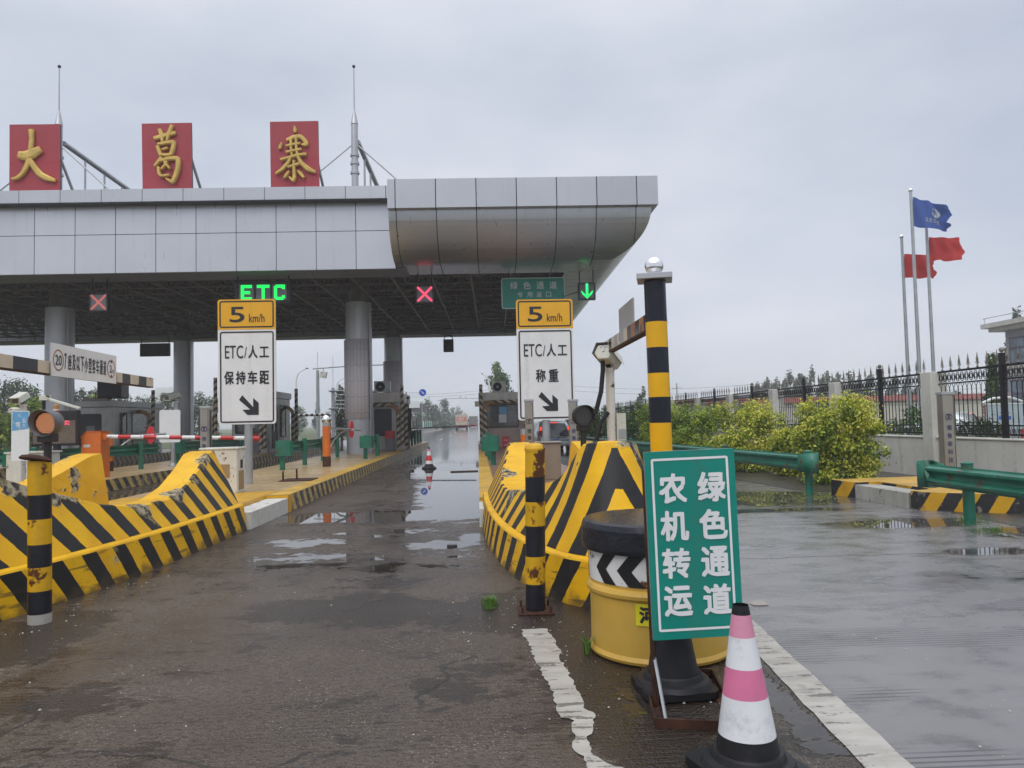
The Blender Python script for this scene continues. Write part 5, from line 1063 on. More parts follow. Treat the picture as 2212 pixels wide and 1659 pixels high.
def sensor_pillar(label, p, h, w=.165, tilt=0.0, chars='德鲁泰科技', ink='navy', n=5):
    t = thing('sensor_pillar', label, 'sensor pillar', p, tilt, 'steel sensor pillars'); mb = MB(); mb.box(-w/2, w/2, 0, .17, 0, h - .05, 'stainless'); mb.build('case', t, True, bevel=.006)
    mb = MB(); mb.box(-w/2 - .012, w/2 + .012, -.012, .182, h - .05, h, 'alu'); mb.build('cap', t, True, bevel=.004)
    mb = MB(); mb.box(w/2 - .022, w/2 - .014, -.003, -.0005, .02, h - .06, 'frame'); mb.box(w/2 + .0005, w/2 + .004, .04, .13, .05, h - .08, 'frame'); mb.build('slot', t, True)
    mb = MB(); cx = -.008; zc_ = h*.73; k = 20
    for sg in (-1, 1):
        mb.tube([(cx + sg*(.012 + .042*math.sin(math.pi*i/10)), -.004, zc_ + .05*math.cos(math.pi*i/10)) for i in range(11)], .006, ink, 4); mb.box(cx + sg*.012 - .007, cx + sg*.012 + .007, -.004, -.001, zc_ - .045, zc_ + .045, ink)
    mb.box(cx - .028, cx + .028, -.004, -.001, zc_ + .028, zc_ + .04, ink); mb.build('emblem', t, True)
    mb = MB()
    for i, ch in enumerate(chars): mb.text(ch, (cx, -.003, h*.615 - .135*i), X3, Z3, .082, .085, ink, .01)
    mb.build('wording', t, True, recalc=False)
sensor_pillar('steel sensor pillar with dark lettering left of the right speed sign post', (at(1147, 1040, 14.9).x, 14.9, Z_I), at(1147, 862, 14.9).z - Z_I, ink='ink')
sensor_pillar('steel sensor pillar behind the unlit round lamp', (at(1243, 1040, 14.6).x, 14.6, Z_I), at(1243, 862, 14.6).z - Z_I)
sensor_pillar('steel sensor pillar with blue emblem left of the left speed sign', (at(442, 1040, 14.6).x, 14.6, Z_I), at(442, 877, 14.6).z - Z_I)
sensor_pillar('tall leaning sensor pillar behind the nearest guard rail', (at(2056, 1010, 12.3).x, 12.3, .28), at(2052, 846, 12.3).z - .28, .20)
def round_lamp(label, c, post_z, rz, lit):
    t = thing('round_lamp', label, 'warning lamp', (c.x, c.y, post_z), rz, 'round warning lamps on posts'); z = c.z - post_z; mb = MB(); r = .162
    n = 32; prof = [(.10, .20), (r*.93, .17), (r, .10), (r, -.02), (r*.97, -.02), (r*.9, .05)]
    for q in prof: pass
    vs = [(pr_ * math.cos(2*math.pi*i/n), y_ - (.07*(1 + math.sin(2*math.pi*i/n))/2 if k in (3, 4) else 0), z + pr_*math.sin(2*math.pi*i/n)) for k, (pr_, y_) in enumerate(prof) for i in range(n)]
    mb.add(vs, [(k*n + i, k*n + (i+1) % n, (k+1)*n + (i+1) % n, (k+1)*n + i) for k in range(len(prof)-1) for i in range(n)], 'dark' if not lit else 'soffit', True); mb.add(vs[:n], [tuple(range(n))], 'dark'); mb.build('housing', t, True, recalc=False)
    mb = MB(); mb.add([(r*.92*math.cos(2*math.pi*i/n), .048, z + r*.92*math.sin(2*math.pi*i/n)) for i in range(n)], [tuple(range(n))], 'lampglass' if not lit else M['amberlens']); o = mb.build('lens', t, True, recalc=False)
    mb = MB(); pt = .0215 if lit else .024
    for i in range(-8, 9):
        for j in range(-8, 9):
            x, zz_ = (i + .5*(j % 2))*pt, j*pt*.866
            if x*x + zz_*zz_ < (r*.76)**2: rr = .0068 if lit else .003; mb.add([(x + rr*math.cos(2*math.pi*q/6), .044, z + zz_ + rr*math.sin(2*math.pi*q/6)) for q in range(6)], [tuple(range(6))], 'led_amber' if lit else 'inkgrey')
    mb.build('lamp_dots', o, True, recalc=False)
    mb = MB(); mb.box(-.09, .09, .0, .16, z - r - .07, z - r + .03, 'dark'); mb.build('bracket', t, True, bevel=.01); mb = MB(); mb.cyl((0, .08, 0), (0, .08, z - r - .05), .045, 'dark', n=12); mb.build('post', t, True)
M['amberlens'] = plain('amber_lens', (.10, .03, .015), .3)
round_lamp('unlit round black warning lamp right of the right speed sign', at(1262, 898, 11.4), Z_I, R_(8), False)
round_lamp('lit amber round warning lamp at the left edge', at(95, 914, 9.4), 0, R_(-2), True)
def box_camera(label, p, dirv, post=None, L=.46, w=.15, h=.13, m='camwhite', front=True, base=0.0, postm='postwhite', pr=.06):
    """housing with a sun shield; the direction is the way the lens points"""
    d = Vector(dirv).normalized(); s = d.cross(Z3).normalized(); u = s.cross(d); p = Vector(p); t = thing('traffic_camera', label, 'camera', (p.x, p.y, base), 0, 'box cameras on posts')
    q = p - Vector(t.location); P = lambda a, b, c: q + s*a + d*b + u*c
    sec = [(-w*.55, -h*.75), (w*.55, -h*.75), (w, -h*.1), (w*.62, h*.72), (-w*.62, h*.72), (-w, -h*.1)]
    mb = MB(); vs = [P(a, -L/2, b) for a, b in sec] + [P(a, L/2, b) for a, b in sec]; mb.add(vs, [tuple(range(6))[::-1], tuple(range(6, 12))] + [(i, (i+1) % 6, 6 + (i+1) % 6, 6 + i) for i in range(6)], m); mb.build('housing', t, True, bevel=.015, seg=2)
    sh = [(-w*1.14, -h*.25), (-w*.74, h*.85), (w*.74, h*.85), (w*1.14, -h*.25)]; mb = MB(); vs = [P(a, -L*.5 - .02, b) for a, b in sh] + [P(a, L*.5 + .10, b) for a, b in sh]; mb.add(vs, [(i, i+1, 5+i, 4+i) for i in range(3)], m)
    vs2 = [P(a*1.03, -L*.5 - .024, b*1.03 + .003) for a, b in sh] + [P(a*.93, -L*.5 - .024, b*.9) for a, b in sh]; mb.add(vs2, [(i, i+1, 5+i, 4+i) for i in range(3)], 'dark'); mb.build('sun_shield', t, True, recalc=False)
    mb = MB(); yy = L/2 + .004; mb.poly([P(a, yy, b) for a, b in rrect(-w*.5, w*.5, -h*.45, h*.45, .02)], 'glass'); mb.build('lens_window', t, True, recalc=False)
    mb = MB(); yy = -L/2 - .012; mb.box(-.016, .016, 0, .012, -.03, .05, 'steel'); mb.box(-.05, .05, 0, .01, .035, .05, 'steel'); mb.v = [tuple(P(v[0], yy + v[1], v[2] + .03)) for v in mb.v]; mb.build('latch', t, True)
    if post:
        b_ = Vector((post[0], post[1], base)) - Vector(t.location); tp = Vector((b_.x, b_.y, q.z - h - .06)); mb = MB(); mb.cyl(b_, tp, pr, postm, n=16); mb.build('post', t, True)
        mb = MB(); mb.cyl(tp, tp + Vector((0, 0, .05)), pr*1.15, 'postwhite', n=16); mb.tube([tp + Vector((0, 0, .03)), P(0, 0, -h*.75)], .035, 'dark', 8); mb.build('bracket', t, True)
    return t, P
c = at(1314, 772, 10.5); pc = at(1320, 900, 10.5)
t, P = box_camera('large ivory box camera on a rusty white post seen from behind', c, (.36, .78, -.22), (pc.x, 10.5), .52, .135, .14, base=Z_I, pr=.062)
mb = MB(); a = P(-.03, -.17, -.11); mb.tube([a, a + Vector((0, 0, -.12)), a + Vector((-.035, 0, -.42)), a + Vector((-.12, 0, -.72))], .032, 'rubber', 10); mb.build('conduit', t, True)
mb = MB(); b_ = Vector((pc.x, 10.5, 0)) - Vector(t.location); mb.tube([b_ + Vector((-.05, -.05, 1.60)), b_ + Vector((-.16, -.06, 1.45)), b_ + Vector((-.22, -.06, 1.22))], .03, 'rubber', 10); mb.build('spare_conduit', t, True)
mb = MB(); mb.box(.07, .20, -.05, .1, 1.20, 1.58, 'camwhite'); mb.box(.09, .20, -.055, -.05, 1.22, 1.36, 'steel'); mb.v = [tuple(b_ + Vector((v[0], v[1], v[2] - .0))) for v in mb.v]; mb.build('junction_box', t, True, bevel=.02)
c = at(42, 861, 15.8); box_camera('white box camera on a pale post above the blue and white sign', c, (.15, -.95, -.28), (c.x + .05, 15.85), .42, .11, .10, base=Z_I)
c = at(371, 857, 30); box_camera('white box camera on a grey post left of the rear column', c, (-.25, -.9, -.2), (c.x + .15, 30.1), .6, .19, .16, base=Z_I, postm='steel', pr=.1)
c = at(32, 888, 17); t = thing('flash_lamp', 'round white flash lamp on a mottled pipe at the left edge', 'lamp', (c.x, 17, Z_I)); z = c.z - Z_I
mb = MB(); mb.cyl((0, 0, 0), (0, 0, z - .1), .05, 'camwhite', n=12); mb.build('post', t, True); mb = MB(); mb.lathe([(.06, -.08), (.12, -.03), (.12, .05), (.05, .08)], 'camwhite', (0, 0, z), 18); mb.build('head', t, True)
mb = MB(); mb.tube([(.08, 0, z), (.3, .05, z - .15), (.45, .0, z - .4)], .03, 'dark', 8); mb.build('arm', t, True)
c = at(128, 872, 18); t = thing('flash_lamp', 'flat grey lamp arm behind the amber warning lamp', 'lamp', (c.x, 18, Z_I)); z = c.z - Z_I; mb = MB(); mb.cyl((-.35, 0, 0), (-.35, 0, z + .1), .04, 'dark', n=10); mb.build('post', t, True)
mb = MB(); mb.box(-.3, .5, -.05, .05, z - .03, z + .03, 'camwhite', Matrix.Rotation(R_(18), 4, 'Y')); mb.box(-.42, -.22, -.08, .08, z + .08, z + .2, 'camwhite'); mb.build('head', t, True, bevel=.01)
a, b_ = at(25, 888, 15.5), at(62, 995, 15.5); t = thing('notice_sign', 'peeling blue and white upright sign at the left edge', 'sign', (a.x, 15.5, Z_I)); w = b_.x - a.x; zb, zt = b_.z - Z_I, a.z - Z_I
mb = MB(); mb.prism(rrect(0, w, zb, zt, .03), lambda u, v, s: (u, .02*(1-s), v), 'white'); mb.build('plate', t, True); mb = MB(); mb.poly([(.01, -.003, zb + (zt-zb)*.6), (w-.01, -.003, zb + (zt-zb)*.64), (w-.01, -.003, zt - .02), (.02, -.003, zt - .01)], 'skyblue')
mb.build('blue_panel', t, True, recalc=False); mb = MB(); mb.text('五', (w*.72, -.005, zb + (zt-zb)*.80), X3, Z3, .08, .08, 'inkwhite', .01); mb.build('character', t, True, recalc=False); mb = MB(); mb.text('三', (w*.72, -.005, zb + (zt-zb)*.70), X3, Z3, .07, .06, 'inkwhite', .01); mb.build('character', t, True, recalc=False); mb = MB(); mb.text('情', (w*.38, -.005, zb + (zt-zb)*.73), X3, Z3, .09, .10, 'inkwhite', .01); mb.build('character', t, True, recalc=False)
mb = MB(); mb.cyl((w/2, .04, 0), (w/2, .04, zt - .1), .04, 'postwhite', n=12); mb.build('post', t, True)
a, b_ = at(346, 886, 25), at(391, 955, 25); t = thing('notice_sign', 'blank white rounded sign behind the red and white bar', 'sign', ((a.x + b_.x)/2, 25, Z_I)); w = b_.x - a.x
mb = MB(); mb.prism(rrect(-w/2, w/2, b_.z - Z_I, a.z - Z_I, .06), lambda u, v, s: (u, .02*(1-s) - .06, v), 'white'); mb.build('plate', t, True); mb = MB(); mb.cyl((.08, 0, 0), (.08, 0, a.z - Z_I - .1), .06, 'steel', n=12); mb.lathe([(.16, 0), (.16, .02), (.07, .1)], 'steel', (.08, 0, 0), 12); mb.build('post', t, True)
a, b_ = at(68, 888, 19.5), at(168, 962, 19.5); t = thing('display_board', 'dark fee display board with red text behind the amber lamp', 'display', ((a.x + b_.x)/2, 19.5, Z_I)); w = (b_.x - a.x)/2; z0, z1 = b_.z - Z_I, a.z - Z_I
mb = MB(); mb.box(-w, w, 0, .15, z0, z1, 'dark'); mb.build('housing', t, True, bevel=.015); mb = MB(); mb.box(-w + .04, w - .06, -.006, -.002, z0 + .06, z0 + (z1-z0)*.72, 'brownpanel'); mb.build('screen', t, True)
mb = MB()
for zz_, n in ((.66, 11), (.59, 11), (.53, 4)):
    for i in range(n):
        for j in (0, 1, 2):
            if (i*5 + j*3) % 4: mb.box(w*.08 + i*.03, w*.08 + i*.03 + .02, -.012, -.008, z0 + (z1-z0)*zz_ + j*.014, z0 + (z1-z0)*zz_ + j*.014 + .010, 'led_red')
mb.build('lit_dots', t, True, recalc=False); mb = MB(); mb.box(-.05, .1, .03, .12, 0, z0, 'dark'); mb.build('post', t, True)
mb = MB(); mb.lathe([(.07, 0), (.07, .04)], 'camwhite', (.0, .07, z1), 14); mb.lathe([(.062, .04), (.06, .13), (.04, .16), (0, .165)], 'pipebend', (.0, .07, z1), 14); mb.build('beacon', t, True)
mb = MB(); mb.lathe([(.0, 0), (.08, .0), (.08, .06), (0, .07)], 'led_red', (.02, -.02, z1 - .10), 14); mb.build('red_lamp', t, True)
t = thing('cabinet', 'grey roadside cabinet behind the amber warning lamp', 'cabinet', (at(60, 1000, 16.5).x, 16.5, Z_I)); mb = MB(); mb.box(-.45, .4, 0, .5, 0, .75, 'camwhite'); mb.build('case', t, True, bevel=.01); mb = MB(); mb.box(-.48, .43, -.03, .53, .752, .785, 'camwhite'); mb.build('lid', t, True)
t = thing('panel_wall', 'low brown corrugated panel wall left of the far booth', 'wall', (at(190, 990, 36).x, 37.5, Z_I)); mb = MB()
for i in range(12): mb.box(-1.9 + i*.32, -1.6 + i*.32, .0, .06 + .02*(i % 2), 0, 1.9, 'brownpanel')
mb.build('panels', t, True); mb = MB(); mb.box(-1.95, 2.0, -.05, .15, 1.9, 1.98, 'dark'); mb.build('capping', t, True)
t = thing('cover_plate', 'dark manhole cover set in the tan paving', 'cover', (-3.95, 17.0, Z_I)); mb = MB(); mb.box(-.4, .3, -.3, .5, .005, .02, 'rust'); mb.build('cover', t, True); mb = MB(); mb.cyl((-.35, -.1, 0), (-.35, -.1, .22), .02, 'rust', n=8); mb.build('rod', t, True); mb = MB(); mb.cyl((-.1, .1, 0), (-.1, .1, .25), .02, 'rust', n=8); mb.build('rod', t, True)

# ------------------------------------------------------------------ silver hatchback and lorries
t = thing('parked_car', 'silver hatchback with lit brake lights leaving the right lane', 'car', (3.80, 37.2, 0), R_(2))
secs = [(0.0, .70, .34, .62, .70), (.05, .78, .28, .80, .82), (.35, .82, .22, .98, .84), (1.4, .84, .2, 1.0, .84), (2.9, .83, .2, .92, .80), (3.5, .72, .25, .74, .70), (3.66, .55, .33, .60, .55)]
mb = MB(); k = 10
for y, w, zb, zt, wt_ in secs:
    for a, b in ((-w*.9, zb), (w*.9, zb), (w, zb + .12), (w*1.01, (zb+zt)/2), (wt_, zt - .04), (wt_*.92, zt), (-wt_*.92, zt), (-wt_, zt - .04), (-w*1.01, (zb+zt)/2), (-w, zb + .12)): mb.v.append((a, y, b))
f = [(i*k + j, i*k + (j+1) % k, (i+1)*k + (j+1) % k, (i+1)*k + j) for i in range(len(secs)-1) for j in range(k)] + [tuple(range(k))[::-1], tuple(range((len(secs)-1)*k, len(secs)*k))]
mb.f = f; mb.mat('silver'); mb.mi = [0]*len(f); mb.sm = [True]*len(f); mb.build('body', t, True)
mb = MB(); k = 6; sec2 = [(.10, .80, .80), (.26, .74, 1.22), (.55, .70, 1.46), (1.6, .70, 1.50), (2.3, .66, 1.40), (3.0, .74, .94)]
for y, w, z in sec2: mb.v += [(-.80, y, .86), (-w, y, z - .06), (-w*.86, y, z), (w*.86, y, z), (w, y, z - .06), (.80, y, .86)]
f = [(i*k + j, i*k + j+1, (i+1)*k + j+1, (i+1)*k + j) for i in range(len(sec2)-1) for j in range(k-1)] + [tuple(range(k))[::-1]]
mb.f = f; mb.mat('silver'); mb.mi = [0]*len(f); mb.sm = [True]*len(f); mb.build('cabin', t, True)
mb = MB(); mb.prism([(-.60, .62), (.60, .62), (.68, .80), (.60, 1.22), (.52, 1.36), (-.52, 1.36), (-.60, 1.22), (-.68, .80)], lambda a, b, s: (a, .03 + (b - .62)*.30*(1 if b > .8 else .2) - .02*s - .03, b), 'carglass'); mb.build('tailgate_glass', t, True)
mb = MB(); mb.box(-.08, .08, -.02, -.005, .70, .76, 'chrome'); mb.build('emblem', t, True, bevel=.02)
for sx in (-1, 1):
    mb = MB(); mb.prism([(.62, .68), (.80, .72), (.80, 1.0), (.72, 1.22), (.62, 1.22), (.66, .9)], lambda a, b, s: (sx*a, .03 + max(0, b - .75)*.28 - .035*s, b), 'lens'); o = mb.build('tail_light', t, True); mb = MB(); mb.prism([(.66, 1.02), (.76, 1.02), (.70, 1.2), (.64, 1.2)], lambda a, b, s: (sx*a, .02 + max(0, b - .75)*.28 - .045*s, b), 'taillight'); mb.build('brake_lamp', o, True)
mb = MB(); mb.box(-.22, .22, -.045, -.03, .50, .60, 'inkgrey'); mb.box(-.21, .21, -.047, -.044, .51, .59, 'plateblue'); mb.build('number_plate', t, True)
mb = MB(); mb.box(-.72, .72, -.06, .2, .24, .46, 'silver'); mb.build('rear_bumper', t, True, bevel=.06, seg=3)
mb = MB(); mb.box(-.18, .18, -.03, -.0, 1.38, 1.41, 'taillight'); mb.v = [(v[0], v[1] + .28, v[2]) for v in mb.v]; mb.build('high_brake_lamp', t, True)
for x in (-.72, .72):
    for y in (.62, 2.95):
        mb = MB(); mb.cyl((x - .09, y, .29), (x + .09, y, .29), .29, 'rubber', n=22); o = mb.build('wheel', t, True); mb = MB(); mb.cyl((x - .095, y, .29), (x + .095, y, .29), .17, 'alu', n=16); mb.build('rim', o, True)
def lorry(label, p, w, h, m1, m2, panel):
    t = thing('lorry', label, 'lorry', p, 0, 'lorries on the far road'); mb = MB(); mb.box(-w/2, w/2, .3, 6, .95, h, m1); mb.build('cargo_box', t, True, bevel=.06)
    mb = MB(); mb.box(-w/2 + .25, w/2 - .25, .26, .3, h - (h-1)*.62, h - .55, m2); mb.build('rear_panel', t, True)
    if panel:
        mb = MB()
        for zz_ in (.38, .52):
            for i in range(4): mb.box(-w*.26 + i*w*.135, -w*.17 + i*w*.135, .252, .256, h - (h-1)*zz_ - .09, h - (h-1)*zz_ + .09, 'barwhite')
        mb.build('pale_marks', t, True)
    mb = MB(); mb.box(-w/2 + .05, w/2 - .05, 6.2, 7.8, .8, 2.6, m1); mb.build('cab', t, True, bevel=.1)
    mb = MB(); mb.box(-w/2, w/2, .2, .4, .55, .85, 'redfilm'); mb.box(-w/2 + .1, w/2 - .1, .1, .3, .45, .6, 'dark'); mb.build('rear_bumper', t, True)
    for sx in (-1, 1):
        mb = MB(); mb.box(sx*(w/2 + .12) - .1, sx*(w/2 + .12) + .1, 6.8, 6.9, 1.7, 2.2, 'dark'); mb.build('mirror', t, True)
        for y in (1.2, 6.6): mb = MB(); mb.cyl((sx*(w/2 - .3), y, .48), (sx*(w/2), y, .48), .48, 'rubber', n=18); mb.build('wheel', t, True)
lorry('orange and white lorry driving away on the wet road', gnd(997, 929.5), 2.3, 3.05, 'truckwhite', 'truckorange', True)
lorry('distant grey lorry on the right side of the far road', (-1.2, 210, 0), 2.4, 3.2, 'brownpanel', 'soffit', False)
lorry('faint lorry farthest away on the far road', (-1.8, 300, 0), 2.4, 3.2, 'soffit', 'soffit', False)

# ------------------------------------------------------------------ foliage
def leafmat(name, cols):
    b = NB(name); r = b.attr('leaf'); k = b.n('ShaderNodeValToRGB', {0: r}); e = k.color_ramp.elements
    e[0].color = c4(cols[0]); e[1].color = c4(cols[-1])
    for i, c in enumerate(cols[1:-1]): q = e.new((i+1)/(len(cols)-1)); q.color = c4(c)
    b.out(k.outputs[0], .45); b.b.inputs['Transmission Weight'].default_value = 0
    tr = b.n('ShaderNodeBsdfTranslucent', {'Color': k.outputs[0]}); ms = b.n('ShaderNodeMixShader', {0: .28, 1: b.b.outputs[0], 2: tr.outputs[0]})
    b.t.links.new(ms.outputs[0], b.t.nodes['Material Output'].inputs['Surface']); return b.m
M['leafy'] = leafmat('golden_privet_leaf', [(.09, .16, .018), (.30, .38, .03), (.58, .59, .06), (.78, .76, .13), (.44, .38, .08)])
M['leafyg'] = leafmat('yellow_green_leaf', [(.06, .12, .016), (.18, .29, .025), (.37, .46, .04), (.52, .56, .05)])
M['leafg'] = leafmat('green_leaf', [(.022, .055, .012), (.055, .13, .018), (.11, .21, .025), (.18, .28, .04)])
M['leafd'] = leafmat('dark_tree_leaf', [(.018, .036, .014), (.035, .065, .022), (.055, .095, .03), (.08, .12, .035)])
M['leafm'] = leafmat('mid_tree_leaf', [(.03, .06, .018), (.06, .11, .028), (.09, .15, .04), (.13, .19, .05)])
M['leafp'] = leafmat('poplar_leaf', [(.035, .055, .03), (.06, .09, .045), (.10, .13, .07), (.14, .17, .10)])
def leaves(name, parent, blobs, n, size, m, seed, aspect=.55, up=.35, bright=0.0, inner=.45):
    r = np.random.default_rng(seed); B = np.array(blobs, float); vol = (B[:, 3]*B[:, 4]*B[:, 5])**.75; pick = r.choice(len(B), n, p=vol/vol.sum()); b = B[pick]
    d = r.normal(size=(n, 3)); d /= np.linalg.norm(d, axis=1)[:, None]; rad = inner + (1 - inner)*r.random(n)**.6; rad *= 1 + .16*r.normal(size=n)*(rad > .85)
    p = b[:, :3] + d*b[:, 3:6]*rad[:, None]
    nrm = d*.7 + r.normal(size=(n, 3))*.6 + np.array([0, 0, up]); nrm /= np.linalg.norm(nrm, axis=1)[:, None]
    t = np.cross(nrm, r.normal(size=(n, 3))); t /= np.linalg.norm(t, axis=1)[:, None]; u = np.cross(nrm, t); s = size*(.6 + .8*r.random(n))[:, None]
    v = np.stack([p - t*s*.5, p + u*s*aspect*.5 + nrm*s*.08, p + t*s*.5, p - u*s*aspect*.5 + nrm*s*.08], 1).reshape(-1, 3)
    me = bpy.data.meshes.new(name); me.vertices.add(4*n); me.vertices.foreach_set('co', v.ravel()); me.loops.add(4*n); me.loops.foreach_set('vertex_index', np.arange(4*n, dtype=np.int32)); me.polygons.add(n); me.polygons.foreach_set('loop_start', np.arange(0, 4*n, 4, dtype=np.int32)); me.polygons.foreach_set('loop_total', np.full(n, 4, dtype=np.int32)); me.update(); me.validate()
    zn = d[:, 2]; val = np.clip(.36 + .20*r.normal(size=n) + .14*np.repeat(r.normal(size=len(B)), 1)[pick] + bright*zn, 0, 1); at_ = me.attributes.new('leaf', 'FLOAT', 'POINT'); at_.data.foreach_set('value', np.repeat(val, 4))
    me.materials.append(M[m]); o = bpy.data.objects.new(name, me); COL.objects.link(o); o.parent = parent; return o
def blobset(rx, ry, h, n, seed, z0=.0, top=1.0, cone=0.0, lean=0.0):
    """overlapping lumps that fill one crown: a full core and bulges of uneven size over it"""
    r = random.Random(seed); H_ = h - z0; out = []
    lv = 5
    for k in range(lv):
        f = (k + .5)/lv; w = (1 - cone*f)*math.sin(math.pi*min(1, .20 + .70*f))**.5; out.append((lean*f*f*h, 0, z0 + H_*f*.94, rx*w*.78, ry*w*.78, H_/lv*.85))
    for i in range(n):
        f = r.uniform(.05, .97); w = (1 - cone*f)*math.sin(math.pi*min(1, .20 + .72*f))**.5; a = i*2.4 + r.random(); q = r.uniform(.55, .85); s = r.uniform(.22, .42)*(1 - .4*f)
        out.append((rx*w*q*math.cos(a) + lean*f*f*h, ry*w*q*math.sin(a), z0 + H_*f*.93, rx*s, ry*s, H_*r.uniform(.09, .15)))
    return out
def trunk(t, h, r, seed, lean=0.0, limbs=5, m='bark'):
    q = random.Random(seed); mb = MB(); pts = [(lean*(k/6)**2*h, q.uniform(-.02, .02)*h*.2, h*k/6) for k in range(7)]; mb.tube(pts, [r*(1 - .75*k/6) for k in range(7)], m, 8)
    for i in range(limbs):
        f = .35 + .55*i/limbs; a = i*2.2; L = h*.28*(1.1 - f); b_ = Vector((lean*f*f*h, 0, h*f)); mb.tube([b_, b_ + Vector((math.cos(a)*L*.6, math.sin(a)*L*.6, L*.4)), b_ + Vector((math.cos(a)*L, math.sin(a)*L, L*.9))], [r*.4, r*.25, r*.08], m, 5)
    mb.build('trunk', t, True, recalc=False)
def shrub(label, x, y, rx, h, m, seed, n, size, sprouts=5, bright=.28):
    t = thing('shrub', label, 'shrub', (x, y, 0), 0, 'shrubs along the fence'); r = random.Random(seed); bl = blobset(rx, rx*.9, h*.95, 34, seed, .04)
    bl += [(r.uniform(-.75, .75)*rx, r.uniform(-.6, .6)*rx, h*r.uniform(.72, .95), .22*rx, .22*rx, .20*h) for _ in range(9)]
    for i in range(sprouts): a = r.uniform(-.7, .7)*rx; bl.append((a, r.uniform(-.4, .4)*rx, h*r.uniform(.92, 1.0), .09*rx + .02, .09*rx + .02, .13*h))
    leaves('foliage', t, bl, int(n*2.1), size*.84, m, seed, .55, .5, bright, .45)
    mb = MB()
    for i in range(7): a = i*.9 + r.random(); mb.tube([(.08*math.cos(a), .08*math.sin(a), 0), (rx*.35*math.cos(a), rx*.3*math.sin(a), h*.45), (rx*.55*math.cos(a), rx*.5*math.sin(a), h*.8)], [.022, .015, .006], 'bark', 5)
    mb.build('stem', t, True, recalc=False)
shrub('largest golden shrub in front of the whitewashed wall', 7.95, 16.4, 1.15, 1.74, 'leafy', 21, 9500, .085, 8)
shrub('golden shrub second from the wall end, behind the guard rail end', 7.35, 20.4, 1.0, 1.78, 'leafy', 22, 7500, .085, 8)
shrub('low golden shrub filling the gap between the two big golden shrubs', 7.75, 18.6, .55, 1.1, 'leafy', 23, 5500, .085, 5)
shrub('yellow green shrub beside the third fence pillar', 6.95, 24.2, 1.0, 1.8, 'leafyg', 24, 6000, .09, 6)
shrub('yellow green shrub just right of the striped height post', 6.7, 26.8, 1.05, 1.9, 'leafyg', 25, 5200, .09, 5)
shrub('deep green shrub just left of the striped height post', 6.35, 30.0, 1.2, 1.95, 'leafg', 26, 5500, .10, 5, .12)
shrub('small deep green shrub close to the white camera post', 6.0, 36.5, 1.05, 1.95, 'leafg', 27, 3500, .11, 4, .12)
shrub('farthest green shrub seen between lamp and camera post', 5.9, 42.5, 1.2, 1.9, 'leafyg', 28, 3000, .12, 4)
def tree(label, px, Y, ytop, wpx, m, seed, cone=.3, lean=0.0, n=2200, group='trees beyond the toll station', z0=.12, size=None, name='tree'):
    p = at(px, 900, Y); h = at(px, ytop, Y).z; rx = wpx*Y/FPX/2; t = thing(name, label, 'tree', (p.x, Y, 0), 0, group)
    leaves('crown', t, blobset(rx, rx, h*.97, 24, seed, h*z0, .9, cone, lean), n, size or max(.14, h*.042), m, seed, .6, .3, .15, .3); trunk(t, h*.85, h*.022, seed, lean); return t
LB = 'dense green tree in the belt beyond the left lanes'
for i, (px, Y, yt, w) in enumerate(((-30, 82, 815, 75), (8, 84, 821, 60), (45, 88, 820, 60), (72, 95, 832, 50), (170, 92, 840, 56), (205, 90, 846, 52), (240, 96, 850, 50), (268, 100, 857, 46), (300, 104, 861, 44), (330, 100, 860, 46), (362, 104, 857, 44), (430, 100, 856, 44), (455, 106, 862, 40), (118, 95, 838, 56), (395, 104, 862, 44))):
    tree(LB, px, Y, yt - 6 - (5 if px > 200 else 0), w*1.25, 'leafd' if i % 3 else 'leafm', 40 + i, .15, 0, 2400, 'tree belt beyond the left lanes', .02)
for i, (px, Y, yt, w, l) in enumerate(((35, 58, 856, 62, 'yellow green bush between camera and left column'), (80, 60, 853, 50, 'yellow green bush hidden behind the left column'), (205, 58, 850, 46, 'yellow green bush between left column and dark booth'), (-15, 56, 858, 60, 'yellow green bush at the very left edge'))):
    tree(l, px, Y, yt, w, 'leafyg', 60 + i, .1, 0, 2600, 'bushes beyond the left lanes', .02, .22, name='bush')
tree('round hazy tree behind the striped posts', 645, 120, 874, 40, 'leafm', 70, .1); tree('conical hazy tree left of the sign gantry pole', 686, 150, 867, 28, 'leafd', 71, .55)
tree('dark tree behind the sign gantry panel', 738, 62, 828, 34, 'leafd', 72, .1, n=1800); tree('low hazy tree between the gantry poles', 712, 130, 885, 40, 'leafm', 73, .1)
for i, (px, Y, yt, w, mm, l) in enumerate(((884, 118, 862, 22, 'leafd', 'tree peeking past the rear column above the white panel'), (903, 128, 866, 28, 'leafm', 'conical tree below the blue arrow sign'), (926, 145, 857, 30, 'leafm', 'pointed tree right of the blue arrow sign'), (941, 165, 870, 30, 'leafd', 'broad tree between the two pointed trees'), (960, 175, 857, 30, 'leafd', 'tall dark pointed tree above the orange lorry'), (978, 215, 877, 22, 'leafm', 'faded tree just left of the lorry'), (991, 250, 876, 22, 'leafm', 'very faded tree above the lorry'), (1004, 300, 890, 20, 'leafm', 'palest tree where the road vanishes'))):
    tree(l, px, Y, yt, w*1.5, mm, 80 + i, .5, 0, 2000, 'trees along the far road', .02)
for i in range(14): tree('faint roadside tree fading into the mist', 872 + i*10 - (i % 2)*4, 150 + 16*i, 884 + (i % 3)*3 + i*.6, 30, 'leafm', 120 + i, .2, 0, 900, 'misty roadside trees', .02)
tree('tall bright tree rising behind the tan booth', 1076, 88, 776, 96, 'leafg', 95, .62, 0, 5600, 'trees along the far road', .10, .30)
PL = 'wind bent poplar in the row beyond the fence'
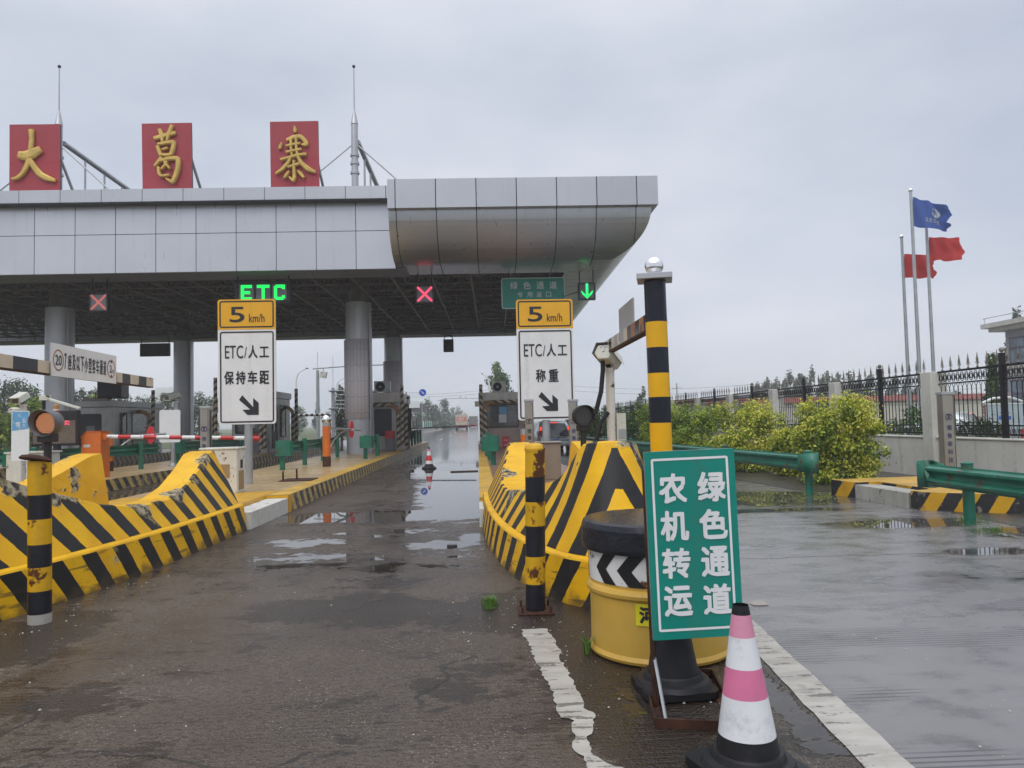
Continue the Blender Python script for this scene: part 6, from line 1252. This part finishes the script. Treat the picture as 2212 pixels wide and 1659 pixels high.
for i, (px, yt, w) in enumerate(((1660, 822, 26), (1682, 818, 26), (1708, 806, 30), (1732, 812, 30), (1756, 797, 30), (1790, 806, 28), (1815, 808, 32), (1838, 812, 26), (1862, 815, 26), (1885, 814, 24), (1912, 814, 26), (1940, 818, 26), (1642, 832, 22), (1968, 820, 24), (1998, 822, 24), (2030, 824, 24))):
    tree(PL, px - 22, 125 + (i % 3)*6, yt - 9, w*1.25, 'leafp', 100 + i, .45, .24, 1500, 'row of wind bent poplars', .05, .55)
tree('thin wind bent sapling right of the white camera post', 1372, 80, 832, 22, 'leafp', 117, .4, .25, 600, 'trees beyond the fence', .2, .3); tree('small wind bent sapling hidden by the striped height post', 1412, 85, 838, 18, 'leafp', 118, .3, .2, 500, 'trees beyond the fence', .2, .3)
tree('leafy tree against the left corner of the grey building', 2148, 40, 755, 40, 'leafg', 119, .2, 0, 2200, 'trees beyond the fence', .08, .22); tree('wind blown tree top above the building roof', 2190, 75, 655, 44, 'leafp', 121, .3, .1, 1800, 'trees beyond the fence', .3, .4)
for i in range(9):
    tree('dark tree of the wood behind the red topped wall', 1840 + i*45, 85 + (i % 3)*5, 848 - (i % 2)*5, 60, 'leafd', 130 + i, .1, 0, 1200, 'wood behind the red topped wall', .02, .4)
for i in range(8):
    p = (11.6 + (i % 2)*.8, 17 + i*3.6); t = thing('shrub', 'dark green clipped bush just behind the fence', 'shrub', (p[0], p[1], 0), 0, 'bushes behind the fence'); leaves('foliage', t, blobset(.9, 1.0, 1.35 + .35*(i % 3), 12, 150 + i, .1), 1500, .11, 'leafg' if i % 2 else 'leafd', 150 + i)
h_ = thing('hedge', 'low clipped hedge in front of the red topped wall', 'hedge', (34, 50, 0)); leaves('foliage', h_, [(-22 + i*1.6, (i % 2)*.3, .55, 1.3, .8, .55) for i in range(32)], 7000, .22, 'leafg', 171)
mb = MB(); 
for i in range(16): mb.tube([(-21 + i*3, 0, 0), (-21 + i*3, .05, .8)], .03, 'bark', 5)
mb.build('stem', h_, True, recalc=False)
def tuft(label, p, n, h, seed, sp=.06):
    r = random.Random(seed); mb = MB()
    for i in range(n):
        a = r.uniform(0, 6.28); q = r.random()*sp; b_ = Vector((p[0] + q*math.cos(a), p[1] + q*math.sin(a), 0)); d_ = Vector((math.cos(a), math.sin(a), 0))*r.uniform(.1, .6); hh = h*r.uniform(.5, 1); w_ = Vector((-d_.y, d_.x, 0)).normalized()*h*.04
        m_ = b_ + d_*hh*.35 + Z3*hh*.7; e_ = b_ + d_*hh + Z3*hh; mb.add([b_ - w_, b_ + w_, m_ + w_*.7, e_, m_ - w_*.7], [(0, 1, 2, 4), (4, 2, 3)], 'grass')
    o = mb.build('grass_tuft', recalc=False); tag(o, label, 'weed', 'weeds in the pavement')
tuft('small green weed growing through the asphalt left of the bolted bollard', gnd(1060, 1312), 130, .10, 5, .075); tuft('thin weed at the foot of the yellow drum', gnd(1269, 1412), 30, .14, 6, .02)
tuft('trailing weed beside the nearest guard rail post', gnd(2092, 1128), 90, .11, 7, .3); tuft('grass patch on the wet soil below the nearest guard rail', gnd(2140, 1148), 160, .07, 8, .35)

def scatter(name, spots, n, r0, r1, m, seed, flat=.5):
    r = random.Random(seed); mb = MB()
    for i in range(n):
        x0_, x1_, y0_, y1_ = spots[i % len(spots)]; x, y, q, a = r.uniform(x0_, x1_), r.uniform(y0_, y1_), r.uniform(r0, r1)*r.uniform(.4, 1), r.uniform(0, 6.28)
        v = [(x + q*math.cos(a + k*1.57)*r.uniform(.6, 1.1), y + q*math.sin(a + k*1.57)*r.uniform(.6, 1.1), .002) for k in range(4)] + [(x, y, .004 + q*flat)]; mb.add(v, [(0, 1, 4), (1, 2, 4), (2, 3, 4), (3, 0, 4)], m)
    o = mb.build(name, recalc=False); o['kind'] = 'stuff'
M['grit'] = plain('pale_grit', (.42, .40, .36), .7)
scatter('gravel', [(.2, 1.3, 3.6, 5.6), (-.2, .6, 5.4, 6.6), (-3.6, -3.0, 5.2, 8), (2.1, 4.5, 3.2, 7), (5.2, 7.2, 9, 11.4), (-3, 0, 3.4, 9)], 420, .004, .013, 'grit', 3)
scatter('leaf_litter', [(6.4, 9.5, 13.6, 17), (6.2, 8.2, 16, 24), (6.8, 9, 9.2, 10.6), (4.6, 6.6, 12.4, 14.6)], 520, .02, .045, 'leafy', 4, .25)
# ------------------------------------------------------------------ fence, wall and what stands behind them
XF = 10.5; t = thing('boundary_fence', 'whitewashed wall with pillars and black spear topped railings', 'fence', (XF, 12, 0))
mb = MB(); mb.box(XF - .11, XF + .11, 8, 62, -.02, .90, 'wallwhite'); mb.box(XF - .14, XF + .14, 8, 62, .902, .95, 'wallwhite'); mb.build('base_wall', t, bevel=.015)
PY_ = [12.3 + 4.6*i for i in range(11)]
for y in PY_: mb = MB(); mb.box(XF - .20, XF + .20, y - .20, y + .20, 0, 2.42, 'wallwhite'); mb.build('pillar', t, bevel=.012)
panel = None
mb = MB(); L = 2.1; m = 'iron'      # one railing panel, 2.1 m long, running along +y
for z, r in ((2.40, .028), (2.135, .018), (1.20, .018), (1.02, .024)): mb.box(-r, r, 0, L, z - r*.8, z + r*.8, m)
nb = 14; sp = L/nb
for i in range(nb):
    y = (i + .5)*sp; mb.cyl((0, y, 1.02), (0, y, 2.06), .010, m, n=6, caps=False)
    for q in (1.28, 1.33, 1.78): mb.lathe([(.010, -.02), (.018, 0), (.010, .02)], m, (0, y, q), 6)
    for R in (.062, .036): mb.tube([(0, y + R*math.cos(k*math.pi/6), 2.265 + R*1.55*math.sin(k*math.pi/6)) for k in range(13)], .009, m, 4, False)
    for s in (-1, 1): mb.tube([(0, y, 2.04), (0, y + s*.03, 2.075), (0, y + s*.05, 2.12)], .008, m, 4, False)
    mb.tube([(0, y - .06, 1.04), (0, y - .02, 1.14), (0, y + .02, 1.06), (0, y + .06, 1.17)], .008, m, 4, False)
for i in range(7):
    y = (i*2 + 1)*sp; mb.lathe([(.012, 2.42), (.03, 2.44), (.012, 2.47), (.010, 2.52), (.022, 2.56), (.026, 2.60), (.012, 2.68), (.001, 2.76)], 'finial', (0, y, 0), 7)
    for s in (-1, 1): mb.tube([(0, y, 2.52), (0, y + s*.04, 2.50), (0, y + s*.055, 2.53), (0, y + s*.035, 2.55)], .007, 'finial', 4, False)
first = None
for y in PY_:
    for k in (0, 1):
        y0_ = y + .2 + k*2.1
        if first is None: first = mb.build('railing_panel', t, True, recalc=False); o = first
        else: o = first.copy(); COL.objects.link(o)
        o.parent = t; o.location = (0, y0_ - 12, 0)
    mb2 = MB(); mb2.box(XF - .045, XF + .045, y + 2.26, y + 2.35, .95, 2.66, 'iron'); mb2.build('iron_post', t); mb2 = MB(); mb2.sphere((XF, y + 2.3, 2.72), .055, 'finial', 10); mb2.build('post_ball', t)
t = thing('boundary_wall', 'distant cream wall with red tiled coping behind the railings', 'wall', (40, 60, 0)); mb = MB(); mb.box(14, 110, 60, 60.3, 0, 2.5, 'cream'); mb.box(14, 110, 59.93, 60, 2.2, 2.3, 'cream'); mb.build('wall', t); mb = MB(); mb.prism([(59.75, 2.5), (60.55, 2.5), (60.15, 2.95)], lambda a, b, s: (14 + 96*s, a, b), 'tile'); mb.build('coping', t)
for i in range(14): mb = MB(); mb.box(16 + i*7, 16.4 + i*7, 59.85, 60.35, 0, 2.5, 'cream'); mb.build('pier', t)
BX = 1.3
# two storey building at the right edge; its long side faces the road
t = thing('building', 'grey two storey building with overhanging eaves and red roof at right', 'building', (27, 39, 0)); mb = MB(); mb.box(27, 42, 14, 39, 0, 5.75, 'render'); mb.v = [(v[0]+BX, v[1], v[2]) for v in mb.v]; mb.build('wall', t)
mb = MB(); mb.box(26.5, 42.5, 13.5, 39.6, 5.75, 5.95, 'pale'); mb.box(26.2, 42.8, 13.2, 39.8, 5.952, 6.2, 'pale'); mb.box(26.92, 27, 14, 39.05, 3.35, 3.6, 'pale'); mb.v = [(v[0]+BX, v[1], v[2]) for v in mb.v]; mb.build('cornice', t)
mb = MB(); v = [(27.6, 14.2, 6.202), (41.6, 14.2, 6.202), (41.6, 38.4, 6.202), (27.6, 38.4, 6.202), (34, 21, 8.6), (34, 32, 8.6)]; mb.add(v, [(0, 1, 4), (1, 2, 5, 4), (2, 3, 5), (3, 0, 4, 5)], 'tile'); mb.v = [(v[0]+BX, v[1], v[2]) for v in mb.v]; mb.build('roof', t)
mb = MB(); mb.tube([(26.3, 39.7, 6.5), (26.3, 30, 6.5), (26.3, 16, 6.5)], .02, 'steel', 5)
for i in range(9): mb.tube([(26.3, 39.6 - i*2.6, 6.2), (26.3, 39.6 - i*2.6, 6.5)], .015, 'steel', 5)
mb.v = [(v[0]+BX, v[1], v[2]) for v in mb.v]; mb.build('roof_rail', t)
for y in (36.4, 32.6, 28.8, 25):
    for z0, z1 in ((3.85, 5.35), (1.2, 3.1)):
        mb = MB(); mb.box(26.95, 26.998, y, y + 2.3, z0, z1, M['purpleframe']); mb.box(26.86, 26.998, y - .08, y + 2.38, z0 - .14, z0, 'pale'); mb.v = [(v[0]+BX, v[1], v[2]) for v in mb.v]; o = mb.build('window', t); mb = MB()
        for a, b_, c_, d_ in ((.1, .95, .05, .58), (1.02, 2.2, .05, .58), (.1, 1.1, .64, .95), (1.18, 2.2, .64, .95)): mb.box(26.94, 26.948, y + a, y + b_, z0 + (z1-z0)*c_, z0 + (z1-z0)*d_, 'bldglass')
        mb.v = [(v[0]+BX, v[1], v[2]) for v in mb.v]; mb.build('pane', o)
# flag poles
def flag(label, top, Y, ft, fb, L, m, seed, emblem=False, sag=.12):
    p = at(*top, Y); zt, zb = at(top[0], ft, Y).z, at(top[0], fb, Y).z; t = thing('flagpole', label, 'flagpole', (p.x, Y, 0), 0, 'flagpoles behind the fence'); mb = MB(); mb.lathe([(.10, 0), (.095, 3.2), (.08, 3.22), (.062, p.z)], 'steel', n=14); mb.build('pole', t, True); mb = MB(); mb.sphere((0, 0, p.z + .06), .10, 'chrome', 14); mb.build('ball', t, True)
    r = random.Random(seed); nx, nz = 26, 12; vs = []; H_ = zt - zb
    def pt(u, v, off=0.0):
        amp = .16*u; x = .07 + L*u*(.96 + .04*math.sin(v*9 + seed)) - .12*L*u*max(0, abs(v - .45 + .2*math.sin(seed)) - .25)*u; y = amp*math.sin(u*7.5 + v*1.6 + seed) + .05*math.sin(u*16 + v*4); z = zb + H_*v - sag*H_*u*(1.0 if emblem else .5) - (.10*H_*u*u*(v - .4)*(1.4 if emblem else .3)) + .02*H_*math.sin(u*11 + seed)
        return Vector((x, y - off, z))
    rag = [1 - .10*r.random() for _ in range(nz + 1)]
    for j in range(nz+1):
        for i in range(nx+1): vs.append(pt(i/nx*rag[j], j/nz))
    fs = [(j*(nx+1) + i, j*(nx+1) + i+1, (j+1)*(nx+1) + i+1, (j+1)*(nx+1) + i) for j in range(nz) for i in range(nx)]; mb = MB(); mb.add(vs, fs, m, True); c_ = mb.build('flag', t, True, recalc=False)
    if emblem:
        mb = MB(); k = 20
        E_ = [pt(.62 + .13*math.cos(2*math.pi*i/k), .60 + .19*math.sin(2*math.pi*i/k), .012) for i in range(k)]; mb.add(E_, [tuple(range(k))], 'inkgrey'); mb.build('emblem', c_, True, recalc=False); mb = MB()
        for q in ((.54, .75, .66, .45), (.55, .5, .72, .72), (.62, .79, .56, .62)): mb.tube([pt(q[0] + (q[2]-q[0])*s/4 , q[1] + (q[3]-q[1])*s/4 + .03*math.sin(s/4*3.14), .022) for s in range(5)], .014, 'flagblue', 4)
        mb.build('emblem_lines', c_, True, recalc=False)
        for i, ch in enumerate('河北交投'):
            tx = MB(); tx.text(ch, (0, 0, 0), X3, Z3, .10, .17, 'inkgrey', .0); mb = MB(); mb.add([pt(.36 + .12*i + v[0], .30 + v[2], .014) for v in tx.v], tx.f, 'inkgrey'); mb.build('character', c_, True, recalc=False)
flag('tallest flagpole with torn blue flag', (1967, 414), 32, 427, 489, 1.75, 'flagblue', 2, True, .22); flag('flagpole with the upper red flag', (2001, 490), 33, 512, 562, 1.62, 'flagred', 4); flag('shortest flagpole with the lower red flag', (1947.5, 514), 34, 549, 600, 1.65, 'flagred', 6)
t = thing('notice_board', 'pale blue roofed notice board behind the railings', 'notice board', (at(2170, 890, 29).x, 29, 0)); mb = MB(); mb.box(-.75, .75, 0, .1, .75, 1.75, 'paleblue'); mb.box(-.8, .8, -.02, .12, 1.75, 1.8, 'white'); mb.build('board', t, True); mb = MB(); mb.tube([(-.9, .05, 1.8), (-.4, .05, 2.0), (.3, .05, 2.02), (.9, .05, 1.82)], .05, 'white', 6); mb.build('roof', t, True)
mb = MB(); mb.box(-.25, .25, -.012, -.004, 1.15, 1.28, 'bluesign'); mb.box(-.2, .2, -.012, -.004, 1.4, 1.43, 'bluesign'); mb.build('blue_patch', t, True)
for x in (-.72, .72): mb = MB(); mb.cyl((x, .05, 0), (x, .05, 1.8), .05, 'redpaint', n=10); mb.build('leg', t, True)
car2 = [o for o in bpy.data.objects if o.name == 'parked_car'][0]; dup(car2, (at(2135, 900, 40).x, 41, 0), R_(70), 'pale car parked in the yard behind the railings')
t = thing('planter', 'brown trough behind the railings', 'planter', (13.2, 19.5, 0)); mb = MB(); mb.box(-.25, .25, -1.4, 1.4, .1, .55, 'rust'); mb.build('trough', t, True, bevel=.02); leaves('plants', t, [(0, -1.2 + .3*i, .65, .3, .3, .25) for i in range(9)], 700, .1, 'leafg', 181)

# ------------------------------------------------------------------ beyond the toll station
def lamp_post(label, px, Y, ytop, arm, base=905):
    p = at(px, 900, Y); z = at(px, ytop, Y).z; t = thing('street_lamp', label, 'street lamp', (p.x, Y, 0), 0, 'street lamps along the far road'); a = arm*Y/FPX; mb = MB()
    mb.tube([(0, 0, 0), (0, 0, z*.80), (a*.06, 0, z*.88), (a*.3, 0, z*.95), (a, 0, z)], [.12, .09, .08, .06, .05], 'white', 8); mb.build('pole', t, True); mb = MB(); mb.box(min(a, a*1.25), max(a, a*1.25), -.12, .12, z - .02, z + .10, 'soffit'); mb.build('lamp_head', t, True, bevel=.03)
lamp_post('curved street lamp left of the camera gantry', 640, 75, 797, 21); lamp_post('curved street lamp half hidden by the clad column', 727, 90, 815, 22); lamp_post('curved street lamp in front of the tall bright tree', 1058, 80, 808, -13)
for px, Y, yt in ((915, 150, 872), (925, 185, 876), (955, 240, 886), (961, 280, 888)): lamp_post('faint street lamp among the far trees', px, Y, yt, 9)
p = at(687, 900, 65); t = thing('camera_gantry', 'tall pale pole with a long arm carrying a traffic camera', 'gantry', (p.x, 65, 0)); z = at(687, 800, 65).z; mb = MB(); mb.lathe([(.18, 0), (.13, z)], 'steel', n=12); mb.tube([(0, 0, z), (0, 0, z + 1.6)], .02, 'steel', 5); mb.build('pole', t, True); mb = MB(); mb.tube([(-.4, 0, z + .15), (3.0, 0, z + .35), (6, 0, z + .4)], .07, 'steel', 8); mb.tube([(1.3, 0, z + .2), (1.3, 0, z + 1.2)], .02, 'steel', 5); mb.build('arm', t, True)
mb = MB(); mb.box(.25, .75, -.3, .3, z - .65, z - .1, 'camwhite', Matrix.Rotation(R_(12), 4, 'Y')); mb.tube([(.5, 0, z + .2), (.5, 0, z - .1)], .05, 'steel', 6); mb.build('camera', t, True, bevel=.03)
p = at(720, 900, 60); t = thing('sign_gantry', 'round gantry post holding the dark back of a road sign', 'gantry', (p.x, 60, 0)); z = at(720, 838, 60).z; mb = MB(); mb.lathe([(.16, 0), (.14, z)], 'steel', n=12); mb.lathe([(.15, z - .35), (.38, z - .25), (.38, z - .2), (.15, z - .15)], 'steel', n=12); mb.lathe([(.15, z - 1.75), (.38, z - 1.65), (.38, z - 1.6), (.15, z - 1.55)], 'steel', n=12); mb.tube([(0, 0, z), (0, 0, z + 1.5)], .02, 'steel', 5); mb.build('post', t, True)
mb = MB()
for zz_ in (z - .22, z - .55, z - 1.0, z - 1.3, z - 1.62): mb.tube([(0, 0, zz_), (3.4, 0, zz_)], .04, 'steel', 5)
for i in range(8): mb.tube([(.2 + i*.42, 0, z - .5), (.2 + i*.42, 0, z - 1.62)], .025, 'steel', 5)
mb.build('frame', t, True); mb = MB(); mb.box(1.0, 3.3, .06, .12, z - 1.45, z - .3, 'navysteel'); mb.build('sign_back', t, True)
c = at(913, 848, 62); t = thing('arrow_sign', 'round blue sign with white arrow on an arm', 'sign', (at(878, 900, 62).x, 62, 0)); x = c.x - t.location.x; r = .29; k = 28; mb = MB(); mb.add([(x + r*math.cos(2*math.pi*i/k), s, c.z + r*math.sin(2*math.pi*i/k)) for s in (0, .03) for i in range(k)], [tuple(range(k)), tuple(range(k, 2*k))[::-1]] + [(i, (i+1) % k, k + (i+1) % k, k + i) for i in range(k)], 'bluesign'); o = mb.build('disc', t, True)
mb = MB(); R45 = lambda a, b: (x + (a + b)*.7071, -.006, c.z + (b - a)*.7071*1.0); mb.poly([R45(*q) for q in ((-.19, -.03), (.02, -.03), (.02, -.09), (.19, 0), (.02, .09), (.02, .03), (-.19, .03))], 'inkwhite'); mb.build('arrow', o, True); mb = MB(); mb.cyl((0, .05, 0), (0, .05, c.z + .1), .06, 'steel', n=10); mb.build('post', t, True); mb = MB(); mb.tube([(0, .05, c.z), (x - r, .05, c.z)], .025, 'steel', 6); mb.build('arm', t, True)
t = thing('road_sign', 'pale backs of two large road signs beyond the rear column', 'sign', (at(890, 900, 105).x, 105, 0)); z0, z1 = at(890, 886, 105).z, at(890, 867, 105).z; mb = MB(); mb.box(-1.4, 1.1, 0, .1, z0 + .3, z1, 'white'); mb.build('upper_panel', t, True); mb = MB(); mb.box(-.9, 1.8, .3, .4, z0 - .3, z1 - .35, 'soffit'); mb.build('lower_panel', t, True)
for x in (-1.0, 1.4): mb = MB(); mb.cyl((x, .2, 0), (x, .2, z1), .08, 'steel', n=8); mb.build('post', t, True)
t = thing('hoarding', 'long green hoarding along the far road', 'hoarding', (-8.6, 120, 0)); mb = MB()
for i in range(30): mb.box(-8.7, -8.6, 120 + i*5, 124.9 + i*5, .75, 1.75, 'hoarding')
mb.build('panels', t); mb = MB()
for i in range(31): mb.box(-8.62, -8.5, 119.9 + i*5, 120.05 + i*5, 0, 1.9, 'white')
mb.build('posts', t)
t = thing('concrete_barrier', 'low concrete barrier along the left side of the far road', 'barrier', (-8.2, 66, 0)); mb = MB(); mb.prism([(-8.5, 0), (-7.9, 0), (-8.1, .35), (-8.15, .8), (-8.35, .8), (-8.4, .35)], lambda a, b, s: (a, 62 + 240*s, b), 'concrete'); mb.build('wall', t)
t = thing('frame_fence', 'dark framed white railing beside the far road', 'fence', (-9.6, 80, 0)); 
for i, x in enumerate((-10.4, -9.2, -8.0, -7.4)): mb = MB(); mb.cyl((x, 92, 0), (x, 92, 2.1), .06, 'white' if i not in (0, 3) else 'dark', n=8); mb.build('post', t)
mb = MB(); mb.box(-10.4, -7.4, 91.95, 92.05, 1.9, 2.3, 'soffit'); mb.build('rail', t)
e0, e1 = at(884, 926, 37), at(1027, 919.5, 37); t = thing('barrier_gate', 'thin dark exit bar across the near lane under the canopy', 'barrier gate', (-3.55, 37.2, Z_I)); mb = MB(); mb.box(-.15, .15, -.2, .2, 0, 1.1, 'orange'); mb.build('cabinet', t, True, bevel=.02); mb = MB(); gate_bar(mb, (.1, -.1, e0.z - Z_I), (e1.x + 3.55, -.1, e1.z - Z_I), .03, 8, ['soffit', 'steel']); mb.build('bar', t, True)
t = thing('site_cabin', 'small white cabin beyond the left booths', 'cabin', (at(705, 930, 72).x, 72, 0)); mb = MB(); mb.box(-.9, .9, 0, 3, 0, 2.3, 'white'); mb.build('wall', t, True); mb = MB(); mb.box(-1, 1, -.1, 3.1, 2.3, 2.4, 'white'); mb.build('roof', t, True); mb = MB(); mb.box(-.6, -.1, -.03, -.005, .1, 1.9, 'signwhite'); mb.build('door', t, True)
t = thing('height_bar', 'black and white height bar beyond the left booths', 'height bar', (at(662, 900, 52).x, 52, 0)); zt = at(690, 896, 52).z; w = 49*52/FPX; mb = MB(); gate_bar(mb, (-.6, 0, zt), (w - .2, 0, zt), .09, 11, ['barwhite', 'black']); mb.tube([(w - .2, 0, zt), (w - .05, 0, zt - .05), (w, 0, zt - .25)], .09, 'black', 10); gate_bar(mb, (w, 0, zt - .25), (w, 0, 0), .09, 6, ['barwhite', 'black']); mb.build('frame', t, True)
t = thing('far_building', 'white flat roofed building far away in the mist at left', 'building', (at(360, 900, 210).x, 210, 0)); z = at(350, 837, 210).z; mb = MB(); mb.box(-3, 3.0, 0, 8, 0, z, 'white'); mb.box(-3.4, 8, 1, 8, 0, z - 3, 'white'); mb.build('wall', t, True); mb = MB(); mb.box(-1.5, 1.2, -.05, .02, z - 2.6, z - 1.5, 'soffit'); mb.build('window', t, True); mb = MB(); mb.box(5, 7.5, 2, 5, z - 3, z - 1.5, 'white'); mb.box(4.5, 8, 1.8, 5.2, z - 1.5, z - 1.2, 'white'); mb.build('roof_house', t, True)
p = at(1464, 900, 120); t = thing('utility_pole', 'thin utility pole left of the poplar row', 'pole', (p.x, 120, 0)); z = at(1464, 828, 120).z; mb = MB(); mb.lathe([(.16, 0), (.10, z)], 'concrete', n=8); mb.build('pole', t, True); mb = MB(); mb.tube([(-.8, 0, z - .8), (.8, 0, z - .7)], .05, 'steel', 5); mb.build('crossarm', t, True)
for i, (a, b_, Y) in enumerate((((1180, 830), (2120, 825), 120), ((1180, 840), (2120, 838), 122))):
    a, b_ = at(*a, Y), at(*b_, Y); mb = MB(); mb.tube([a.lerp(b_, k/16) - Z3*(.9*math.sin(math.pi*((k/8) % 1))) for k in range(17)], .022, 'soffit', 4); tag(mb.build('power_line'), 'thin overhead wire above the shrubs at right', 'wire', 'overhead wires')
for i, (a, b_, Y) in enumerate((((880, 854), (1060, 842), 130), ((885, 858), (1060, 849), 132))):
    a, b_ = at(*a, Y), at(*b_, Y); mb = MB(); mb.tube([a, a.lerp(b_, .5) - Z3*.15, b_], .02, 'soffit', 4); tag(mb.build('power_line'), 'thin overhead wire above the far road', 'wire', 'overhead wires above the road')
a, b_ = at(967, 861, 140), at(1045, 860, 140); t = thing('camera_gantry', 'faint thin arm with small cameras over the far road', 'gantry', (b_.x, 140, 0)); mb = MB(); mb.lathe([(.14, 0), (.1, b_.z)], 'steel', n=8); mb.build('pole', t, True); mb = MB(); mb.tube([(0, 0, b_.z), (a.x - b_.x, 0, a.z), (a.x - b_.x - 2, 0, a.z - .4)], .07, 'steel', 6); mb.build('arm', t, True); mb = MB(); mb.box(-4.5, -4.2, 0, .3, b_.z + .1, b_.z + .5, 'camwhite'); mb.box(-3.4, -3.2, 0, .3, b_.z + .1, b_.z + .4, 'camwhite'); mb.build('camera', t, True)
t = thing('road_sign', 'dark sign panel with pale lettering left of the tan booth', 'sign', (at(1035, 900, 95).x, 95, 0)); z0, z1 = at(1035, 879, 95).z, at(1035, 866, 95).z; mb = MB(); mb.box(-.55, .7, 0, .1, z0, z1, 'brownpanel'); ring(mb, -.55, .7, z0, z1, .02, .05, -.02, 'white', 2); mb.build('panel', t, True); mb = MB(); mb.cyl((.3, .1, 0), (.3, .1, z1), .08, 'steel', n=8); mb.build('post', t, True)
p = gnd(1003, 1019); t = tag(MB().box(-.42, .42, -.05, .05, .004, .03, 'rust', Matrix.Rotation(R_(6), 4, 'Z')).build('wood_strip'), 'dark wooden strip lying in the puddle', 'strip'); t.location = p
o = MB().poly([tuple(gnd(1640 + 19*math.cos(a) + 3*math.sin(3*a), 1303 + 6*math.sin(a) + 1.2*math.cos(2*a), .006)) for a in [i*.35 for i in range(18)]], 'concrete').build('mortar_patch', recalc=False); struct(o)

# ------------------------------------------------------------------ misty air
b = bpy.data.materials.new('haze_air'); b.use_nodes = True; nt = b.node_tree; nt.nodes.clear(); pv = nt.nodes.new('ShaderNodeVolumePrincipled'); pv.inputs['Color'].default_value = (.93, .95, 1, 1); pv.inputs['Density'].default_value = .0014; pv.inputs['Anisotropy'].default_value = .2
nt.links.new(pv.outputs[0], nt.nodes.new('ShaderNodeOutputMaterial').inputs['Volume']); M['haze'] = b
o = MB().box(-1550, 1550, -320, 3050, -1.03, 19, 'haze').build('haze'); o['kind'] = 'stuff'
